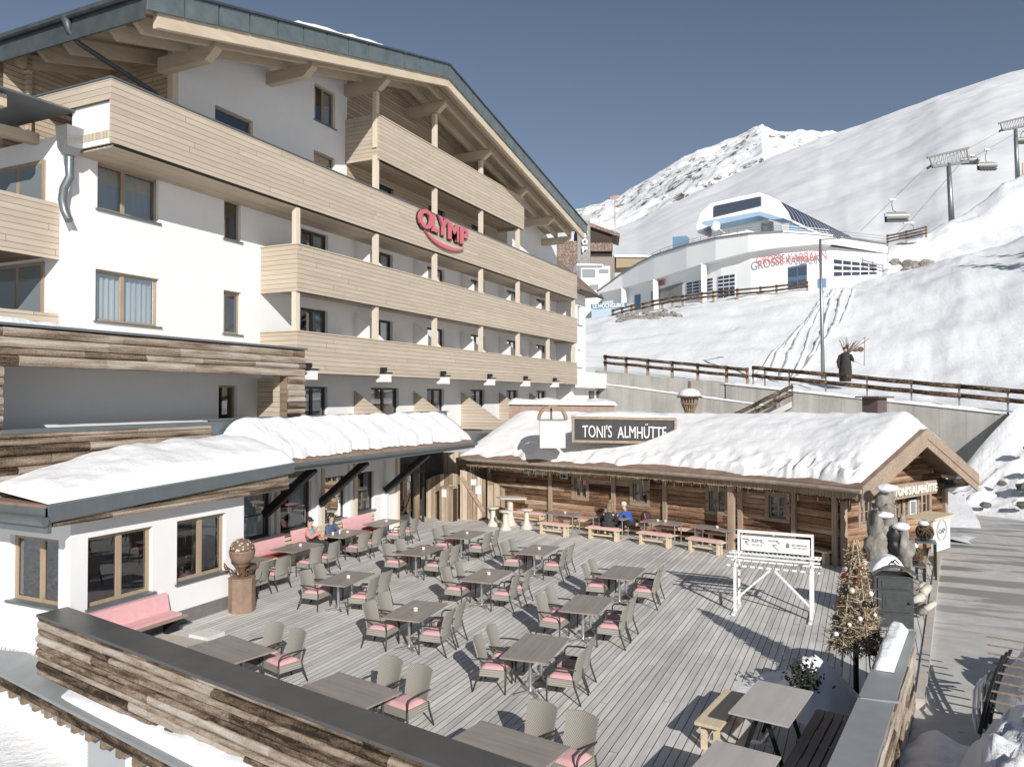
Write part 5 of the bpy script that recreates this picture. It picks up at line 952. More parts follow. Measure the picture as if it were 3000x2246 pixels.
# ---------------------------------------------------------------- Toni's hut
HW = [V(-15.9, 31.5, 0), V(-7.2, 29.6, 0), V(-2.25, 27.9, 0), V(-.75, 26.85, 0)]
GD = V(.534, .845, 0)                                        # gable direction
hut = thing('mountain_hut', 'long brown log hut with small windows and a broad snow covered gable roof', 'hut', (-6, 30, 0))
def hseg(i): 
    d = HW[i + 1] - HW[i]; l = d.length; u = d / l; return HW[i], u, V(u.y, -u.x, 0), l
def hloc(i): P, u, n, l = hseg(i); return frame(P, u, V(-n.x, -n.y, 0))
hwins = {0: [(5.4, 6.0), (8.2, 8.85)], 1: [(2.05, 2.7)], 2: []}
hwins = {0: [(4.75, 5.35), (7.55, 8.2)], 1: [(2.0, 2.65), (4.35, 5.0)], 2: []}
ZH = 2.75
def hut_windows(P, u, n, l, ws, z0, z1, parent):
    fs = []
    for a, c in ws:
        fr = window(parent, P, u, n, a, c, z0, z1, inset=.05, fw=.055, mull=((a + c) / 2,), bars=((z0 + z1) / 2,), mat='hut_trim', curtain='none', sill=False, room=.5)
        t = MB(); pt = lambda q, z, d: P + u * q + V(0, 0, z) + n * d
        for (ua, ub, za, zb) in ((a - .13, a + .005, z0 - .13, z1 + .13), (c - .005, c + .13, z0 - .13, z1 + .13), (a + .007, c - .007, z1 - .002, z1 + .13), (a + .007, c - .007, z0 - .13, z0 + .002)):
            t.hexa([pt(ua, za, 0), pt(ub, za, 0), pt(ub, za, .045), pt(ua, za, .045), pt(ua, zb, 0), pt(ub, zb, 0), pt(ub, zb, .045), pt(ua, zb, .045)])
        t.build('window_surround', M['hut_trim'], fr)
        cu = MB(); cu.grid(lambda s, v: P + u * (a + .05 + (c - a) * .42 * s * (1 - .35 * v)) + V(0, 0, z0 + .05 + (z1 - z0 - .1) * v) - n * (.26 + .02 * math.sin(s * 14)), 8, 2); cu.build('curtain', M['curtain'], fr)
def logs(mb, P, u, n, l, z0, z1, holes, row=.22, seed=0):
    """squared logs with rounded faces"""
    log_cladding(mb, P + V(0, 0, 0), u, n, 0, l, z0, z1, row, .035, seed, ln=(2.5, 5), holes=holes)
def hut_mat():
    m, nt, b = new_mat('red_brown_logs'); T = NT(nt); o = T.obj()
    n1 = T.noise(T.mapp(o, (.9, .9, 13)), 1, 7, .68, .5); n2 = T.noise(T.mapp(o, (.5, .5, 3.2)), 1, 4, .6); n3 = T.noise(o, 20, 4, .7)
    f = T.math('ADD', T.math('MULTIPLY', n1, .6), T.math('MULTIPLY', n2, .55)); f = T.math('ADD', f, T.math('MULTIPLY', T.math('SUBTRACT', n3, .5), .35))
    tn = T.n('ShaderNodeAttribute'); tn.attribute_name = 'tone'; f = T.math('ADD', f, T.math('MULTIPLY', T.math('SUBTRACT', tn.outputs['Fac'], .5), .28))
    col = T.ramp(f, [(.36, (.05, .026, .016)), (.50, (.19, .105, .062)), (.66, (.36, .225, .14)), (.84, (.58, .47, .37))])
    nt.links.new(col, b.inputs['Base Color']); b.inputs['Roughness'].default_value = .85; b.inputs['Specular IOR Level'].default_value = .2
    T.bump(T.math('ADD', n1, T.math('MULTIPLY', n3, .4)), .6, .02, b); return m
M['hut_log'] = hut_mat()
for i in range(3):
    P, u, n, l = hseg(i); b = MB(); zz = (1.22, 2.0)
    hs = [(a, c, zz[0], zz[1]) for a, c in hwins[i]]
    wall(b, P, u, n, 0, l, 0, lambda q: ZH, hs, depth=.2); lb = MB(); logs(lb, P, u, n, l, .02, ZH, [(a - .02, c + .02, zz[0] - .05, zz[1] + .05) for a, c in hwins[i]], seed=40 + i)
    wb = b.build('wall', M['hut_log'], hut); lb.build('logs', M['hut_log'], wb); hut_windows(P, u, n, l, hwins[i], *zz, hut)
GP = HW[3]; GN = V(GD.y, -GD.x, 0); GL = 6.4
gw = [(1.12, 1.74), (2.98, 3.62), (4.66, 5.34)]
b = MB(); wall(b, GP, GD, GN, 0, GL, 0, lambda q: 2.5 + 1.65 * (1 - abs(q - GL / 2) / (GL / 2)), [(a, c, 1.25, 2.0) for a, c in gw], breaks=(GL / 2,), depth=.2)
lb = MB(); logs(lb, GP, GD, GN, GL, .02, 2.5, [(a - .02, c + .02, 1.2, 2.05) for a, c in gw], seed=50)
for k in range(7):
    z = 2.5 + k * .2; m = (z + .2 - 2.5) / 1.65 * GL / 2
    if GL - 2 * m > .4: log_cladding(lb, GP, GD, GN, m, GL - m, z, z + .2, .2, .035, 60 + k)
wb = b.build('gable_wall', M['hut_log'], hut); lb.build('logs', M['hut_log'], wb); hut_windows(GP, GD, GN, GL, gw, 1.25, 2.0, hut)
b = MB()
for i, us in ((0, (.12, 3.55, 6.7)), (1, (.12, 3.3)), (2, (.1, 1.72))):
    P, u, n, l = hseg(i)
    for q in us: b = MB(); c = P + u * q + n * .09; b.obox((c.x, c.y, 1.25), (.17, .1, 2.5), math.atan2(u.y, u.x)); b.build('wall_post', M['hut_post'], hut)
for q in (.1, GL - .1): b = MB(); c = GP + GD * q + GN * .09; b.obox((c.x, c.y, 1.25), (.2, .12, 2.5), math.atan2(GD.y, GD.x)); b.build('wall_post', M['hut_post'], hut)
P, u, n, l = hseg(1); c = P + u * 3.3 + n * .75
b = MB(); b.obox((c.x, c.y, 1.25), (.2, .2, 2.5), math.atan2(u.y, u.x)); b.build('porch_post', M['hut_post'], hut)
# roof: stations along the eave; ridge above the middle
EV = [V(-17.0, 30.55, 2.62), V(-11.6, 29.45, 2.62), V(-7.49, 28.44, 2.62), V(-2.63, 26.80, 2.62), V(-.10, 25.3, 2.62)]
RG = [V(-15.9, 34.3, 4.35), V(-10.3, 33.2, 4.3), V(-6.0, 32.1, 4.25), V(-1.0, 30.1, 4.28), V(1.86, 28.42, 4.32)]
BE = [V(-14.8, 38.0, 2.62), V(-9.0, 36.9, 2.62), V(-4.4, 35.6, 2.62), V(.9, 33.4, 2.62), V(3.62, 31.2, 2.62)]
def loft(A, B, u, v):
    s = u * (len(A) - 1); i = min(int(s), len(A) - 2); t = s - i
    return (A[i].lerp(A[i + 1], t)).lerp(B[i].lerp(B[i + 1], t), v)
b = MB()
for A, B in ((EV, RG), (RG, BE)):
    for i in range(4):
        b.hexa([A[i], A[i + 1], B[i + 1], B[i], A[i] + V(0, 0, .1), A[i + 1] + V(0, 0, .1), B[i + 1] + V(0, 0, .1), B[i] + V(0, 0, .1)])
hr_ = b.build('roof', plain('brown_roof_boards', (.24, .16, .12), .85, var=.3, vs=2), hut)
b = MB()                                                      # wooden gutter and valance boards along the eave
for i in range(4): b.tube([EV[i] + V(0, -.12, -.0), EV[i + 1] + V(0, -.12, -.0)], .075, 8)
b.build('gutter', plain('weathered_gutter', (.30, .25, .21), .7, var=.3), hr_)
b = MB()
for i in range(4):
    d = (EV[i + 1] - EV[i]).normalized(); nn = V(d.y, -d.x, 0); n = int((EV[i + 1] - EV[i]).length / .11)
    for k in range(n):
        p = EV[i].lerp(EV[i + 1], (k + .5) / n) - nn * .05; h = .24 + .05 * random.random(); b.obox((p.x, p.y, 2.60 - h / 2), (.1, .025, h), math.atan2(d.y, d.x))
b.build('valance', M['barn_z'], hr_)
b = MB()
for i in range(3):
    P, u, n, l = hseg(i)
    for k in range(int(l / .9)): c = P + u * (.5 + k * .9); b.beam(c + n * .0 + V(0, 0, 2.72), c + n * .95 + V(0, 0, 2.45), .12, .16)
b.build('eave_rafters', M['barn_plain'], hr_)
b = MB()                                                      # barge boards of the gable, two boards each side
vn = GN * .0
for A, B in ((EV[4], RG[4]), (RG[4], BE[4])):
    for lo, hi, d in ((-.22, .13, .0), (-.48, -.225, -.03)):
        A2, B2 = A + GN * d, B + GN * d
        b.hexa([A2 + V(0, 0, lo), B2 + V(0, 0, lo), B2 + GN * .06 + V(0, 0, lo), A2 + GN * .06 + V(0, 0, lo), A2 + V(0, 0, hi), B2 + V(0, 0, hi), B2 + GN * .06 + V(0, 0, hi), A2 + GN * .06 + V(0, 0, hi)])
b.build('barge_boards', M['hut_trim'], hr_)
b = MB()
for q, z, ex in ((GL / 2, 3.55, .9), (.2, 2.3, .9), (GL - .2, 2.3, .35)):
    c = GP + GD * q + V(0, 0, z); b.tube([c - GN * .3, c + GN * ex], [.17, .15], 10, jit=.05)
b.tube([GP - GD * .5 + GN * .35 + V(0, 0, 2.3), GP + GD * (GL + .9) + GN * .35 + V(0, 0, 2.3)], .15, 10, jit=.05); b.build('log_beams', M['barn_logs'], hr_, smooth=True)
# icicle light fringe under the eaves
b = MB(); rg = random.Random(5)
for i in range(4):
    n = int((EV[i + 1] - EV[i]).length / .09)
    for k in range(n):
        p = EV[i].lerp(EV[i + 1], k / n) + V(0, .05, -.28); L = rg.uniform(.05, .3) * (.35 + .65 * (k % 4 == 0))
        b.tube([p, p + V(rg.uniform(-.02, .02), 0, -L)], .004, 3, cap=False)
        for q in range(int(L / .12)): b.ball(p + V(rg.uniform(-.02, .02), rg.uniform(-.02, .02), -.1 - q * .12), .010, 4, 3)
o = b.build('light_fringe', plain('icicle_lights', (.46, .40, .31), .5)); tag(o, 'fringe of unlit icicle string lights hanging below the hut eave', 'string lights')
# snow on the hut roof: smooth cap above, broken lumpy band at the eave
def hrag(u): return (.01 + .13 * abs(nz(u * 11, .4)) + .05 * abs(nz(u * 37, 3.1)), 1.04)
def hth(u, v):
    big = (.34 + .26 * u) * (1 - .62 * math.exp(-((u - .44) / .13) ** 2 - ((v - .3) / .34) ** 2)); l = abs(fbm(u * 26, v * 5, 2.2, 1, 3)) * .55 * max(0, 1 - v * 2.6) * (.4 + u)
    return big * (.55 + .45 * min(1, v * 1.6)) + .06 * nz(u * 14, v * 5) - l * .8
snow('hut_roof_snow', snow_sheet(lambda u, v: loft(EV, RG, u * .985, min(v, 1)) + V(0, 0, .1), hth, 190, 60, 31, .03, 1.8, .05, rag=hrag), 'deep snow on the front slope of the hut roof, lumpy and broken along the eave', 'snow_fine')
snow('hut_roof_snow', snow_sheet(lambda u, v: loft(RG, BE, u * .985, v) + V(0, 0, .1), lambda u, v: .22 + .38 * u, 60, 16, 36, .05, .9, .05), 'snow on the back slope of the hut roof behind its ridge')
# ---------------------------------------------------------------- concrete retaining wall with snow, fence and stair
def concrete_mat():
    m, nt, b = new_mat('board_marked_concrete'); T = NT(nt); o = T.obj()
    n = T.noise(o, .6, 7, .65); st = T.noise(T.mapp(o, (1.6, 1.6, .12)), 1.0, 6, .65)
    x = T.math('FRACT', T.math('DIVIDE', T.sep(o)[0], 1.25)); j = T.ramp(x, [(.0, 0), (.02, 1)])
    col = T.ramp(T.math('ADD', T.math('MULTIPLY', n, .5), T.math('MULTIPLY', st, .5)), [(.32, (.30, .29, .265)), (.66, (.52, .51, .475))])
    col = T.mix(j, (.26, .25, .225), col); nt.links.new(col, b.inputs['Base Color']); T.bump(T.math('ADD', n, j), .25, .03, b); b.inputs['Roughness'].default_value = .85; return m
M['concrete'] = concrete_mat()
WA, WB = V(6.9, 46.95, 4.55), V(-18.5, 54.65, 7.5)
cw = thing('retaining_wall', 'tall grey concrete retaining wall with drip stains behind the hut', 'wall', (-5, 50, 0))
def wseg(mb, t0, t1, zo0, zo1, off=0, lo=-1.5):
    p, q = WA.lerp(WB, t0), WA.lerp(WB, t1); d = (WB - WA).normalized(); n = V(d.y, -d.x, 0) * -1 if False else V(-d.y, d.x, 0)
    n = -n if n.y > 0 else n
    a, b_ = p + n * off, q + n * off
    mb.hexa([(a.x, a.y, lo), (b_.x, b_.y, lo), (b_.x - n.x * .5, b_.y - n.y * .5, lo), (a.x - n.x * .5, a.y - n.y * .5, lo), (a.x, a.y, a.z + zo0), (b_.x, b_.y, b_.z + zo1), (b_.x - n.x * .5, b_.y - n.y * .5, b_.z + zo1), (a.x - n.x * .5, a.y - n.y * .5, a.z + zo0)])
b = MB()
for t0, t1 in ((0, .268), (.272, .60), (.605, 1.0)): wseg(b, t0, t1, 0, 0)
b.build('panels', M['concrete'], cw)
b = MB(); wseg(b, .47, 1.0, -1.15, -1.0, off=.12); b.build('lower_step', M['concrete'], cw)
b = MB()
p = WA + V(.0, 0, 0); b.hexa([(6.95, 46.9, -1), (11, 49.5, -1), (11, 50, -1), (7, 47.4, -1), (6.95, 46.9, 4.5), (11, 49.5, 4.3), (11, 50, 4.3), (7, 47.4, 4.5)]); b.build('return_wall', M['concrete'], cw)
snow('wall_snow', snow_sheet(lambda u, v: WA.lerp(WB, .01 + .60 * u) + V(-.05, -.08 + .62 * v, .0), lambda u, v: .17 + .06 * nz(u * 30, 1), 90, 6, 8, .07, 1.5, .12), 'white snow strip along the top of the concrete wall under the rails')
snow('wall_snow', snow_sheet(lambda u, v: WA.lerp(WB, .48 + .5 * u) + V(-.05, -.16 + .15 * v, -1.12 + .12 * u), lambda u, v: .12, 50, 4, 9, .05, 1.5, .2), 'thin snow strip on the lower step of the concrete wall')
def fence(name, pts, label, zs=(.55, 1.05), r=.09, post=.045, posth=1.2, mat='barn_logs', pm='grey_metal', group=None, sag=0):
    f = thing(name, label, 'fence', tuple(pts[0]), group)
    for p in pts:
        b = MB(); b.box(p[0] - post, p[0] + post, p[1] - post, p[1] + post, p[2] - .25, p[2] + posth); b.build('post', M[pm], f)
    for z in zs:
        for p, q in zip(pts, pts[1:]):
            b = MB(); P, Q = Vector(p) + V(0, -post - r * .7, z), Vector(q) + V(0, -post - r * .7, z); d = (Q - P) * .04
            b.tube([P - d, P.lerp(Q, .5) + V(0, 0, rnd(-.03, .03)), Q + d], [r * 1.05, r, r * .92], 8, jit=.05); b.build('rail', M[mat], f, smooth=True)
    return f
tl = [-.16, -.08, 0, .085, .175, .265, .355, .44, .5, .53]
fence('rail_fence', [tuple(WA.lerp(WB, t) + V(0, .35, .15)) for t in tl], 'two railed log fence with steel posts along the road above the concrete wall', zs=(.6, 1.1), r=.13, posth=1.25)
tl = [.545, .60, .68, .755, .83, .90, .97]
fence('rail_fence', [tuple(WA.lerp(WB, t) + V(0, .35, .15)) for t in tl], 'weathered log fence with thick wooden posts on the left half of the concrete wall', zs=(.5, .95), r=.11, post=.09, posth=1.1, pm='barn_z')
S0, S1 = V(*STAIR[0]), V(*STAIR[1])
st = fence('stair_railing', [tuple(S0.lerp(S1, t) + V(0, -.3, -.9)) for t in (0, .22, .62, .95)], 'sloping log railing of the stair down the concrete wall', zs=(.42, .85), r=.12, posth=1.05)
b = MB(); b.hexa([tuple(S0 + V(0, -.5, -1.3)), tuple(S1 + V(-1, -.5, -1.9)), tuple(S1 + V(-1, .6, -1.9)), tuple(S0 + V(0, .6, -1.3)), tuple(S0 + V(0, -.5, -.95)), tuple(S1 + V(-1, -.5, -1.5)), tuple(S1 + V(-1, .6, -1.5)), tuple(S0 + V(0, .6, -.95))]); b.build('stringer', M['concrete'], st)
o = b = MB(); b.box(-7.62, -7.42, 44.9, 45.1, -1, 5.3)
# snow bank between wall end and road
def bankfn(u, v):
    base = V(3.4 + 9 * u, 41.6 - 2.0 * u + .5 * math.sin(u * 9), -.12); topp = V(6.4 + 8 * u, 46.6 - .5 * u, 5.0 + .9 * u)
    if u < .12: topp = V(3.9, 45.0, .6).lerp(topp, u / .12)
    p = base.lerp(topp, v); p.z = base.z + (topp.z - base.z) * (v ** 1.5)
    p.z += .5 * fbm(p.x, p.y, p.z, .6) * math.sin(math.pi * v) + .25 * fbm(p.x, p.y, p.z, 2.1) * math.sin(math.pi * min(v * 1.3, 1)); return p
g = MB(); g.grid(bankfn, 50, 34); tag(g.build('snow_bank', M['bank'], smooth=True), None, None, kind='structure')
g = MB(); g.grid(lambda u, v: (lambda x, y: (x, y, -.15 + .85 * max(0, min(1, (y - 36 - .2 * abs(x)) / 8)) + .25 * fbm(x, y, 0, .5)))(-30 + 34.5 * u, 33.5 + 17 * v), 40, 24); tag(g.build('snow_ground', M['snow'], smooth=True), None, None, kind='structure')
for k in range(9):
    x, y, z, r = [(6.9, 42.6, 1.2, .45), (7.6, 43.0, 2.2, .35), (6.6, 41.5, .5, .3), (8.2, 42.2, 1.0, .5), (8.6, 43.5, 2.9, .3), (5.2, 42.0, .35, .25), (7.3, 43.9, 3.0, .3), (6.0, 43.2, 1.3, .22), (9.2, 42.0, .9, .4)][k]
    b = MB(); b.ball((x, y, z), (r, r * .8, r * .6), 9, 6, jit=.22); o = b.build('rock', plain('dark_rock', (.13, .12, .105), .9, var=.4, vs=3) if k == 0 else bpy.data.materials['dark_rock']); tag(o, 'dark rock poking out of the snow bank right of the hut', 'rock', 'rocks in the snow bank by the road')
# ---------------------------------------------------------------- street lamp, wicker torch, roadside figure
def V3(t): return Vector(t)
lp_ = thing('street_lamp', 'tall grey street lamp post with one arm on the snowy road above the wall', 'street lamp', LAMP[0])
a0, a1, a2 = V3(LAMP[0]), V3(LAMP[1]), V3(LAMP[2])
b = MB(); b.tube([a0 - V(0, 0, .4), a0.lerp(a1, .33), a1], [.14, .12, .085], 10); b.build('pole', M['grey_metal'], lp_, smooth=True)
b = MB(); b.tube([a1 - V(0, 0, .06), a1.lerp(a2, .7) + V(0, 0, .02)], .05, 8); b.build('arm', M['grey_metal'], lp_)
b = MB(); m_ = a1.lerp(a2, .82); b.ball(m_ + V(0, 0, .04), (.32, .14, .08), 10, 6); b.build('lamp_head', M['grey_metal'], lp_, smooth=True)
tx, ty = TORCH[0][0], TORCH[0][1]
tc = thing('wicker_torch', 'large rusty wicker torch lantern with a round snow covered hat behind the hut', 'lantern', (tx, ty, 0))
M['rust'] = plain('rusty_metal', (.20, .115, .07), .8, .3, var=.45, vs=7, bump=.2)
b = MB(); b.tube([(tx, ty, 0), (tx, ty, 4.75)], .09, 8); b.build('pole', M['rust'], tc)
b = MB(); n = 18
for k in range(n):
    t = 2 * math.pi * k / n; c, s = math.cos(t), math.sin(t)
    b.tube([(tx + c * .10, ty + s * .10, 4.3), (tx + c * .26, ty + s * .26, 4.75), (tx + c * .42, ty + s * .42, 5.15), (tx + c * .44, ty + s * .44, 5.45)], .035, 5, jit=.2)
for z, r in ((4.5, .17), (4.8, .28), (5.1, .41), (5.4, .45)):
    b.tube([(tx + r * math.cos(2 * math.pi * q / 20), ty + r * math.sin(2 * math.pi * q / 20), z) for q in range(21)], .03, 5)
b.lathe([(.08, 4.45), (.2, 4.75), (.3, 5.1), (.32, 5.4)], (tx, ty, 0), 14); b.build('basket', M['barn_z'], tc)
b = MB(); b.lathe([(.02, 5.46), (.66, 5.44), (.70, 5.47), (.4, 5.62), (.1, 5.7), (.06, 6.3), (.02, 6.32)], (tx, ty, 0), 20); b.build('hat', M['rust'], tc, smooth=40)
b = MB(); b.lathe([(.58, 5.5), (.6, 5.58), (.48, 5.78), (.25, 5.9), (.08, 5.93)], (tx, ty, 0), 20, jit=.03); b.build('snow_cap', M['snow_fine'], tc, smooth=True)
fx, fy, fz = FIG[0]
fg = thing('costumed_figure', 'dark long coated roadside figure holding a bent pole with a hanging sign', 'figure', FIG[0])
M['coat'] = plain('dark_fur_coat', (.035, .032, .03), .95, var=.5, vs=6, bump=.4, bd=.05)
b = MB(); b.lathe([(.36, -.4), (.40, .2), (.38, .75), (.33, 1.15), (.34, 1.4), (.22, 1.52), (.10, 1.58)], (fx, fy, fz), 16, jit=.07); b.tube([(fx - .3, fy, fz + 1.38), (fx - .45, fy - .1, fz + .95), (fx - .4, fy - .2, fz + .5)], [.12, .11, .08], 8); b.tube([(fx + .3, fy, fz + 1.38), (fx + .45, fy - .15, fz + 1.05), (fx + .5, fy - .3, fz + .95)], [.12, .11, .07], 8); b.build('coat', M['coat'], fg, smooth=True)
b = MB(); b.ball((fx, fy - .02, fz + 1.72), (.115, .13, .15), 10, 8); b.build('face', plain('carved_face', (.45, .33, .26), .7), fg, smooth=True)
b = MB(); b.ball((fx - .02, fy + .03, fz + 1.82), (.16, .16, .12), 10, 6, jit=.15); b.build('fur_cap', M['coat'], fg, smooth=True)
b = MB(); h0, h1, h2 = V3(FIG2[0]), V3(FIG2[1]), V3(FIG2[2]); b.tube([(fx + .5, fy - .3, fz + .97), tuple(V(fx + 1.15, fy - .1, fz + .65)), (fx + 1.2, fy - .05, fz + 2.55)], .03, 6); b.build('bent_pole', M['barn_z'], fg)
b = MB(); b.ball((fx + .95, fy - .08, fz + 1.75), (.2, .05, .18), 10, 6); b.ball((fx + .62, fy - .08, fz + 1.7), (.2, .05, .12), 10, 6); b.build('hanging_sign', M['rust'], fg)
bs = MB(); rg = random.Random(3)
for k in range(26):
    a = rg.uniform(-.6, .9); l = rg.uniform(.5, 1.3); q0 = V(fx + .1 + rg.uniform(-.1, .1), fy + .3, fz + 1.5)
    pts = [q0]; 
    for i in range(4): pts.append(pts[-1] + V(math.sin(a + .3) * l * .3 + rg.uniform(-.08, .1), rg.uniform(-.05, .05), math.cos(a) * l * .25 + rg.uniform(-.03, .05)))
    bs.tube(pts, [.03, .025, .02, .014, .008], 4)
bs.tube([(fx + .1, fy + .3, fz - .4), (fx + .1, fy + .3, fz + 1.55)], .05, 6)
o = bs.build('bush', plain('dry_twigs', (.14, .11, .085), .9)); tag(o, 'bare twiggy bush right behind the dark coated figure', 'bush')
# ---------------------------------------------------------------- lift station
stn = thing('lift_station', 'curved white ski lift station with blue trims, shutters and red lettering on the slope', 'building', (-10, 112, 19))
M['stn_white'] = plain('station_white', (.76, .76, .75), .6, var=.02, vs=.4)
M['stn_shade'] = plain('station_soffit_grey', (.66, .66, .66), .7, var=.03, vs=.3)
M['stn_blue'] = plain('station_blue', (.07, .16, .30), .5, var=.08, vs=.4)
M['stn_blue_l'] = plain('station_light_blue', (.15, .26, .38), .5, var=.06, vs=.4)
M['stn_glass'] = plain('station_dark_glass', (.03, .04, .065), .08, spec=.8)
b = MB(); bb = MB(); R_ = [V3(p) for p in ST_R]
T_, B_, G_ = [V3(p) for p in ST_T], [V3(p) for p in ST_B], [V3(p) for p in ST_G]
def out(i, d):
    a, c = T_[max(i - 1, 0)], T_[min(i + 1, len(T_) - 1)]; t = (c - a); n = V(t.y, -t.x, 0).normalized(); return n * d
n = len(T_)
for i in range(n - 1):
    o0, o1 = out(i, 1.3), out(i + 1, 1.3)
    b.face(B_[i] + o0, B_[i + 1] + o1, T_[i + 1] + o1, T_[i] + o0)                  # parapet band
    b.face(B_[i] + o0, B_[i + 1] + o1, B_[i + 1], B_[i])                            # underside
    b.face(T_[i] + o0, T_[i + 1] + o1, T_[i + 1] + V(-6, 22, 0), T_[i] + V(-6, 22, 0))   # roof
    bb.face(G_[i] - V(0, 0, 2), G_[i + 1] - V(0, 0, 2), B_[i + 1], B_[i])           # wall
T0 = T_[-1] + out(n - 1, 1.3); 
b.face(T0, R_[0], R_[1], B_[-1] + out(n - 1, 1.3)); b.face(T0, R_[0], R_[0] + V(-6, 22, 0), T_[-1] + V(-6, 22, 0)); b.face(R_[0], R_[1], R_[1] + V(-6, 22, 0), R_[0] + V(-6, 22, 0))
bb.face(B_[-1], R_[1] + V(-.05, .1, 0), R_[2] + V(-.05, .1, -2), G_[-1] - V(0, 0, 2)); bb.face(R_[1], R_[2] - V(0, 0, 2), R_[2] + V(-6, 22, -2), R_[1] + V(-6, 22, 0))
bb.build('wall', M['stn_white'], stn); pb_ = b.build('parapet_band', M['stn_white'], stn)
b = MB()
for i in range(n - 1): b.beam(T_[i] + out(i, 1.35), T_[i + 1] + out(i + 1, 1.35), .3, .22)
b.beam(T0, R_[0], .3, .22); b.build('roof_edge', M['grey_metal'], pb_)
def plate(name, q, m, off=.12, parent=stn, th=.1):
    q = [V3(p) for p in q]; nrm = (q[1] - q[0]).cross(q[3] - q[0]).normalized()
    if nrm.dot(V(0, -1, 0)) < 0: nrm = -nrm
    b = MB(); b.prism([p + nrm * off for p in q], -nrm * th); return b.build(name, m, parent), nrm, q
def gridplate(name, q, nu, nv, m, fm, v0=0):
    o, nrm, q = plate(name, q, fm, .1)
    L = lambda u, v: (q[3].lerp(q[2], u)).lerp(q[0].lerp(q[1], u), v)
    b = MB()
    for i in range(nu):
        for j in range(nv):
            if j < v0: continue
            e = .08 / nu * nu
            b.face(*[L((i + a) / nu, (j + c) / nv) + nrm * .13 for a, c in ((.06, .18), (.94, .18), (.94, .85), (.06, .85))])
    b.build('panes', m, o); return o
gridplate('garage_door', ST_I['garage_door'], 5, 5, M['stn_glass'], M['white_paint'], 2)
gridplate('roller_shutter', ST_I['left_shutter'], 4, 6, M['stn_glass'], M['stn_shade'], 0); gridplate('roller_shutter', ST_I['right_shutter'], 3, 6, M['stn_glass'], M['stn_shade'], 0)
o, _, _ = plate('window', ST_I['blue_window'], M['stn_blue'], .1); gridplate('glazed_front', ST_I['blue_window'], 2, 2, M['stn_glass'], M['stn_blue'])
plate('door', ST_I['blue_door'], M['stn_blue'], .1); plate('side_door', ST_I['small_door'], M['stn_blue'], .1)
plate('garage_opening', ST_I['big_opening'], plain('dim_garage', (.22, .215, .21), .9, var=.2, vs=.4), .1)
for i in (2, 4, 7): b = MB(); p = G_[i] + out(i, .9); b.box(p.x - .35, p.x + .35, p.y - .35, p.y + .35, p.z - 1, B_[i].z); b.build('column', M['stn_white'], stn)
def text_on(txt, p0, p1, h, m, parent, name='lettering', off=.12, ext=.05, bold=.0):
    p0, p1 = V3(p0), V3(p1); xd = (p1 - p0); l = xd.length; xd.normalize(); yd = V(0, 0, 1); yd = (yd - xd * yd.dot(xd)).normalized()
    t = text_mesh(txt, 1.0, .03, bold); xs = [p[0] for p in t.v]; ys = [p[1] for p in t.v]; w_, h_ = max(xs) - min(xs), max(ys) - min(ys); cx, cy = (max(xs) + min(xs)) / 2, (max(ys) + min(ys)) / 2
    t.v = [((p[0] - cx) * l / w_, (p[1] - cy) * h / h_, p[2] * ext / .03) for p in t.v]
    c = (p0 + p1) / 2; z = xd.cross(yd); c = c + z * off
    return t.xf(frame(c, xd, yd)).build(name, m, parent)
M['stn_red'] = plain('station_red_letters', (.42, .12, .14), .6)
text_on('GROSSE KARBAHN', ST_TXT[0], ST_TXT[1], ST_TXT[2][2] - ST_TXT[3][2] + .2, M['stn_red'], stn, off=1.0, bold=.01)
text_on('GROSSE', ST_TXT2[0], ST_TXT2[1], .8, M['stn_red'], stn, off=.3, bold=.015)
# upper bull-wheel house
hd = thing('lift_house', 'white rounded upper lift house with dark window strip and a ribbed blue-black tunnel roof', 'building', (-18, 121, 28))
Fp = [V3(p) for p in HEADF]; HV = V3(HEADV)
b = MB(); b.face(*Fp); sh = [p + HV * .08 for p in Fp]
for i in range(len(Fp) - 1): b.face(Fp[i], Fp[i + 1], sh[i + 1], sh[i])
b.face(*sh); b.build('shell', M['stn_white'], hd)
b = MB(); prof = Fp[4:8]
for k in range(24):
    a, c = .08 + .92 * k / 24, .08 + .92 * (k + .86) / 24
    for i in range(3): b.face(prof[i] + HV * a, prof[i + 1] + HV * a, prof[i + 1] + HV * c, prof[i] + HV * c)
    a2 = .08 + .92 * (k + 1) / 24; cen = V(-16, 122, 33)
    for i in range(3): b.face(prof[i] * 1 + HV * c - V(0, 0, .15), prof[i + 1] + HV * c - V(.12, 0, .1), prof[i + 1] + HV * a2 - V(.12, 0, .1), prof[i] + HV * a2 - V(0, 0, .15))
b.build('tunnel_roof', plain('blue_black_roof', (.035, .045, .085), .35, .3, var=.2, vs=.5), hd)
b = MB(); p0 = Fp[7]; b.face(p0 + HV * .05, p0 + HV, p0 + HV - V(0, 0, 2.2), p0 + HV * .05 - V(0, 0, 2.0)); b.build('blue_side', M['stn_blue_l'], hd)
b = MB(); b.beam(p0 + HV * .02, p0 + HV, .5, .35); b.build('eave_trim', M['stn_white'], hd)
b = MB(); b.prism([V3(p) for p in HEADW], V(.2, .5, 0)); b.build('window_strip', M['stn_glass'], hd)
b = MB(); q = [V3(p) for p in BLUE]; b.prism(q, V(1.2, 3.0, 0)); b.build('blue_canopy', M['stn_blue_l'], hd)
b = MB(); b.face(*[V3(p) for p in BODY]); b.face(*[V3(p) for p in BODY2]); q = [V3(p) for p in BODY]; b.face(q[0], q[3], q[3] + V(-2, 14, 0), q[0] + V(-2, 14, 0)); b.build('body', M['stn_white'], hd)
q = [V3(p) for p in BODY2]; L = lambda u, v: (q[3].lerp(q[2], u)).lerp(q[0].lerp(q[1], u), v); 
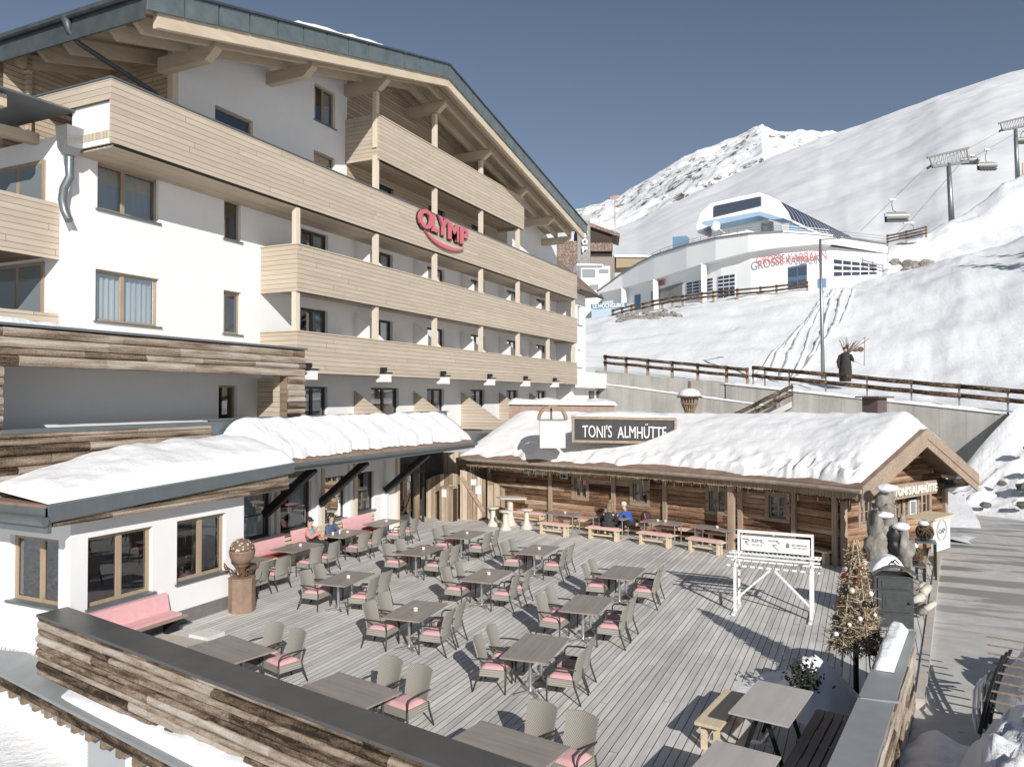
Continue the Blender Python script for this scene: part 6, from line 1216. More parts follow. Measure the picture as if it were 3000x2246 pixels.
b = MB(); b.face(*[L(u, v) + V(.15, -.05, 0) for u, v in ((.15, .35), (.85, .35), (.85, .85), (.15, .85))]); b.build('side_window', plain('pale_glass', (.3, .38, .4), .1, spec=.8), hd)
d_ = V3(DISH); b = MB(); b.ball(d_, (.75, .2, .8), 14, 8); b.beam(d_ + V(0, .1, 0), d_ + V(1.1, 1.8, -.8), .1, .1); o = b.build('satellite_dish', M['white_paint'], smooth=40); tag(o, 'round white satellite dish on the wall of the upper lift house', 'satellite dish')
b = MB()
for i in range(3, n - 1):
    for z in (.35, .7, 1.05): b.beam(T_[i] + V(0, 0, z), T_[i + 1] + V(0, 0, z), .05, .05)
    for t in (0, .5): p = T_[i].lerp(T_[i + 1], t); b.beam(p, p + V(0, 0, 1.08), .06, .06)
for z in (.35, .7, 1.05): b.beam(T_[-1] + V(0, 0, z), R_[0] + V(0, 0, z), .05, .05)
o = b.build('roof_railing', M['grey_metal']); tag(o, 'thin grey roof railing along the curved top of the lift station', 'railing')
b = MB(); p = T_[5]; b.box(p.x - 1.2, p.x + .9, p.y + 2, p.y + 4, p.z, p.z + 2.6); o = b.build('utility_box', M['stn_blue_l']); tag(o, 'light blue plant box standing on the left of the station roof', 'box')
# blue road sign of the valley station
hs_ = thing('road_sign', 'blue banner sign with white capitals beside the station, partly hidden by the hotel', 'sign', HG[0])
q = [V3(p) for p in HG]; b = MB(); b.prism([q[0], q[1], q[2], q[3]], V(-.2, .3, 0)); b.build('board', plain('banner_blue', (.09, .2, .3), .6), hs_)
text_on('LE HOCHGURGL', q[0].lerp(q[3], .5).lerp(q[1].lerp(q[2], .5), .03), q[0].lerp(q[3], .5).lerp(q[1].lerp(q[2], .5), .93), .6, M['white_paint'], hs_, off=.05, bold=.01)
b = MB(); b.prism([q[0] + V(0, 0, -.1), q[1] + V(0, 0, -.1), q[1] + V(0, 0, -2.6), q[0] + V(0, 0, -2.6)], V(-.2, .5, 0)); b.build('base_panel', plain('pale_blue_panel', (.36, .45, .52), .6), hs_)
# fences by the station
fp_ = [tuple(p) for p in FENCE_ST]
fence('slope_fence', fp_, 'snowy timber rail fence along the bank below the lift station', zs=(.45, .95), r=.13, post=.13, posth=1.2, pm='barn_z')
fence('slope_fence', [tuple(p) for p in FENCE_R], 'short rail fence at the top right corner of the lift station', zs=(.3, .7, 1.1), r=.1, post=.12, posth=1.3, pm='barn_z')
# ---------------------------------------------------------------- chairlift
M['lift_grey'] = plain('lift_steel_grey', (.17, .17, .165), .6, .2, var=.15)
def tower(q, label):
    q = [V3(p) for p in q]; t = thing('lift_tower', label, 'lift tower', tuple(q[0]))
    b = MB(); b.tube([q[0] - V(0, 0, 3), q[1]], [.52, .36], 12); b.build('mast', M['grey_metal'], t, smooth=True)
    b = MB(); b.beam(q[2], q[3], .3, .35); b.build('top_beam', M['lift_grey'], t)
    b = MB(); m0, m1 = q[4].lerp(q[5], .12), q[4].lerp(q[5], .80); b.beam(m0, m1, .4, .45); b.build('cross_arm', M['lift_grey'], t)
    b = MB()
    for k in range(9): a, c = m0.lerp(m1, k / 9), m0.lerp(m1, (k + 1) / 9); u0, u1 = q[2].lerp(q[3], .12 + .76 * k / 9), q[2].lerp(q[3], .12 + .76 * (k + 1) / 9); b.beam(a, u1, .07, .07); b.beam(c, u1, .06, .06)
    b.beam(m0, q[2].lerp(q[3], .06), .2, .2); b.beam(m1, q[2].lerp(q[3], .94), .2, .2); b.build('lattice', M['lift_grey'], t)
    for p in (q[4], q[5]):
        b = MB(); c = p.lerp((q[4] + q[5]) / 2, .12); d = V(.25, .9, .35).normalized()
        for k in range(-3, 4): b.ball(c + d * (k * .55), (.12, .26, .26), 8, 5)
        b.beam(c - d * 2 + V(0, 0, .1), c + d * 2 + V(0, 0, .1), .12, .25); b.build('sheave_train', M['frame_dark'], t)
    return t
tower(LT1, 'grey chairlift tower with wide lattice crossarm standing behind the snow mound')
tower(LT2, 'second chairlift tower higher up, cut by the right edge of the photo')
b = MB(); x, y, z = LT2[0]; b.box(x + .8, x + 4, y - .6, y + .2, z - .6, z + 2.2); o = b.build('crash_mat', plain('orange_mat', (.75, .55, .38), .8)); tag(o, 'pale orange crash mat at the foot of the upper lift tower', 'mat')
M['chair_bubble'] = plain('smoky_bubble', (.42, .41, .38), .3, spec=.5); M['chair_seat'] = plain('dark_chair_seat', (.05, .05, .055), .7)
def lift_chair(c, g, label, ang, loaded=False, s=1.0):
    c, g = V3(c), V3(g); t = thing('lift_chair', label, 'chairlift chair', tuple(c), 'chairs hanging from the lift cable')
    Mx = Matrix.Translation(c) @ Matrix.Rotation(ang, 4, 'Z')
    b = MB(); b.grid(lambda u, v: (-1.6 + 3.2 * u, -.25 - .45 * math.sin(math.pi * v), -.15 + .95 * v), 2, 8); b.grid(lambda u, v: (-1.6 + 3.2 * u, -.22 - .45 * math.sin(math.pi * v), -.15 + .95 * v), 2, 8); b.xf(Mx).build('bubble', M['chair_bubble'], t, smooth=True)
    b = MB(); b.box(-1.6, 1.6, -.45, .25, -.5, -.36); b.box(-1.6, 1.6, .1, .3, -.4, .35)
    for k in range(6): b.obox((-1.33 + k * .53, -.1, -.33), (.46, .5, .1))
    b.xf(Mx).build('seat', M['chair_seat'], t)
    b = MB(); b.tube([(-1.62, .2, -.5), (-1.62, .3, .9), (-1.2, .3, 1.0), (1.2, .3, 1.0), (1.62, .3, .9), (1.62, .2, -.5)], .06, 6); b.tube([(-1.55, -.7, -.55), (1.55, -.7, -.55)], .04, 6); b.xf(Mx).build('frame', M['grey_metal'], t)
    b = MB(); h = g - c; b.tube([c + V(0, .2, .95), c + h * .45 + V(-.25, .25, .1), c + h * .75 + V(-.22, .1, 0), g], .07, 6); b.obox(tuple(g), (.9, .3, .2), ang); b.build('hanger', M['grey_metal'], t)
    if loaded:
        for k in range(5):
            b = MB(); x = -1.2 + k * .55; b.ball((x, -.2, .0), (.22, .2, .36), 8, 6); b.ball((x, -.25, .42), .14, 8, 6); b.tube([(x - .08, -.4, -.3), (x - .08, -.62, -.75)], .08, 6); b.tube([(x + .1, -.4, -.3), (x + .12, -.66, -.7)], .08, 6); b.tube([(x - .1, -.95, -.85), (x - .1, -.2, -.72)], .05, 4); b.tube([(x + .12, -.95, -.8), (x + .12, -.25, -.7)], .05, 4)
            o = b.xf(Mx).build('person', plain('ski_suit', (.12, .1, .1), .8) if k == 0 else bpy.data.materials['ski_suit'], smooth=True); tag(o, 'skier in dark clothes riding the loaded chairlift chair, skis dangling', 'person', 'skiers riding the loaded chair')
    return t
lift_chair(CH[0], CHG[0], 'empty bubble chair nearest the lift station roof', .35)
lift_chair(CH[1], CHG[1], 'loaded bubble chair with dangling skis right of the nearer tower', .35, True)
lift_chair(CH[2], CHG[2], 'bubble chair half hidden behind the end of the tower crossarm', .35)
lift_chair(CH[3], CHG[3], 'bubble chair just behind the upper tower at the picture edge', .35)
b = MB(); g = V3(CHG[4]); c = V3(CH[4]); b.obox(tuple(g), (1.4, .3, .2), .3); b.tube([g, g.lerp(c, .35) + V(.5, 0, 0), g.lerp(c, .7) + V(.5, 0, 0), c], .08, 6); b.box(c.x - 1.6, c.x + 1.6, c.y - .2, c.y + .5, c.z - .9, c.z - .1); o = b.build('lift_chair', M['grey_metal']); tag(o, 'lift chair sinking behind the short fence beside the station', 'chairlift chair', 'chairs hanging from the lift cable')
for pts, lb in ((CAB, 'upper haul rope of the chairlift running up the slope'), (CAB2, 'lower haul rope of the chairlift with chairs, nearer the road')):
    b = MB(); b.tube([V3(p) for p in pts], .035, 5); tag(b.build('lift_cable', M['grey_metal']), lb, 'cable')
# ---------------------------------------------------------------- hamlet behind the hotel
tb_ = thing('stone_tower_hotel', 'brown chalet hotel with a grey stone tower lettered TOP', 'building', TOPSLAB[3])
def quad_box(q, depth, name, m, parent, dz=(0, 0)):
    q = [V3(p) for p in q]; xd = (q[1] - q[0]).normalized(); n_ = V(-xd.y, xd.x, 0)
    if n_.y < 0: n_ = -n_
    b = MB(); b.prism([q[0] + V(0, 0, dz[1]), q[1] + V(0, 0, dz[1]), q[2] + V(0, 0, dz[0]), q[3] + V(0, 0, dz[0])], n_ * depth); return b.build(name, m, parent), q, xd, n_
M['stone'] = plain('grey_stone', (.30, .29, .275), .9, var=.35, vs=1.5, bump=.4, bd=.1)
quad_box(TOPSLAB, 4, 'stone_tower', M['stone'], tb_, (-6, 1.5))
for ch, p, sx in (('T', T_O[0], 1), ('O', T_O[1], 1), ('P', T_O[2], 1)):
    p = V3(p); d = V(.9, .42, 0) * .55; text_on(ch, p - d, p + d, 1.15, M['white_paint'], tb_, off=.2, bold=.03)
q = [V3(p) for p in TOPROOF]; b = MB(); xd = (q[1] - q[0]).normalized(); n_ = V(-xd.y, xd.x, 0)
b.hexa([tuple(p) for p in (q[0] - xd * 4 + V(0, 0, .9), q[2], q[2] + n_ * 9 + xd, q[0] - xd * 4 + n_ * 9 + V(0, 0, .9), q[0] - xd * 4 + V(0, 0, 1.7), q[2] + V(0, 0, .7), q[2] + n_ * 9 + xd + V(0, 0, .7), q[0] - xd * 4 + n_ * 9 + V(0, 0, 1.7))]); b.build('roof', M['brown_tile'], tb_)
quad_box([tuple(V3(p) + n_ * .8) for p in (TOPSLAB[0], (TOPBALC[1][0], TOPBALC[1][1], TOPSLAB[0][2] - 1.2), TOPBALC[2], TOPSLAB[3])], 8, 'wall', plain('dark_chalet_wood', (.05, .035, .028), .85, var=.3), tb_, (-3, .5))
quad_box(TOPBALC, .6, 'balcony', M['brown_tile'], tb_); quad_box([tuple(V3(p) - xd * 0) for p in TOPBASE], 6, 'base', plain('taupe_wall', (.27, .23, .2), .85, var=.1), tb_, (-3, 0))
q = [V3(p) for p in TOPSLAB]; quad_box([tuple(q[0] - xd * 5 + V(0, 0, -2.6)), tuple(q[0] - xd * .05 + V(0, 0, -2.6)), tuple(q[3] - xd * .05 + V(0, 0, -4)), tuple(q[3] - xd * 5 + V(0, 0, -4))], 6, 'left_wing', M['brown_tile'], tb_)
quad_box(CHIM, 2, 'chimney', plain('grey_chimney', (.40, .42, .41), .7, var=.1), tb_, (-2, 0))
hb = thing('village_house', 'small white house with grey windows and a snowy roof below the stone tower', 'house', HOUSE[3])
quad_box(HOUSE, 6, 'wall', M['plaster'], hb, (-8, 0))
q = [V3(p) for p in HOUSE]
L = lambda u, v: (q[0].lerp(q[1], u)).lerp(q[3].lerp(q[2], u), v)
xd = (q[1] - q[0]).normalized(); n_ = V(xd.y, -xd.x, 0)
for u0, u1, v0, v1 in ((.05, .5, .2, .78), (.62, .95, .22, .5), (.3, .6, 1.25, 1.6)):
    b = MB(); b.face(*[L(u, v) + n_ * .08 for u, v in ((u0, v0), (u1, v0), (u1, v1), (u0, v1))]); b.build('window', plain('grey_window', (.26, .27, .28), .2, spec=.6), hb)
b = MB(); b.hexa([tuple(p) for p in (q[0] - xd * .8 + n_ * .7, q[0].lerp(q[1], .75) + n_ * .7, q[0].lerp(q[1], .75) - n_ * 6, q[0] - xd * .8 - n_ * 6, q[0] - xd * .8 + n_ * .7 + V(0, 0, .35), q[0].lerp(q[1], .75) + n_ * .7 + V(0, 0, .2), q[0].lerp(q[1], .75) - n_ * 6 + V(0, 0, 1), q[0] - xd * .8 - n_ * 6 + V(0, 0, 1))]); b.build('roof', M['snow'], hb)
ls = thing('low_annex', 'low brown walled annex with flat snow roof right of the stone tower hotel', 'building', TOPBASE[2])
q0 = V3(TOPBASE[1]); b = MB(); b.hexa([tuple(p) for p in (q0 + V(.2, .3, -2.2), q0 + V(13, 6, -1.2), q0 + V(10, 12, -1.2), q0 + V(-3, 6, -2.2), q0 + V(.2, .3, -.1), q0 + V(13, 6, -.35), q0 + V(10, 12, -.35), q0 + V(-3, 6, -.1))]); b.build('wall', plain('ochre_boards', (.36, .28, .19), .85, var=.2), ls)
b = MB(); b.hexa([tuple(p) for p in (q0 + V(.0, -.2, -.08), q0 + V(15, 6.5, -.3), q0 + V(11, 13, -.3), q0 + V(-3, 7, -.08), q0 + V(0, -.2, .45), q0 + V(15, 6.5, .0), q0 + V(11, 13, .3), q0 + V(-3, 7, .5))]); b.build('roof', M['snow'], ls)
b = MB(); b.tube([V3(MPOLE[0]), V3(MPOLE[1]) + V(0, 0, 2.5)], .13, 6); b.box(MPOLE[1][0] - 1.2, MPOLE[1][0] + 1.2, MPOLE[1][1] - .1, MPOLE[1][1] + .1, MPOLE[1][2] + 1.6, MPOLE[1][2] + 2.4); o = b.build('mast', plain('red_white_mast', (.5, .3, .28), .7, var=.4, vs=.6)); tag(o, 'thin red and white mast on the slope above the chalet hotel', 'mast')
# rocks in the bank under the station, resting on the snow
from mathutils.bvhtree import BVHTree
_bm = bpy.data.objects['snow_bank'].data
_bvh = BVHTree.FromPolygons([v.co.copy() for v in _bm.vertices], [tuple(p.vertices) for p in _bm.polygons])
def bank_z(p):
    h = _bvh.ray_cast(Vector((p[0], p[1], 300)), Vector((0, 0, -1)))[0]
    return h.z + .05 if h else p[2]
for k in range(7):                                             # ski tracks running down the bank
    b = MB(); pts = []
    for q in range(40):
        t = q / 39; x, y = -4.3 + .55 * k - 2.9 * t + .5 * math.sin(t * 5 + k), 103.5 - 44 * t; pts.append(V(x, y, bank_z((x, y, 0)) - .06))
    b.tube(pts, .16 + .05 * (k % 3), 6, jit=.35); tag(b.build('ski_track', M['bank'], smooth=True), 'ridge of snow beside a ski track running down the bank from the station', 'ski track', 'ski tracks down the bank')
rg = random.Random(11)
bs = MB(); M['rockw'] = plain('snowy_rubble', (.25, .235, .21), .9, var=.5, vs=2, bump=.4, bd=.1)
for k in range(70):
    t = rg.random(); u = rg.random(); a = V3(FENCE_ST[0]).lerp(V3(FENCE_ST[5]), t); a = a + V(rg.uniform(.5, 2.0) + u * 2.2, -1.6 - u * 6.5, 0); a.z = bank_z(a)
    r = rg.uniform(.18, .55); bs = MB(); bs.ball(a, (r, r * .8, r * .6), 7, 5, jit=.3); o = bs.build('rock', M['rockw']); tag(o, 'rubble stone in the snowy bank below the station fence', 'rock', 'rubble stones below the station fence')
for k in range(16):
    a = V3(ST_R[1]).lerp(V3(ST_R[2]), rg.random()) + V(rg.uniform(.6, 5.5), rg.uniform(-2.5, .5), 0); a.z = bank_z(a); r = rg.uniform(.4, 1.0)
    b = MB(); b.ball(a, (r, r * .8, r * .7), 8, 6, jit=.25); tag(b.build('rock', M['rockw']), 'boulder against the right end wall of the lift station', 'rock', 'boulders beside the lift station')
# ---------------------------------------------------------------- rattan chairs and tables
def rattan_mat():
    m, nt, b = new_mat('woven_rattan'); T = NT(nt); o = T.obj(); x = T.sep(o)
    a = T.math('SINE', T.math('MULTIPLY', x[0], 190.0)); c = T.math('SINE', T.math('MULTIPLY', x[2], 150.0)); w_ = T.math('MULTIPLY', a, c)
    col = T.ramp(T.math('MULTIPLY_ADD', w_, .5, .5), [(.2, (.19, .175, .15)), (.7, (.41, .385, .335))])
    nt.links.new(col, b.inputs['Base Color']); T.bump(w_, .5, .006, b); b.inputs['Roughness'].default_value = .6; return m
M['rattan'] = rattan_mat()
def make_chair():
    t = thing('rattan_chair', 'x', 'chair', (0, 0, 0), 'rattan armchairs around the deck tables')
    bk = lambda u, v: ((-.265 + .53 * u) * (1 - .06 * (1 - v)), -.25 - .12 * v ** 1.4 - .055 * math.cos((u - .5) * math.pi) + .03, .42 + .50 * v + .025 * math.sin(math.pi * u) * v)
    b = MB(); b.grid(bk, 10, 8); i0 = len(b.v); b.grid(lambda u, v: V(*bk(u, v)) + V(0, -.028, -.004), 10, 8)
    for k in range(10):
        for vv in (0, 1):
            b.face(bk(k / 10, vv), bk((k + 1) / 10, vv), V(*bk((k + 1) / 10, vv)) + V(0, -.028, -.004), V(*bk(k / 10, vv)) + V(0, -.028, -.004))
    for k in range(8):
        for uu in (0, 1): b.face(bk(uu, k / 8), bk(uu, (k + 1) / 8), V(*bk(uu, (k + 1) / 8)) + V(0, -.028, -.004), V(*bk(uu, k / 8)) + V(0, -.028, -.004))
    b.build('backrest', M['rattan'], t, smooth=50)
    b = MB(); b.hexa([(-.26, -.25, .30), (.26, -.25, .30), (.265, .25, .30), (-.265, .25, .30), (-.26, -.25, .43), (.26, -.25, .43), (.265, .25, .43), (-.265, .25, .43)]); b.build('seat', M['rattan'], t)
    b = MB(); b.grid(lambda u, v: (-.24 + .48 * u, -.23 + .47 * v, .433 + .055 * min(1, 7 * min(u, 1 - u, v, 1 - v)) ** .5), 10, 10); b.build('cushion', M['pink'], t, smooth=True)
    for s in (-1, 1):
        b = MB(); b.tube([(s * .275, .25, 0), (s * .272, .262, .43)], [.016, .019], 6); b.build('leg', M['frame_dark'], t, smooth=True)
        b = MB(); b.tube([(s * .262, -.38, 0), (s * .262, -.27, .30), (s * .262, -.245, .44)], [.016, .019, .018], 6); b.build('leg', M['frame_dark'], t, smooth=True)
        b = MB(); b.tube([(s * .272, .262, .43), (s * .28, .255, .56), (s * .286, .20, .62), (s * .286, .0, .635), (s * .278, -.2, .63), (s * .262, -.29, .62)], [.016, .016, .018, .018, .016, .013], 6); b.build('armrest', M['frame_dark'], t, smooth=True)
    return t
chair0 = make_chair(); CN = [0]
def place_chair(x, y, rz, label):
    c = chair0 if CN[0] == 0 else copy_tree(chair0); CN[0] += 1
    c.location = (x, y, 0.003); c.rotation_euler = (0, 0, rz); c.scale = (1.02, 1.0, 1.0); c['label'] = label; return c
def make_table(l, w_, name='deck_table'):
    t = thing(name, 'x', 'table', (0, 0, 0), 'wood topped tables on the deck')
    b = MB(); b.hexa([(-w_ / 2, -l / 2, .715), (w_ / 2, -l / 2, .715), (w_ / 2, l / 2, .715), (-w_ / 2, l / 2, .715), (-w_ / 2, -l / 2, .745), (w_ / 2, -l / 2, .745), (w_ / 2, l / 2, .745), (-w_ / 2, l / 2, .745)]); b.build('tabletop', M['tabletop'], t)
    for s in (-1, 1):
        b = MB(); b.tube([(0, s * (l / 2 - .42), .03), (0, s * (l / 2 - .42), .712)], .035, 8); b.build('column', M['steel'], t, smooth=40)
        b = MB(); 
        for a in range(4): d = V(math.cos(a * math.pi / 2 + .78), math.sin(a * math.pi / 2 + .78), 0); p = V(0, s * (l / 2 - .42), .05); b.beam(p, p + d * .33 - V(0, 0, .025), .05, .035)
        b.build('foot', M['steel'], t)
    return t
tab0 = make_table(1.5, .9); TN = [0]
def place_table(x, y, rz, label):
    c = tab0 if TN[0] == 0 else copy_tree(tab0); TN[0] += 1
    c.location = (x, y, 0.003); c.rotation_euler = (0, 0, rz); c['label'] = label; return c
M['candle'] = plain('pink_white_candle_glass', (.80, .66, .62), .35)
def candle(x, y, label, z=.75):
    b = MB(); b.lathe([(.035, 0), (.055, .01), (.05, .05), (.06, .07), (.052, .075), (.03, .055), (.012, .06), (.01, .075)], (x, y, z), 10); o = b.build('candle', M['candle'], smooth=40, base=(x, y, z)); tag(o, label, 'candle', 'tea light glasses on the tables')
ROW = {'centre': [(-9.07, 14.40, R(6)), (-9.13, 18.0, R(3)), (-9.2, 21.65, R(2))], 'ski rack side': [(-5.68, 13.25, R(5)), (-5.8, 16.5, R(4)), (-5.95, 19.85, R(1))], 'window side': [(-12.35, 16.15, R(6)), (-12.45, 20.05, R(3)), (-12.5, 23.0, R(3))]}
ORD = ['nearest the clad parapet', 'in the middle', 'nearest the log hut']
ORDS = ['near', 'middle', 'far']
for rn, ts in ROW.items():
    for i, (x, y, a) in enumerate(ts):
        place_table(x, y, a, 'grey wood table with four chairs, %s row, the one %s' % (rn, ORD[i]))
        ca, sa = math.cos(a), math.sin(a)
        for sx in (-1, 1):
            for sy in (-1, 1):
                px_, py_ = sx * (.66 + rnd(-.05, .06)), sy * .36 + rnd(-.03, .03)
                place_chair(x + ca * px_ - sa * py_, y + sa * px_ + ca * py_, a + (R(-90) if sx < 0 else R(90)) + R(rnd(-7, 7)),
                            'rattan armchair, %s table of the %s row, %s, %s' % (ORDS[i], rn, 'facing windows' if sx > 0 else 'facing road', 'hut end' if sy > 0 else 'parapet end'))
        if rn != 'ski rack side': candle(x + rnd(-.05, .1), y + rnd(-.1, .1), 'small tea light glass on the %s table of the %s row' % (ORDS[i], rn))
BT = [(-16.2, 16.45), (-16.3, 18.85), (-16.4, 21.4), (-16.5, 23.9)]; BN = ['first bench table, behind the rusty globe', 'second bench table from the rusty globe', 'guests bench table', 'last bench table before the entrance']
for i, (x, y) in enumerate(BT):
    place_table(x, y, R(3), 'grey wood table at the pink wall bench, ' + BN[i])
    for sy in (-1, 1): place_chair(x + .82, y + sy * .4, R(90 + rnd(-6, 10)), 'rattan armchair, %s, %s' % ('hut end' if sy > 0 else 'parapet end', BN[i].replace(', behind', ' behind')))
    if i: candle(x + .05, y + .1, 'small tea light glass on the %s' % BN[i])
NT_ = [(-10.86, 10.75, R(78)), (-7.6, 10.05, R(79)), (-4.45, 9.38, R(81))]; NNM = ['beside the stone slabs', 'middle of the parapet row', 'nearest the road']
for i, (x, y, a) in enumerate(NT_):
    place_table(x, y, a, 'grey wood table along the clad parapet, ' + NNM[i])
    ux, uy = math.cos(a - R(90)), math.sin(a - R(90))
    for k, s in enumerate((-.12, .56)):
        place_chair(x + ux * s - uy * .74, y + uy * s + ux * .74, a + R(90) + R(rnd(-6, 6)), 'rattan armchair, %s, at the parapet table %s' % (('bench side', 'road side')[k], NNM[i]))
for i, (x, y, a) in enumerate(((-1.33, 12.45, R(-9)), (-1.58, 9.9, R(-9)))):
    t = thing('trestle_table', ('pale grey trestle table in the shade beside the slatted bench', 'pale grey trestle table cut by the bottom edge of the photo')[i], 'table', (x, y, .003))
    t.rotation_euler = (0, 0, a); t['_b'] = (0, 0, 0)
    b = MB(); b.box(-.44, .44, -.78, .78, .725, .75); b.build('tabletop', wood_mat('pale_grey_laminate', (.40, .365, .335), (.56, .525, .49), axis=1, grain=7, bump=.05, rough=.45) if i == 0 else bpy.data.materials['pale_grey_laminate'], t)
    for s in (-1, 1):
        for q in (-1, 1): b = MB(); b.beam((q * .05, s * .55, .724), (q * .3, s * .55, 0), .06, .05); b.build('leg', M['black_metal'], t)
        b = MB(); b.beam((-.2, s * .55, .3), (.2, s * .55, .3), .04, .04); b.build('crossbar', M['steel'], t)
    b = MB(); b.beam((0, -.55, .32), (0, .55, .32), .04, .04); b.build('stretcher', M['steel'], t)
# stool bench and slatted bench in the shade
def pine_bench(x, y, a, l, label, cushion=None, h=.45, group=None, mat='pale_wood', depth=.32):
    t = thing('pine_bench', label, 'bench', (x, y, .003), group); t.rotation_euler = (0, 0, a); t['_b'] = (0, 0, 0)
    b = MB(); b.box(-l / 2, l / 2, -depth / 2, depth / 2, h - .05, h); b.build('seat', M[mat], t)
    for s in (-1, 1):
        for q in (-1, 1): b = MB(); b.box(s * (l / 2 - .16) - .045, s * (l / 2 - .16) + .045, q * .10 - .04, q * .10 + .04, 0, h - .052); b.build('leg', M['pale_wood'], t)
    b = MB(); b.box(-l / 2 + .2, l / 2 - .2, -.02, .02, .14, .2); b.build('stretcher', M['pale_wood'], t)
    if cushion:
        b = MB(); b.grid(lambda u, v: (-l / 2 + .03 + (l - .06) * u, -depth / 2 + depth * v, h + .004 + .05 * min(1, 12 * min(u, 1 - u, v, 1 - v)) ** .5), 24, 6); b.build('cushion', M[cushion], t, smooth=True)
    return t
pine_bench(-2.12, 12.65, R(82), 1.55, 'pale pine bench pushed under the shaded trestle table', depth=.4)
sb_ = thing('slatted_bench', 'brown slatted wooden bench against the zinc capped road parapet', 'bench', (-.62, 11.9, 0)); sb_.rotation_euler = (0, 0, R(-8)); sb_['_b'] = (0, 0, 0)
for k in range(4): b = MB(); b.box(-.26 + k * .135, -.15 + k * .135, -1.2, 1.3, .42, .455); b.build('slat', M['bench_slat'], sb_)
for y in (-1.0, 0, 1.1): b = MB(); b.box(-.25, .25, y - .03, y + .03, 0, .417); b.build('leg', M['black_metal'], sb_)
b = MB(); b.box(-.30, -.263, -1.22, 1.32, .28, .44); b.build('front_board', M['bench_slat'], sb_)
# ---------------------------------------------------------------- pink benches along the restaurant
wb_ = thing('wall_bench', 'long slatted wall bench with pink seat and back cushions under the dark windows', 'bench', (-17, 20, 0)); 
b = MB(); b.box(-17.25, -16.85, 15.5, 24.4, .38, .42); b.build('seat', M['pale_wood'], wb_)
b = MB()
for k in range(4): b.box(-17.30, -17.27, 15.5, 24.4, .48 + k * .14, .575 + k * .14)
b.build('backrest', M['pale_wood'], wb_)
for y in (15.6, 17.5, 19.4, 21.3, 23.2, 24.3): b = MB(); b.box(-17.25, -16.9, y - .05, y + .05, 0, .377); b.build('leg', M['pale_wood'], wb_)
for i, (y0, y1) in enumerate(((15.6, 19.3), (19.6, 20.6), (22.3, 24.1))):
    b = MB(); b.grid(lambda u, v: (-17.265 + .07 * math.sin(math.pi * v) ** .4 + .05 * (1 - v), y0 + (y1 - y0) * u, .44 + .60 * v), 30, 10); b.build('back_cushion', M['pink'], wb_, smooth=True)
b = MB(); b.grid(lambda u, v: (-17.24 + .4 * v, 15.6 + 8.6 * u, .424 + .06 * min(1, 9 * min(u * 9, (1 - u) * 9, v, 1 - v)) ** .5), 50, 8); b.build('seat_cushion', M['red_cushion'], wb_, smooth=True)
fb = thing('window_bench', 'short pink backed bench below the restaurant window beside the clad parapet', 'bench', (-14.6, 11.8, 0))
b = MB(); b.hexa([(-14.93, 10.7, .42), (-14.80, 10.7, .42), (-14.80, 12.75, .42), (-14.93, 12.75, .42), (-14.99, 10.7, .88), (-14.90, 10.7, .88), (-14.90, 12.75, .88), (-14.99, 12.75, .88)]); b.build('backrest', M['pink'], fb)
b = MB(); b.box(-14.8, -14.42, 10.7, 12.75, .42, .48); b.build('cushion', M['pink'], fb)
b = MB(); 
for k in range(3): b.box(-14.82 + k * .17, -14.68 + k * .17, 10.65, 12.85, .365, .417)
b.build('seat', M['bench_slat'], fb)
for y in (10.9, 12.6): b = MB(); b.box(-14.8, -14.38, y - .05, y + .05, 0, .362); b.build('leg', M['black_metal'], fb)
sl_ = thing('stone_slab_table', 'low table of four square stone slabs beside the clad parapet', 'table', (-13.1, 11.8, 0)); k = 0
for i in range(2):
    for j in range(2):
        b = MB(); x, y = -13.62 + i * .56, 11.25 + j * .48; b.box(x, x + .545, y, y + .47, .30 + .06 * ((i * 2 + j) == 3), .385 + .06 * ((i * 2 + j) == 3)); m_ = plain('slab_%s' % ['cream', 'pale', 'sand', 'white'][k], [(.52, .46, .36), (.62, .60, .55), (.5, .46, .4), (.74, .72, .67)][k], .6, var=.12, vs=5); k += 1
        b.build('slab', m_, sl_)
b = MB(); b.box(-13.5, -12.6, 11.35, 12.1, 0, .297); b.build('base', M['black_metal'], sl_)
# ---------------------------------------------------------------- rusty globe on its pedestal
gl = thing('rusty_globe', 'rust brown metal fire globe with a foliage cut pattern on an octagonal pedestal', 'sculpture', (-14.52, 14.72, 0)); c = (-14.52, 14.72)
M['rust_l'] = plain('rust_brown', (.30, .205, .15), .7, .2, var=.22, vs=6, bump=.1)
b = MB(); b.lathe([(.33, 0), (.33, .82), (.34, .83), (.34, .87), (.12, .872)], (*c, 0), 8); b.build('pedestal', M['rust_l'], gl)
b = MB(); b.lathe([(.09, .875), (.07, .95), (.10, 1.12), (.2, 1.2)], (*c, 0), 14); b.build('neck', M['rust'], gl, smooth=True)
b = MB(); b.lathe([(.05, 1.17), (.18, 1.22), (.30, 1.38), (.325, 1.53), (.33, 1.54), (.31, 1.56)], (*c, 0), 24); b.build('bowl', M['rust_l'], gl, smooth=True)
def globe_mat():
    m, nt, b = new_mat('rust_leaf_pattern'); T = NT(nt); o = T.obj(); vo = T.n('ShaderNodeTexVoronoi'); nt.links.new(o, vo.inputs['Vector']); vo.inputs['Scale'].default_value = 11
    k = T.ramp(vo.outputs['Distance'], [(.30, 0), (.36, 1)]); nt.links.new(T.mix(k, (.58, .50, .40), (.17, .11, .075)), b.inputs['Base Color']); b.inputs['Roughness'].default_value = .7; T.bump(k, .5, .02, b); return m
b = MB(); b.lathe([(.31, 1.555), (.30, 1.65), (.24, 1.76), (.14, 1.83), (.02, 1.86)], (*c, 0), 24); b.build('dome', globe_mat(), gl, smooth=True)
b = MB(); rg = random.Random(2)
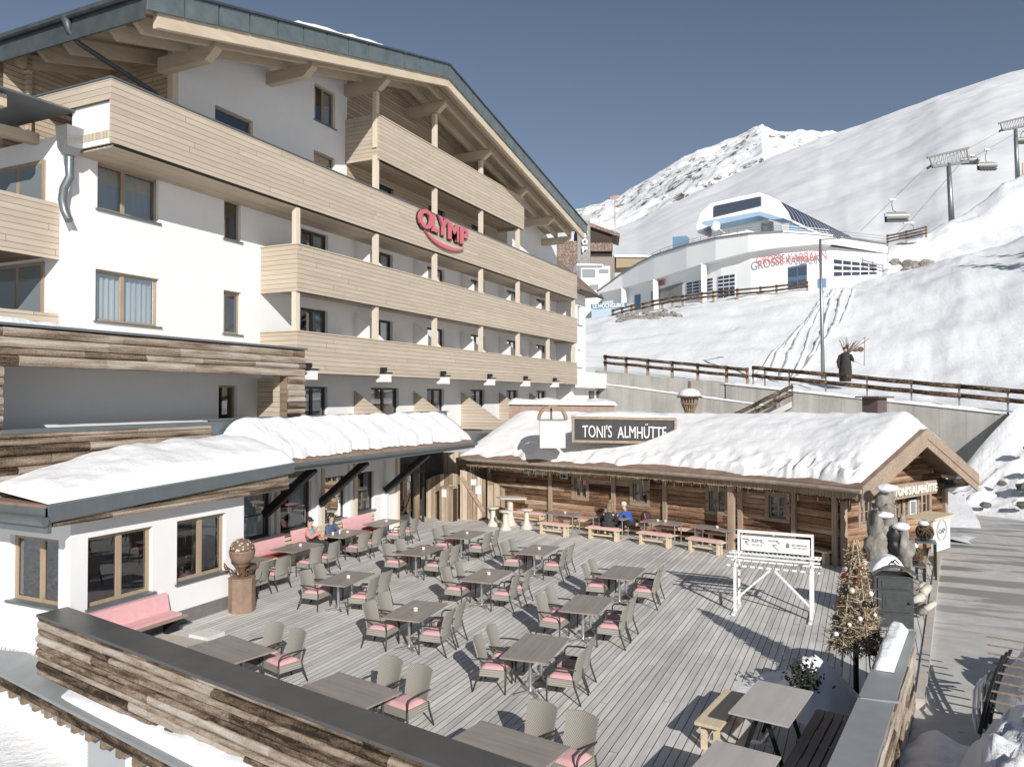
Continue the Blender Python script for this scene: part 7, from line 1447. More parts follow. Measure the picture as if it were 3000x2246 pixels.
for s in range(14):
    a = rg.uniform(0, 6.28); r0 = .12; pts = [(c[0] + (r0 + .07 * q) * math.cos(a + .25 * math.sin(q * 1.7 + s)), c[1] + (r0 + .07 * q) * math.sin(a + .25 * math.sin(q * 1.7 + s)), .93 + .05 * q + .05 * math.sin(q * 2.1 + s)) for q in range(6)]; b.tube(pts, .012, 4)
b.build('tendrils', M['rust'], gl)
# ---------------------------------------------------------------- benches and tables at the hut
HT = [(-11.15, 28.80, -9), (-9.10, 28.72, -7), (-6.95, 28.42, -12), (-4.95, 27.95, -18), (-2.95, 27.25, -25)]
HN = ['nearest the log stools', 'where the three guests lean in', 'holding two tea lights', 'next to the ski rack banner', 'partly behind the ski rack banner']
for i, (x, y, a) in enumerate(HT):
    t = thing('hut_table', 'dark narrow wooden table along the hut wall, the one ' + HN[i], 'table', (x, y, .003), 'narrow tables along the hut wall'); t.rotation_euler = (0, 0, R(a)); t['_b'] = (0, 0, 0)
    b = MB(); b.box(-.75, .75, -.36, .36, .715, .75); b.build('tabletop', M['bench_slat'] if 0 else M['tabletop'], t)
    for s in (-1, 1):
        for q in (-1, 1): b = MB(); b.tube([(s * .62, q * .28, 0), (s * .62, q * .28, .713)], .025, 6); b.build('leg', M['steel'], t)
    if i != 1: candle(x + .1, y, 'tea light glass on the hut table ' + HN[i])
    if i == 2: candle(x - .2, y + .05, 'second tea light glass on the hut table, left of its twin')
    u = V(math.cos(R(a)), math.sin(R(a)), 0); n_ = V(u.y, -u.x, 0)
    if i < 4:
        p = V(x, y, 0) + n_ * .88 + u * .12; pine_bench(p.x, p.y, R(a - 2), 1.42, 'pine bench with pink cushion before the hut table ' + HN[i], 'pink', group='pink cushioned benches in front of the hut')
    p = V(x, y, 0) - n_ * .62 + u * .35; pine_bench(p.x, p.y, R(a), 1.95, 'pine bench against the hut wall behind the table ' + HN[i], 'pink' if i else 'pink', group='pink cushioned benches along the hut wall')
pine_bench(-13.4, 30.2, R(-9), 1.9, 'pink cushioned pine bench at the hut wall behind the log stools', 'pink', group='pink cushioned benches along the hut wall')
pine_bench(-1.5, 27.0, R(-32), 1.1, 'bare pine bench end sticking out right of the ski rack banner')
# log stools and bar table
M['drift'] = wood_mat('bleached_driftwood', (.46, .41, .34), (.74, .69, .61), axis=2, grain=8, bump=.4)
def log_stool(x, y, h, r, label, top=.26):
    t = thing('log_stool', label, 'stool', (x, y, .003), 'bleached log stools by the gate')
    b = MB(); b.lathe([(.30, 0), (.24, .06), (.17, .16), (.115, .32), (.10, h - .1), (.11, h - .05)], (x, y, .003), 12, jit=.09); b.build('trunk', M['drift'], t, smooth=True)
    b = MB(); b.lathe([(top * .9, h - .05), (top, h - .04), (top, h + .01), (top * .92, h + .02), (.01, h + .022)], (x, y, .003), 16, jit=.03); b.build('seat', M['drift'], t, smooth=40)
log_stool(-14.35, 28.85, .78, .1, 'bleached log stool with root foot nearest the plank gate'); log_stool(-13.45, 28.2, .78, .1, 'bleached log stool in front of the log bar table'); log_stool(-12.78, 28.85, .80, .1, 'bleached log stool right of the log bar table')
t = thing('log_bar_table', 'high bar table on a bleached tree trunk with an irregular slab top', 'table', (-13.75, 29.3, .003))
b = MB(); b.lathe([(.34, 0), (.26, .08), (.18, .2), (.14, .5), (.13, 1.05), (.15, 1.13)], (-13.75, 29.3, .003), 12, jit=.08); b.build('trunk', M['drift'], t, smooth=True)
b = MB(); b.prism([(-14.35, 29.15, 1.14), (-14.0, 28.9, 1.14), (-13.4, 29.0, 1.14), (-12.95, 29.2, 1.14), (-13.1, 29.6, 1.14), (-13.7, 29.75, 1.14), (-14.2, 29.6, 1.14)], (0, 0, .06)); b.build('slab_top', M['drift'], t)
# plank gates between the restaurant and the hut
gt_ = thing('plank_gate', 'arched plank gate half and low plank box between entrance and hut', 'gate', (-17.6, 29.6, 0))
def planks(mb, x0, y0, x1, y1, tops, th=.05):
    n_ = len(tops); d = V(x1 - x0, y1 - y0, 0)
    for k, h in enumerate(tops):
        a, c = V(x0, y0, 0) + d * (k / n_), V(x0, y0, 0) + d * ((k + .965) / n_); nn = V(-d.y, d.x, 0).normalized() * th
        h0, h1 = h if isinstance(h, tuple) else (h, h)
        mb.hexa([tuple(a), tuple(c), tuple(c + nn), tuple(a + nn), tuple(a + V(0, 0, h0)), tuple(c + V(0, 0, h1)), tuple(c + nn + V(0, 0, h1)), tuple(a + nn + V(0, 0, h0))])
b = MB(); planks(b, -18.05, 29.5, -16.55, 29.75, [(1.72, 1.82), (1.85, 1.93), (1.95, 2.0), (2.0, 2.05), (2.05, 2.05), (2.04, 2.0)]); b.build('leaf', M['gate'], gt_)
b = MB(); b.box(-17.1, -16.4, 29.05, 29.4, 0, 1.45); b.box(-17.14, -16.36, 29.02, 29.43, 1.453, 1.5); b.build('plank_box', M['gate'], gt_)
b = MB(); b.box(-16.98, -16.74, 29.035, 29.046, 1.05, 1.4); b.build('notice', M['white_paint'], gt_)
gt2 = thing('plank_door', 'open plank barn door with diagonal brace, two notices and a curved top edge', 'gate', (-15.9, 30.0, 0))
b = MB(); planks(b, -16.38, 29.65, -15.35, 30.15, [(2.22, 2.18), (2.17, 2.1), (2.08, 1.98), (1.96, 1.86), (1.84, 1.78)]); planks(b, -15.3, 30.2, -14.75, 30.9, [(1.75, 1.66), (1.64, 1.5), (1.47, 1.32)]); b.build('leaf', M['gate'], gt2)
b = MB(); b.beam((-16.30, 29.66, 1.9), (-15.4, 30.09, .35), .16, .05, up=(.43, -.9, 0)); b.build('brace', M['hut_trim'], gt2)
b = MB()
for s, z0, z1 in ((.42, 1.55, 1.8), (.60, 1.15, 1.5)):
    p = V(-16.38, 29.65, 0) + V(1.03, .5, 0) * s; d = V(.9, .436, 0); n_ = V(.436, -.9, 0) * .012; b.face(*[tuple(p + d * q + n_ + V(0, 0, z)) for q, z in ((0, z0), (.24, z0), (.24, z1), (0, z1))])
b.build('notices', M['white_paint'], gt2)
hw_ = thing('plank_screen', 'vertical plank wall closing the gap between restaurant entrance and log hut', 'wall', (-17, 31.5, 0))
b = MB(); planks(b, -18.4, 30.0, -15.6, 32.3, [2.9] * 16, .06); b.build('planks', M['gate'], hw_)
# signs on the hut
sg1 = thing('hut_roof_sign', 'framed dark roof sign with white hand lettered hut name in the snow', 'sign', (-8.9, 30.0, 3.7))
A_, B_2 = V(-10.88, 29.15, 3.62), V(-6.98, 30.95, 3.55); xd = (B_2 - A_).normalized(); zz = V(0, 0, 1); nn = xd.cross(zz); H_ = 1.02; Wd = (B_2 - A_).length
def sbox(name, u0, u1, z0, z1, d0, d1, m, parent):
    b = MB(); q = [A_ + xd * u + zz * z + nn * d for z in (z0, z1) for (u, d) in ((u0, d0), (u1, d0), (u1, d1), (u0, d1))]; b.hexa([tuple(p) for p in q]); return b.build(name, m, parent)
sbox('board', .1, Wd - .1, .1, H_ - .06, -.04, .0, plain('chalkboard', (.035, .035, .035), .6, var=.3, vs=3), sg1)
for a in ((0, Wd, H_ - .06, H_ + .05, -.25, .06), (0, Wd, 0, .1, -.06, .06), (0, .1, .102, H_ - .062, -.06, .06), (Wd - .1, Wd, .102, H_ - .062, -.06, .06)): sbox('frame', *a, M['hut_trim'], sg1)
sbox('back_box', .05, Wd - .05, .0, H_ - .1, -.8, -.07, M['barn_plain'], sg1)
t = text_mesh("TONI'S  ALMHÜTTE", 1, .02, .0); xs = [p[0] for p in t.v]; ys = [p[1] for p in t.v]; W0_, H0_ = max(xs) - min(xs), max(ys) - min(ys)
t.v = [((p[0] - (max(xs) + min(xs)) / 2) * (Wd * .80) / W0_, (p[1] - (max(ys) + min(ys)) / 2) * .60 / H0_ + .015 * math.sin(p[0] * 3), p[2]) for p in t.v]
t.xf(frame(A_ + xd * (Wd * .5) + zz * (H_ * .5) + nn * .02, xd, zz)).build('lettering', M['white_paint'], sg1)
snow('sign_snow', snow_sheet(lambda u, v: A_ + xd * (Wd * u) + zz * (H_ + .052) - nn * (.0 + .9 * v) , lambda u, v: .06 + .2 * math.sin(math.pi * u) * (.3 + .7 * v), 30, 10, 4, .03, 2, .15), 'rounded snow pad on top of the framed roof sign')
sg2 = thing('gable_sign', 'carved plank sign with pale hut name letters on the hut gable', 'sign', tuple(GP + GD * 4 + GN))
p0, p1 = GP + GD * 1.75 + GN * .62, GP + GD * 4.75 + GN * .62
b = MB(); b.prism([tuple(p0 + V(0, 0, z) + GD * e) for e, z in ((.0, 2.55), (.05, 2.15), (.32, 2.04))] + [tuple(p1 + V(0, 0, 2.10)), tuple(p1 + V(0, 0, 2.56))], tuple(-GN * .05)); b.build('plank', M['hut_trim'], sg2)
text_on("TONI'S ALMHÜTTE", p0 + GD * .25 + V(0, 0, 2.33), p1 - GD * .12 + V(0, 0, 2.36), .34, plain('cream_letters', (.80, .76, .68), .7), sg2, off=.03, bold=.03)
for q in (.6, 2.4): b = MB(); c_ = p0 + GD * q - GN * .32 + V(0, 0, 2.5); b.beam(c_ - GN * .3, c_ + GN * .28, .08, .08); b.build('bracket', M['barn_plain'], sg2)
sg3 = thing('script_sign', 'small white script hut name on a dark board under the hut eave', 'sign', (-13.4, 30.8, 2.2))
P, u, n, l = hseg(0); q0 = P + u * 2.1 + n * .12
text_on("Toni's Almhütte", q0 + V(0, 0, 2.16), q0 + u * 1.35 + V(0, 0, 2.16), .22, M['white_paint'], sg3, off=.03)
b = MB(); b.hexa([tuple(q0 + u * a - n * d + V(0, 0, z)) for z in (2.03, 2.3) for a, d in ((-.1, 0), (1.45, 0), (1.45, .05), (-.1, .05))]); b.build('board', M['black_metal'], sg3)
sg4 = thing('plate_sign', 'small pale plate sign with dark digits on the hut wall', 'sign', (-11.6, 30.4, 2))
q0 = P + u * 4.05 + n * .1; b = MB(); b.hexa([tuple(q0 + u * a - n * d + V(0, 0, z)) for z in (1.95, 2.22) for a, d in ((0, 0), (.42, 0), (.42, .03), (0, .03))]); b.build('plate', plain('pale_plate', (.55, .58, .56), .5), sg4)
text_on("230", q0 + u * .06 + V(0, 0, 2.06), q0 + u * .36 + V(0, 0, 2.06), .12, M['black_metal'], sg4, off=.01)
mb_ = thing('menu_box', 'small white framed menu case between the gable windows of the hut', 'box', tuple(GP + GD * 4.1))
b = MB(); q0 = GP + GD * 3.95 + GN * .1; b.hexa([tuple(q0 + GD * a - GN * d + V(0, 0, z)) for z in (1.3, 1.85) for a, d in ((0, 0), (.42, 0), (.42, .09), (0, .09))]); b.build('case', M['white_paint'], mb_)
b = MB(); q1 = q0 + GN * .006; b.face(*[tuple(q1 + GD * a + V(0, 0, z)) for a, z in ((.06, 1.36), (.36, 1.36), (.36, 1.79), (.06, 1.79))]); b.build('panel', plain('menu_panel', (.25, .26, .27), .2), mb_)
# chimneys on the hut roof
ch = thing('roof_vent', 'white roof vent box with an arched shingle hood and snow in front of the sign', 'chimney', (-11.6, 28.9, 3.6))
c0 = V(-11.62, 28.85, 3.4); ux = V(.91, .41, 0); uy = V(-.41, .91, 0)
b = MB(); b.hexa([tuple(c0 + ux * a + uy * d + V(0, 0, z)) for z in (.0, 1.12) for a, d in ((-.52, -.3), (.52, -.3), (.52, .5), (-.52, .5))]); b.build('box', plain('pinkish_plaster', (.66, .635, .62), .85, var=.05), ch)
b = MB()
for k in range(10):
    a0, a1 = math.pi * k / 10, math.pi * (k + 1) / 10
    for r0, r1 in ((.50, .62),):
        q = [(math.cos(a0) * r0, math.sin(a0) * r0), (math.cos(a1) * r0, math.sin(a1) * r0), (math.cos(a1) * r1, math.sin(a1) * r1), (math.cos(a0) * r1, math.sin(a0) * r1)]
        b.hexa([tuple(c0 + ux * x + uy * d + V(0, 0, 1.16 + z * .95)) for d in (-.32, .52) for x, z in q])
b.build('hood', M['barn_z'], ch)
b = MB(); b.hexa([tuple(c0 + ux * a + uy * d + V(0, 0, z)) for z in (1.122, 1.15) for a, d in ((-.6, -.34), (.6, -.34), (.6, .54), (-.6, .54))]); b.build('plate', M['grey_metal'], ch)
b = MB(); b.beam(c0 + ux * -.05 + V(0, 0, 1.15), c0 + ux * -.05 + V(0, 0, 1.62), .06, .06); b.build('strut', M['barn_plain'], ch)
ch2 = thing('brown_chimney', 'square brown chimney with a flat cap behind the hut gable ridge', 'chimney', (.6, 31.2, 3.6))
b = MB(); b.obox((.35, 30.9, 4.6), (.6, .6, 1.7), R(-32)); b.build('shaft', plain('brown_chimney_cladding', (.12, .085, .08), .8, var=.2), ch2)
b = MB(); b.obox((.35, 30.9, 5.48), (.95, .95, .06), R(-32)); b.build('cap', bpy.data.materials['brown_chimney_cladding'], ch2)
# snow covered low porch roof behind the hut ridge
pr_ = thing('porch_roof', 'low brown porch with a snow loaded flat roof between hotel and hut', 'building', (-13.5, 35.5, 0))
pA, pB = V(-16.2, 34.4, 4.8), V(-11.4, 36.6, 4.75); px2 = (pB - pA).normalized(); pn = V(-px2.y, px2.x, 0)
b = MB(); b.hexa([tuple(pA + px2 * a + pn * d + V(0, 0, z)) for z in (-.6, .3) for a, d in ((0, 0), (5.3, 0), (5.3, 3), (0, 3))]); b.build('fascia', plain('pinkish_boards', (.33, .235, .19), .85, var=.2), pr_)
b = MB(); b.hexa([tuple(pA + px2 * a + pn * d + V(0, 0, z)) for z in (-4.7, -.6) for a, d in ((.3, .4), (5, .4), (5, 2.8), (.3, 2.8))]); b.build('wall', M['barn_plain'], pr_)
snow('porch_snow', snow_sheet(lambda u, v: pA + px2 * (-.1 + 5.6 * u) + pn * (-.15 + 3.2 * v) + V(0, 0, .3), lambda u, v: .25 + .1 * nz(u * 6, v), 40, 14, 6, .1, 1.5, .12), 'pillow of snow on the low porch roof between hotel and hut')
# ---------------------------------------------------------------- ski rack
rk = thing('ski_rack', 'white painted steel ski rack with braces and rows of hooks', 'rack', (-2.1, 20.2, 0))
for x in (-3.02, -1.21):
    b = MB(); b.beam((x, 19.95, 0), (x, 19.95, 1.42), .07, .07); b.build('post', M['white_paint'], rk)
    b = MB(); b.beam((x, 19.6, .03), (x, 20.75, .03), .08, .05); b.build('foot', M['white_paint'], rk)
    b = MB(); b.beam((x, 19.9, 1.41), (x, 20.7, 1.41), .05, .05); b.beam((x, 19.9, 1.17), (x, 20.7, 1.17), .05, .05); b.build('arm', M['white_paint'], rk)
    b = MB(); b.beam((x + (.03 if x < -2 else -.03), 19.95, .35), (-2.11 + (-.06 if x < -2 else .06), 19.95, 1.14), .05, .05); b.build('brace', M['white_paint'], rk)
    b = MB(); b.beam((x, 20.66, .05), (x, 20.66, 1.98), .06, .06); b.build('rear_post', M['white_paint'], rk)
for y, z in ((19.95, 1.40), (19.95, 1.17), (20.35, 1.42), (20.66, 1.40), (20.66, 1.17)):
    b = MB(); b.beam((-3.22, y, z + .02), (-1.0, y, z + .02), .045, .045); b.build('bar', M['white_paint'], rk)
b = MB()
for k in range(22):
    x = -3.15 + k * .1
    for y in (19.95, 20.35): b.tube([(x, y, 1.42), (x, y - .03, 1.49), (x + .03, y - .08, 1.50)], .011, 4); 
    if k % 2: b.tube([(x, 19.95, 1.18), (x, 19.85, 1.22), (x + .03, 19.84, 1.3), (x + .05, 19.92, 1.36)], .012, 4)
b.build('hooks', M['steel'], rk)
bn = thing('rack_banner', 'white sports rental banner with grey R logos and small grey text on the ski rack', 'banner', (-2.1, 20.66, 1.6))
b = MB(); b.box(-2.96, -1.27, 20.60, 20.62, 1.47, 1.86); b.build('panel', plain('banner_white', (.78, .78, .76), .6), bn)
b = MB(); b.beam((-3.05, 20.64, 1.96), (-1.18, 20.64, 1.96), .06, .07); b.beam((-3.02, 20.64, 1.42), (-3.02, 20.64, 1.93), .06, .06); b.beam((-1.21, 20.64, 1.42), (-1.21, 20.64, 1.93), .06, .06); b.build('frame', M['white_paint'], bn)
b = MB(); b.box(-2.9, -1.3, 20.605, 20.615, 1.38, 1.455); b.build('dark_strip', M['black_metal'], bn)
M['logo_grey'] = plain('logo_grey', (.20, .20, .21), .6); M['logo_light'] = plain('logo_light_grey', (.42, .42, .42), .6)
def rlogo(x, z, s, m):
    b = MB(); y = 20.592
    for a, c in (((-.55, .45), (.25, .45)), ((.25, .45), (.48, .25)), ((.48, .25), (.3, .02)), ((.3, .02), (-.2, .02)), ((-.12, -.02), (.35, -.55))): b.beam((x + a[0] * s, y, z + a[1] * s), (x + c[0] * s, y, z + c[1] * s), .006, .17 * s, up=(0, 1, 0)) if 0 else b.prism([(x + a[0] * s - .06 * s, y, z + a[1] * s - .08 * s), (x + c[0] * s + .06 * s, y, z + c[1] * s - .08 * s), (x + c[0] * s + .06 * s, y, z + c[1] * s + .09 * s), (x + a[0] * s - .06 * s, y, z + a[1] * s + .09 * s)], (0, .006, 0))
    return b.build('logo', m, bn)
rlogo(-2.83, 1.70, .15, M['logo_grey']); rlogo(-2.12, 1.66, .24, M['logo_light'])
text_on('RIML', (-2.68, 20.598, 1.74), (-2.38, 20.598, 1.74), .09, M['logo_grey'], bn, off=.004, ext=.004)
text_on('SPORTS', (-2.68, 20.598, 1.63), (-2.42, 20.598, 1.63), .05, M['logo_light'], bn, off=.004, ext=.004)
text_on('SKI SERVICE', (-1.70, 20.598, 1.70), (-1.34, 20.598, 1.70), .04, M['logo_grey'], bn, off=.004, ext=.004); text_on('RENT AND DEPOT', (-1.66, 20.598, 1.63), (-1.34, 20.598, 1.63), .03, M['logo_light'], bn, off=.004, ext=.004)
b = MB(); b.prism([(-1.84, 20.592, 1.62), (-1.76, 20.592, 1.62), (-1.76, 20.592, 1.70), (-1.80, 20.592, 1.75), (-1.84, 20.592, 1.70)], (0, .005, 0)); b.build('pictogram', M['logo_grey'], bn)
# ---------------------------------------------------------------- decorated wicker tree by the road parapet
M['straw'] = plain('straw_twigs', (.42, .34, .23), .9, var=.4, vs=14); M['straw_d'] = plain('brown_twigs', (.15, .105, .07), .9, var=.4, vs=14)
def wicker_tree(x, y, z0, z1, r, label, nb=26, pole=True, tw=320, seed=1, green=0):
    t = thing('wicker_tree', label, 'decorated tree', (x, y, 0)); rg = random.Random(seed)
    if pole: b = MB(); b.tube([(x, y, 0), (x, y, z0 + .2)], .05, 8); b.build('post', M['black_metal'], t, smooth=40)
    H = z1 - z0; rad = lambda f: r * (1 - f) ** .85 + .03
    for mname, n, key in (('light_twigs', tw, 'straw'), ('dark_twigs', tw // 2, 'straw_d')):
        b = MB()
        for k in range(n):
            f = rg.random() ** 1.25 * .92; a = rg.uniform(0, 6.283); q = rad(f) * rg.uniform(.55, 1.1); p = V(x + q * math.cos(a), y + q * math.sin(a), z0 + H * f)
            d = V(rg.uniform(-1, 1), rg.uniform(-1, 1), rg.uniform(-.5, .9)).normalized() * rg.uniform(.08, .2) * (1.2 - f * .6); b.tube([p - d, p + V(0, 0, rg.uniform(-.02, .02)), p + d], [.009, .009, .004], 3, cap=False)
        b.build(mname, M[key] if not (green and key == 'straw') else M['fir'], t)
    b = MB()
    for k in range(6):
        a = k * 1.047; b.tube([(x + (rad(f) + .01) * math.cos(a), y + (rad(f) + .01) * math.sin(a), z0 + H * f) for f in (-.12, .1, .35, .6, .85, 1.0)], .013, 4)
    for f in (.04, .24, .46, .68): b.tube([(x + (rad(f) + .015) * math.cos(q * .524), y + (rad(f) + .015) * math.sin(q * .524), z0 + H * f) for q in range(13)], .013, 4)
    b.build('frame', M['straw'], t)
    cols = ['bauble_white', 'bauble_black', 'bauble_copper', 'bauble_red', 'bauble_cream']
    for k in range(nb):
        f = rg.random() ** 1.2 * .88; a = rg.uniform(0, 6.283); q = rad(f) + .02; b = MB(); b.ball((x + q * math.cos(a), y + q * math.sin(a), z0 + H * f), rg.uniform(.035, .062), 10, 8); b.build('bauble', M[cols[k % 5]], t, smooth=True)
    return t
M['bauble_white'] = plain('bauble_white', (.8, .79, .76), .35); M['bauble_black'] = plain('bauble_black', (.02, .02, .022), .25); M['bauble_copper'] = plain('bauble_copper', (.42, .24, .16), .25, .7); M['bauble_red'] = plain('bauble_red', (.15, .025, .02), .25); M['bauble_cream'] = plain('bauble_cream', (.6, .54, .44), .3); M['fir'] = plain('fir_green', (.10, .12, .07), .9, var=.4, vs=10)
wicker_tree(-.17, 15.5, .82, 2.83, .40, 'tall wicker cone tree full of baubles on a black post by the road parapet', 46, tw=900)
wicker_tree(-18.8, 28.55, .45, 1.95, .30, 'slim green cone tree with small baubles right of the glazed entrance door', 14, tw=260, seed=4, green=1)
wicker_tree(-19.3, 28.75, .6, 1.85, .28, 'round headed green tree with silver baubles left in the glazed entrance', 12, tw=260, seed=5, green=1)
# ---------------------------------------------------------------- iron stove with snow
sv = thing('iron_stove', 'dark grey cast iron garden stove with panelled doors and an arched snowy lid', 'stove', (.55, 20.5, 0)); sv.rotation_euler = (0, 0, R(12)); sv['_b'] = (0, 0, 0)
M['iron'] = plain('grey_cast_iron', (.075, .08, .082), .55, .5, var=.2, vs=8)
b = MB(); b.box(-.43, .43, -.3, .3, .0, 1.22); b.build('body', M['iron'], sv)
b = MB(); b.box(-.36, .36, -.335, -.303, .38, .88); b.box(-.26, .26, -.35, -.337, .46, .80); b.box(-.2, .2, -.362, -.352, .52, .74); b.build('door', M['iron'], sv)
b = MB(); b.box(-.36, .36, -.335, -.303, .93, 1.17); b.box(-.28, .28, -.35, -.337, .98, 1.12); b.build('upper_door', M['iron'], sv)
b = MB(); b.box(-.38, .38, -.33, -.303, .06, .32); b.build('ash_drawer', M['iron'], sv); b = MB(); b.tube([(.31, -.34, .62), (.31, -.40, .62), (.38, -.40, .62)], .018, 6); b.build('handle', M['black_metal'], sv)
b = MB(); n = 10
for k in range(n):
    a0, a1 = -.50 + k / n, -.50 + (k + 1) / n; z = lambda a: 1.26 + .22 * math.cos(a * math.pi * .98); b.hexa([(a0, -.42, z(a0) - .03), (a1, -.42, z(a1) - .03), (a1, .34, z(a1) - .03), (a0, .34, z(a0) - .03), (a0, -.42, z(a0) + .03), (a1, -.42, z(a1) + .03), (a1, .34, z(a1) + .03), (a0, .34, z(a0) + .03)])
b.build('lid', M['iron'], sv); b = MB(); b.tube([(-.08, -.43, 1.55), (0, -.43, 1.64), (.08, -.43, 1.55)], .02, 6); b.build('finial', M['black_metal'], sv)
b = snow_sheet(lambda u, v: (-.5 + .72 * u, -.36 + .6 * v, 1.29 + .22 * math.cos((-.5 + .72 * u) * math.pi * .98)), lambda u, v: .10 + .08 * math.sin(u * math.pi), 20, 14, 3, .02, 3, .2); Mx_ = Matrix.Translation((.55, 20.5, 0)) @ Matrix.Rotation(R(12), 4, 'Z'); b.v = [tuple(Mx_ @ Vector(p)) for p in b.v]; snow('stove_snow', b, 'smooth curved snow cushion on the arched lid of the iron stove', 'snow_fine')
# ---------------------------------------------------------------- standing stone, wicker balls, logs, sign case
ss = thing('standing_stone', 'tall weathered hollow rock pillar with snow caps before the hut gable', 'rock', (.4, 25.0, 0))
def lump(mb, c, r, seed, seg=30, rings=20, a=.5, fr=3.2):
    i0 = len(mb.v); mb.ball(c, r, seg, rings)
    for i in range(i0, len(mb.v)):
        p = Vector(mb.v[i]); d = p - Vector(c); mb.v[i] = tuple(Vector(c) + d * (1 + a * fbm(p.x + seed, p.y, p.z, fr, 3)))
M['srock'] = plain('mottled_rock', (.24, .225, .20), .95, var=.6, vs=3.5, bump=.7, bd=.06)
b = MB(); lump(b, (.30, 25, 1.0), (.30, .34, 1.15), 1); lump(b, (.62, 25.1, 1.75), (.26, .3, .75), 4); lump(b, (1.02, 25, .95), (.24, .3, .75), 7); lump(b, (.62, 25.2, .55), (.5, .34, .6), 9); lump(b, (.55, 25.1, 2.35), (.24, .24, .5), 12); b.build('stone', M['srock'], ss, smooth=True)
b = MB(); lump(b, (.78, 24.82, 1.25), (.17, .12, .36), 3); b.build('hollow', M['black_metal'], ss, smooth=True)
b = MB(); lump(b, (.60, 25.0, 2.78), (.3, .26, .13), 3, a=.2); lump(b, (.50, 24.85, 2.02), (.26, .2, .10), 6, a=.2); lump(b, (.95, 24.85, 1.70), (.22, .2, .13), 8, a=.2); b.build('snow_cap', M['snow_fine'], ss, smooth=True)
def wicker_ball(x, y, zt, r, label, seed):
    rg = random.Random(seed); b = MB()
    for k in range(90):
        ax = V(rg.uniform(-1, 1), rg.uniform(-1, 1), rg.uniform(-1, 1)).normalized(); u_ = ax.orthogonal().normalized(); v_ = ax.cross(u_); q = r * rg.uniform(.82, 1.05); a0 = rg.uniform(0, 6.28); off = rg.uniform(-.5, .5) * r
        b.tube([V(x, y, zt + r) + ax * off + (u_ * math.cos(a0 + j * .4) + v_ * math.sin(a0 + j * .4)) * math.sqrt(max(0.01, q * q - off * off)) for j in range(6)], .009, 3, cap=False)
    o = thing('wicker_ball', label, 'decoration', (x, y, zt), 'wicker balls on metal stands'); b.build('twigs', M['straw_d'], o)
    b = MB(); b.ball((x, y, zt + r), r * .78, 12, 8); b.build('core', plain('dark_core', (.03, .022, .016), .9) if 'dark_core' not in bpy.data.materials else bpy.data.materials['dark_core'], o, smooth=True)
    b = MB(); lump(b, (x - .03, y, zt + 2 * r + .02), (r * .55, r * .5, r * .35), seed, a=.25); b.build('snow_cap', M['snow_fine'], o, smooth=True)
def metal_stand(x, y, h, label, s=.25):
    t = thing('metal_stand', label, 'stand', (x, y, 0), 'square metal frame stands')
    for a in (-1, 1):
        for c in (-1, 1): b = MB(); b.box(x + a * s - .025, x + a * s + .025, y + c * s - .025, y + c * s + .025, -.15, h - .045); b.build('leg', M['black_metal'], t)
    b = MB(); b.box(x - s - .03, x + s + .03, y - s - .03, y + s + .03, h - .042, h); b.build('top', M['flash'], t)
metal_stand(1.32, 25.3, .56, 'lower square metal frame stand carrying a wicker ball'); wicker_ball(1.30, 25.3, .56, .26, 'wicker ball with snow cap on the lower metal stand', 3)
metal_stand(1.66, 26.1, 1.13, 'taller square metal frame stand carrying a wicker ball'); wicker_ball(1.64, 26.1, 1.13, .25, 'wicker ball with snow cap on the taller metal stand', 8)
rg = random.Random(9)
for k in range(12):
    x, y = 1.05 + rg.uniform(0, .45), 21.3 + k * .32; r = rg.uniform(.11, .19); b = MB()
    z_ = .12 + rg.uniform(0, .35)
    if k % 2: b.tube([(x - .1, y - .15, z_ - .1), (x + rg.uniform(.0, .15), y + rg.uniform(.1, .2), z_ + .02)], r * .7, 8, jit=.12); nm, lb, ct = 'log', 'bleached log chunk stacked beside the iron stove and metal stands', 'log'
    else: lump(b, (x, y, z_), (r, r, r * .8), k, 10, 8); nm, lb, ct = 'garden_stone', 'rounded stone lying beside the iron stove and metal stands', 'stone'
    o = b.build(nm, M['drift'] if k % 2 else M['srock'], smooth=True); tag(o, lb, ct, 'log chunks beside the stove' if k % 2 else 'round stones beside the stove')
sc_ = thing('sign_case', 'white roadside sign panel with a round emblem under a flat wooden top', 'sign', (2.2, 27.2, 0)); sd = V(.42, .91, 0); sn = V(.91, -.42, 0); p0 = V(1.93, 27.0, 0)
b = MB(); b.hexa([tuple(p0 + sd * a + sn * d + V(0, 0, z)) for z in (.62, 1.62) for a, d in ((0, 0), (1.35, 0), (1.35, -.06), (0, -.06))]); b.build('panel', M['white_paint'], sc_)
b = MB(); b.hexa([tuple(p0 + sd * a + sn * d + V(0, 0, z)) for z in (1.63, 1.70) for a, d in ((-.1, .1), (1.5, .1), (1.5, -.75), (-.1, -.75))]); b.build('top_board', M['pale_wood'], sc_)
for a in (.25, 1.1): b = MB(); q = p0 + sd * a - sn * .35; b.beam(q + V(0, 0, -.1), q + V(0, 0, 1.62), .1, .1); b.build('post', M['barn_z'], sc_)
cc = p0 + sd * .66 + sn * .004 + V(0, 0, 1.25)
b = MB()
for k in range(36):
    if k in (8, 9, 26, 27): continue
    a0, a1 = k / 36 * 6.283, (k + .9) / 36 * 6.283
    for r0, r1 in ((.36, .385), (.42, .435)):
        b.prism([tuple(cc + sd * (math.cos(a) * r * .95) + V(0, 0, math.sin(a) * r * .78)) for a, r in ((a0, r0), (a1, r0), (a1, r1), (a0, r1))], tuple(sn * .004))
b.build('emblem', M['logo_grey'], sc_)
text_on('·OAP·', cc - sd * .3 - V(0, 0, .02), cc + sd * .3 - V(0, 0, .02), .17, M['logo_grey'], sc_, off=.004, ext=.004, bold=.02)
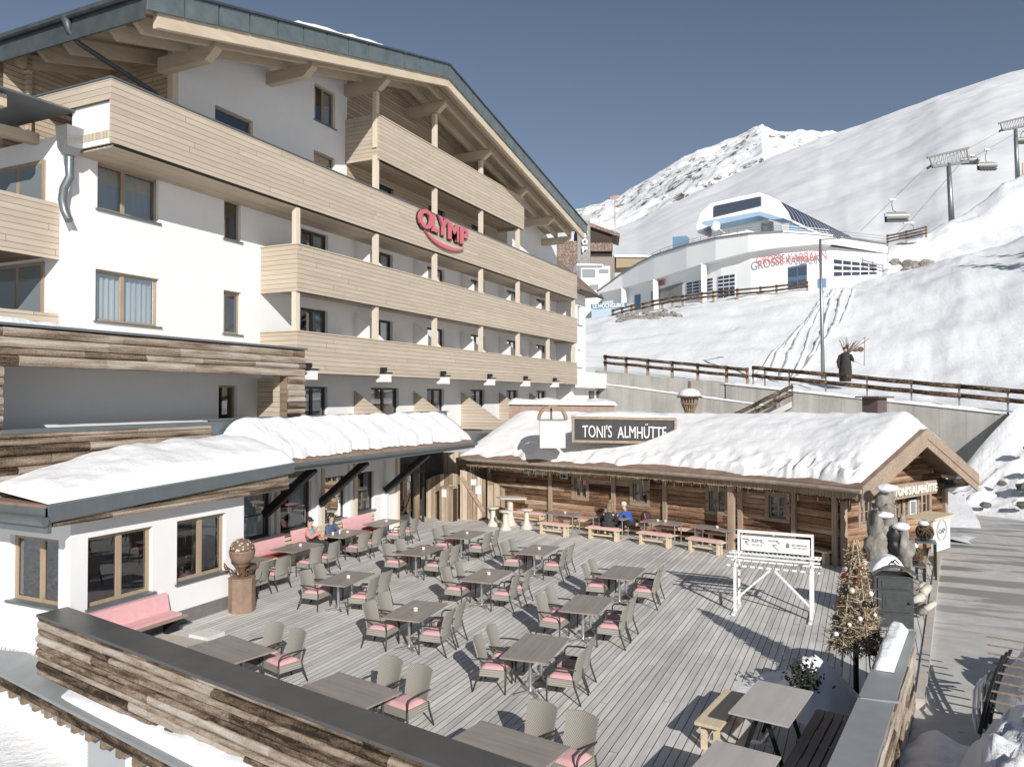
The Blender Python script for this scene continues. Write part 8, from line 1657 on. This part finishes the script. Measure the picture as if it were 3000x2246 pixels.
# ---------------------------------------------------------------- snow pile, bush, snow mound, hoops
def mound(name, cx, cy, rx, ry, h, label, seed, pw=1.3, rot=0, z0=0, kind=None, n=44, skew=0):
    b = MB()
    def fn(u, v):
        a = u * 2 * math.pi; r = v * (1 + .18 * fbm(math.cos(a) * 2 + seed, math.sin(a) * 2, 0, 1)); x, y = r * rx * math.cos(a), r * ry * math.sin(a)
        X_, Y_ = cx + x * math.cos(rot) - y * math.sin(rot), cy + x * math.sin(rot) + y * math.cos(rot); q = max(0, 1 - v ** pw)
        return (X_, Y_, z0 + h * q * (1 + skew * math.cos(a) * v) + .16 * h * fbm(X_ + seed, Y_, 0, 2.2) * q * 2 * min(1, v * 4))
    b.grid(fn, n, 22); return snow(name, b, label, 'snow_fine')
mound('snow_pile', -.85, 14.95, .78, 1.05, .78, 'peaked pile of shaded snow on the deck behind the slatted bench', 3, 1.1)
mound('snow_patch', -1.15, 14.9, 1.05, 1.25, .10, 'thin trampled snow around the peaked snow pile on the deck', 5, .9)
mound('snow_patch', .92, 12.1, .85, 2.8, .42, 'shaded low snow between the road parapet and the big roadside mound', 8, 2.2, R(-6), -.25)
mound('snow_mound', 2.25, 12.3, 1.35, 3.6, 1.45, 'big rounded snow mound at the road side in the near corner', 12, 1.9, R(-14), -.3)
mound('snow_mound', 3.3, 17.2, 1.15, 2.2, 1.05, 'second roadside snow mound cut by the picture edge behind the hoops', 15, 1.7, R(-18), -.25)
bu = MB(); rg = random.Random(6)
for k in range(420):
    p = V(-1.0, 14.35, .55) + V(rg.gauss(0, .13), rg.gauss(0, .12), rg.gauss(0, .13)); d = V(rg.uniform(-1, 1), rg.uniform(-1, 1), rg.uniform(-1, 1)).normalized() * .045; e = d.orthogonal().normalized() * .022; bu.face(p - d, p + e, p + d, p - e)
bt = MB(); bt.tube([(-.95, 14.45, .1), (-1.0, 14.35, .5)], .015, 4)
ob = thing('dark_bush', 'small dark evergreen bush poking out of the snow pile on the deck', 'bush', (-.95, 14.45, .1)); bu.build('foliage', plain('dark_evergreen', (.03, .035, .025), .9, var=.4), ob); bt.build('stem', M['straw_d'], ob)
fh = thing('stacked_loungers', 'stacked metal framed loungers with curved arms half buried in the roadside snow', 'lounger', (1.75, 15.2, 0))
for k in range(3):
    b = MB(); x = 1.62 + k * .10; y0 = 14.3 + k * .25
    b.tube([(x, y0, -.1), (x - .02, y0 + .25, .28), (x + .05, y0 + .7, .52), (x + .18, y0 + 1.1, .58), (x + .3, y0 + 1.4, .5), (x + .42, y0 + 1.8, .3)], .028, 8); b.build('arm_frame', M['grey_metal' if k else 'steel'], fh, smooth=True)
    b = MB(); b.tube([(x + .02, y0 - .1, .12), (x + .2, y0 + .6, .38), (x + .45, y0 + 1.4, .66), (x + .62, y0 + 1.9, .8)], .03, 8); b.build('side_rail', M['black_metal'], fh, smooth=True)
b = MB()
for k in range(9): b.beam((1.85 + k * .03, 14.6 + k * .3, .35 + k * .07), (2.6 + k * .03, 14.45 + k * .3, .35 + k * .07), .05, .02)
b.build('slats', M['bench_slat'], fh)
# ---------------------------------------------------------------- people
def skin_mesh(pts, edges, root=0, sub=2):
    me = bpy.data.meshes.new('skin'); me.from_pydata([p[:3] for p in pts], edges, []); ob = bpy.data.objects.new('skin', me); COL.objects.link(ob)
    md = ob.modifiers.new('s', 'SKIN'); md.use_smooth_shade = True; md.branch_smoothing = .6
    for i, p in enumerate(pts): d = me.skin_vertices[0].data[i]; d.radius = (p[3], p[4] if len(p) > 4 else p[3]); d.use_root = (i == root)
    sm = ob.modifiers.new('u', 'SUBSURF'); sm.levels = sub; sm.render_levels = sub
    dg = bpy.context.evaluated_depsgraph_get(); ev = ob.evaluated_get(dg); m2 = ev.to_mesh()
    mb = MB(); mb.v = [tuple(v.co) for v in m2.vertices]; mb.f = [tuple(p.vertices) for p in m2.polygons]
    ev.to_mesh_clear(); bpy.data.objects.remove(ob); bpy.data.meshes.remove(me); return mb
M['skin'] = plain('skin', (.56, .36, .27), .6); M['hair_d'] = plain('dark_hair', (.03, .022, .018), .6, var=.3, vs=20); M['hair_w'] = plain('white_hair', (.62, .60, .57), .7, var=.1, vs=20); M['hair_b'] = plain('blond_streaked_hair', (.22, .155, .09), .7, var=.6, vs=16); M['lens'] = plain('sunglass_lens', (.01, .01, .01), .1); M['denim'] = plain('dark_trousers', (.035, .036, .04), .9, var=.2); M['boot'] = plain('dark_boots', (.03, .028, .027), .7)
def person(loc, rz, label, jacket, lean=.1, hair='hair_d', glasses=False, arms='lap', long_hair=False, headtilt=0, trousers='denim', jacket2=None, legs_out=.42, cat_group=None):
    t = thing('person', label, 'person', loc, cat_group); t.rotation_euler = (0, 0, rz); t.scale = (1.14, 1.14, 1.14); t['_b'] = (0, 0, 0)
    s, c = math.sin(lean), math.cos(lean); up = lambda h, f=0: (0, h * s + f, h * c)
    hip = (0, 0, .05); ch = up(.30); nk = up(.50); hd = V(*up(.62)) + V(0, .02 + .10 * math.sin(lean + headtilt) * .5, 0)
    sh = up(.44)
    lim = {}
    for sd_ in (-1, 1):
        S = V(sd_ * .17, sh[1], sh[2])
        if arms == 'lap': E = S + V(sd_ * .07, .06, -.27); W_ = E + V(-sd_ * .08, .22, -.02)
        elif arms == 'table': E = S + V(sd_ * .10, .16, -.22); W_ = E + V(-sd_ * .10, .24, .03)
        elif arms == 'face': E = S + V(sd_ * .06, .16, -.20); W_ = E + V(-sd_ * .05, .17, .14) if sd_ > 0 else E + V(.08, .20, -.02)
        else: E = S + V(sd_ * .08, .10, -.25); W_ = E + V(-sd_ * .22, .16, .06)
        H_ = W_ + (W_ - E).normalized() * .08
        K = V(sd_ * .11, legs_out, .07); A2 = V(sd_ * .11, legs_out + .06, -.36); T2 = A2 + V(sd_ * .02, .17, -.06); lim[sd_] = (S, E, W_, H_, K, A2, T2)
    # body: one continuous surface
    P_ = [(*hip, .13, .11), (*up(.16), .12, .10), (*ch, .14, .10), (*nk, .05), (*hd, .075, .085), (hd.x, hd.y + .005, hd.z + .11, .085, .095), (hd.x, hd.y, hd.z + .17, .06)]; E_ = [(0, 1), (1, 2), (2, 3), (3, 4), (4, 5), (5, 6)]
    for sd_ in (-1, 1):
        S, E, W_, H_, K, A2, T2 = lim[sd_]; i = len(P_)
        P_ += [(*S, .055), (*E, .042), (*W_, .028), (*H_, .034, .02)]; E_ += [(2, i), (i, i + 1), (i + 1, i + 2), (i + 2, i + 3)]
        d = (H_ - W_).normalized(); side = d.cross(V(0, 0, 1)).normalized()
        for q in range(4):
            j = len(P_); o_ = H_ + side * (q - 1.5) * .018 + d * .02; f1 = o_ + d * .035 + V(0, 0, -.008); f2 = f1 + d * (.024 + .006 * (q in (1, 2))) + V(0, 0, -.016); P_ += [(*o_, .009), (*f1, .008), (*f2, .007)]; E_ += [(i + 3, j), (j, j + 1), (j + 1, j + 2)]
        j = len(P_); o_ = W_ + d * .03 - side * sd_ * .03; P_ += [(*o_, .010), (*(o_ + d * .035 - side * sd_ * .02), .009)]; E_ += [(i + 2, j), (j, j + 1)]
        i = len(P_); P_ += [(sd_ * .09, .03, .05, .085), (*K, .06), (*A2, .04), (*T2, .035, .03)]; E_ += [(0, i), (i, i + 1), (i + 1, i + 2), (i + 2, i + 3)]
    b = skin_mesh(P_, E_, 0, 1)
    b.ball((hd.x, hd.y + .105, hd.z + .085), (.014, .02, .024), 6, 4)
    for sd_ in (-1, 1): b.ball((hd.x + sd_ * .088, hd.y, hd.z + .08), (.012, .022, .03), 6, 4)
    b.build('body', M['skin'], t, smooth=True)
    J = [(*hip, .155, .13), (*up(.16), .15, .125), (*ch, .17, .125), (*up(.47), .085)]; JE = [(0, 1), (1, 2), (2, 3)]
    for sd_ in (-1, 1):
        S, E, W_, H_ = lim[sd_][:4]; i = len(J); J += [(*S, .078), (*E, .062), (*W_, .046)]; JE += [(2, i), (i, i + 1), (i + 1, i + 2)]
    skin_mesh(J, JE, 0, 2).build('jacket', M[jacket], t, smooth=True)
    if jacket2:
        q = V(*up(.30)); b = MB(); b.ball((q.x, q.y + .01, q.z), (.185, .145, .19), 14, 10); b.build('vest', M[jacket2], t, smooth=True)
    J = [(0, .0, .04, .145, .12)]; JE = []
    for sd_ in (-1, 1): K, A2 = lim[sd_][4:6]; i = len(J); J += [(sd_ * .09, .06, .05, .10), (*K, .075), (A2.x, A2.y, A2.z + .05, .058)]; JE += [(0, i), (i, i + 1), (i + 1, i + 2)]
    skin_mesh(J, JE, 0, 2).build('trousers', M[trousers], t, smooth=True)
    for sd_ in (-1, 1): A2, T2 = lim[sd_][5:7]; b = MB(); b.tube([A2 + V(0, -.05, -.03), A2 + V(0, .02, -.02), T2], [.055, .06, .045], 8); b.ball(T2, (.05, .06, .035), 8, 5); b.build('boot', M['boot'], t, smooth=True)
    b = MB(); b.ball((hd.x, hd.y - .02, hd.z + .115), (.098, .105, .095), 14, 9)
    if long_hair: b.ball((hd.x, hd.y - .075, hd.z + .0), (.095, .06, .16), 12, 8)
    if hair == 'hair_d' and not long_hair and headtilt: b.ball((hd.x, hd.y - .08, hd.z + .2), .05, 8, 6)
    b.build('hair', M[hair], t, smooth=True)
    b = MB()
    for sd_ in (-1, 1): b.ball((hd.x + sd_ * .036, hd.y + .095, hd.z + .105), (.016, .010, .010), 6, 4)
    b.build('eyes', M['boot'], t); b = MB(); b.ball((hd.x, hd.y + .095, hd.z + .035), (.026, .01, .007), 6, 4); b.build('mouth', plain('lips', (.40, .18, .16), .6) if 'lips' not in bpy.data.materials else bpy.data.materials['lips'], t)
    if glasses:
        b = MB()
        for sd_ in (-1, 1): b.ball((hd.x + sd_ * .04, hd.y + .104, hd.z + .105), (.036, .012, .024), 8, 5); b.tube([(hd.x + sd_ * .07, hd.y + .098, hd.z + .11), (hd.x + sd_ * .095, hd.y, hd.z + .115)], .006, 4)
        b.box(hd.x - .012, hd.x + .012, hd.y + .104, hd.y + .112, hd.z + .104, hd.z + .112); b.build('sunglasses', M['lens'], t)
    return t
for n_, c in (('j_navy', (.075, .115, .19)), ('j_white', (.72, .74, .76)), ('j_coral', (.70, .27, .20)), ('j_black', (.035, .033, .035)), ('j_blue', (.035, .09, .34)), ('j_grey', (.55, .56, .58)), ('j_teal', (.16, .34, .44))): M[n_] = plain(n_.replace('j_', 'jacket_'), c, .85, var=.15, vs=8, bump=.2)
person((-16.98, 20.35, .49), R(-80), 'woman with dark hair and sunglasses in a teal and coral jacket on the pink bench', 'j_coral', -.12, 'hair_d', True, 'face', headtilt=.1, jacket2='j_teal', legs_out=.46)
person((-17.02, 21.4, .49), R(-95), 'man with short dark hair and sunglasses in a navy jacket on the pink bench', 'j_navy', .05, 'hair_d', True, 'cross')
person((-8.93, 27.82, .53), R(6), 'long haired person in a black jacket seen from behind on the pine bench', 'j_black', .42, 'hair_b', False, 'table', long_hair=True)
person((-8.30, 28.85, .50), R(68), 'white haired person in a bright blue jacket leaning over the hut table', 'j_blue', .50, 'hair_w', False, 'table')
person((-9.65, 29.22, .50), R(-72), 'person in a pale grey jacket leaning in, half hidden behind the black jacket', 'j_grey', .50, 'hair_b', False, 'table')
bp = thing('backpack', 'red and black backpack on the bench beside the blue jacket', 'backpack', (-7.75, 28.9, .55)); b = MB(); lump(b, (-7.75, 29.0, .78), (.2, .16, .26), 3, a=.15); b.build('bag', M['j_black'], bp, smooth=True); b = MB(); b.tube([(-7.85, 28.84, .62), (-7.72, 28.82, .78), (-7.78, 28.84, .95)], .035, 6); b.build('stripe', plain('red_strap', (.5, .05, .06), .7), bp)
b = MB(); b.lathe([(.035, 0), (.04, .09), (.045, .1), (.038, .1), (.03, .02)], (-16.55, 20.95, .752), 12); tag(b.build('mug', M['white_paint'], smooth=40), 'white mug on the table in front of the woman in sunglasses', 'mug')
b = MB(); b.lathe([(.03, 0), (.035, .12), (.03, .12), (.025, .01)], (-16.5, 21.25, .752), 12); tag(b.build('drinking_glass', plain('clear_glass', (.75, .77, .78), .1, spec=.8), smooth=40), 'straight drinking glass on the table before the man in navy', 'glass')
# ---------------------------------------------------------------- unseen spruces added beyond the right edge to cast shadows on the snow bank
def spruce(x, y, z, h, r, label, seed):
    t = thing('shade_spruce', label, 'tree', (x, y, z)); rg = random.Random(seed); b = MB(); b.tube([(x, y, z - 2), (x, y, z + h)], [.35, .05], 8); b.build('trunk', M['straw_d'], t)
    b = MB()
    for k in range(26):
        f = .1 + .9 * k / 26; q = r * (1 - f) ** .8 + .2
        for j in range(11):
            a = rg.uniform(0, 6.28); l = q * rg.uniform(.7, 1.1); d = V(math.cos(a), math.sin(a), -.25); p = V(x, y, z + h * f); s_ = V(-d.y, d.x, 0) * l * .22
            for m_ in range(3): p0, p1 = p + d * l * (m_ * .28), p + d * l * (m_ * .28 + .5); b.face(p0, p0.lerp(p1, .5) + s_ + V(0, 0, -.15), p1, p0.lerp(p1, .5) - s_ + V(0, 0, -.15))
    b.build('crown', M['fir'], t)
spruce(28.1, 80.5, 10, 25, 4.6, 'tall unseen spruce added beyond the right picture edge to shade the bank', 3); spruce(36, 79, 10, 30, 4.6, 'taller unseen spruce added further along the slope to shade the bank', 5)
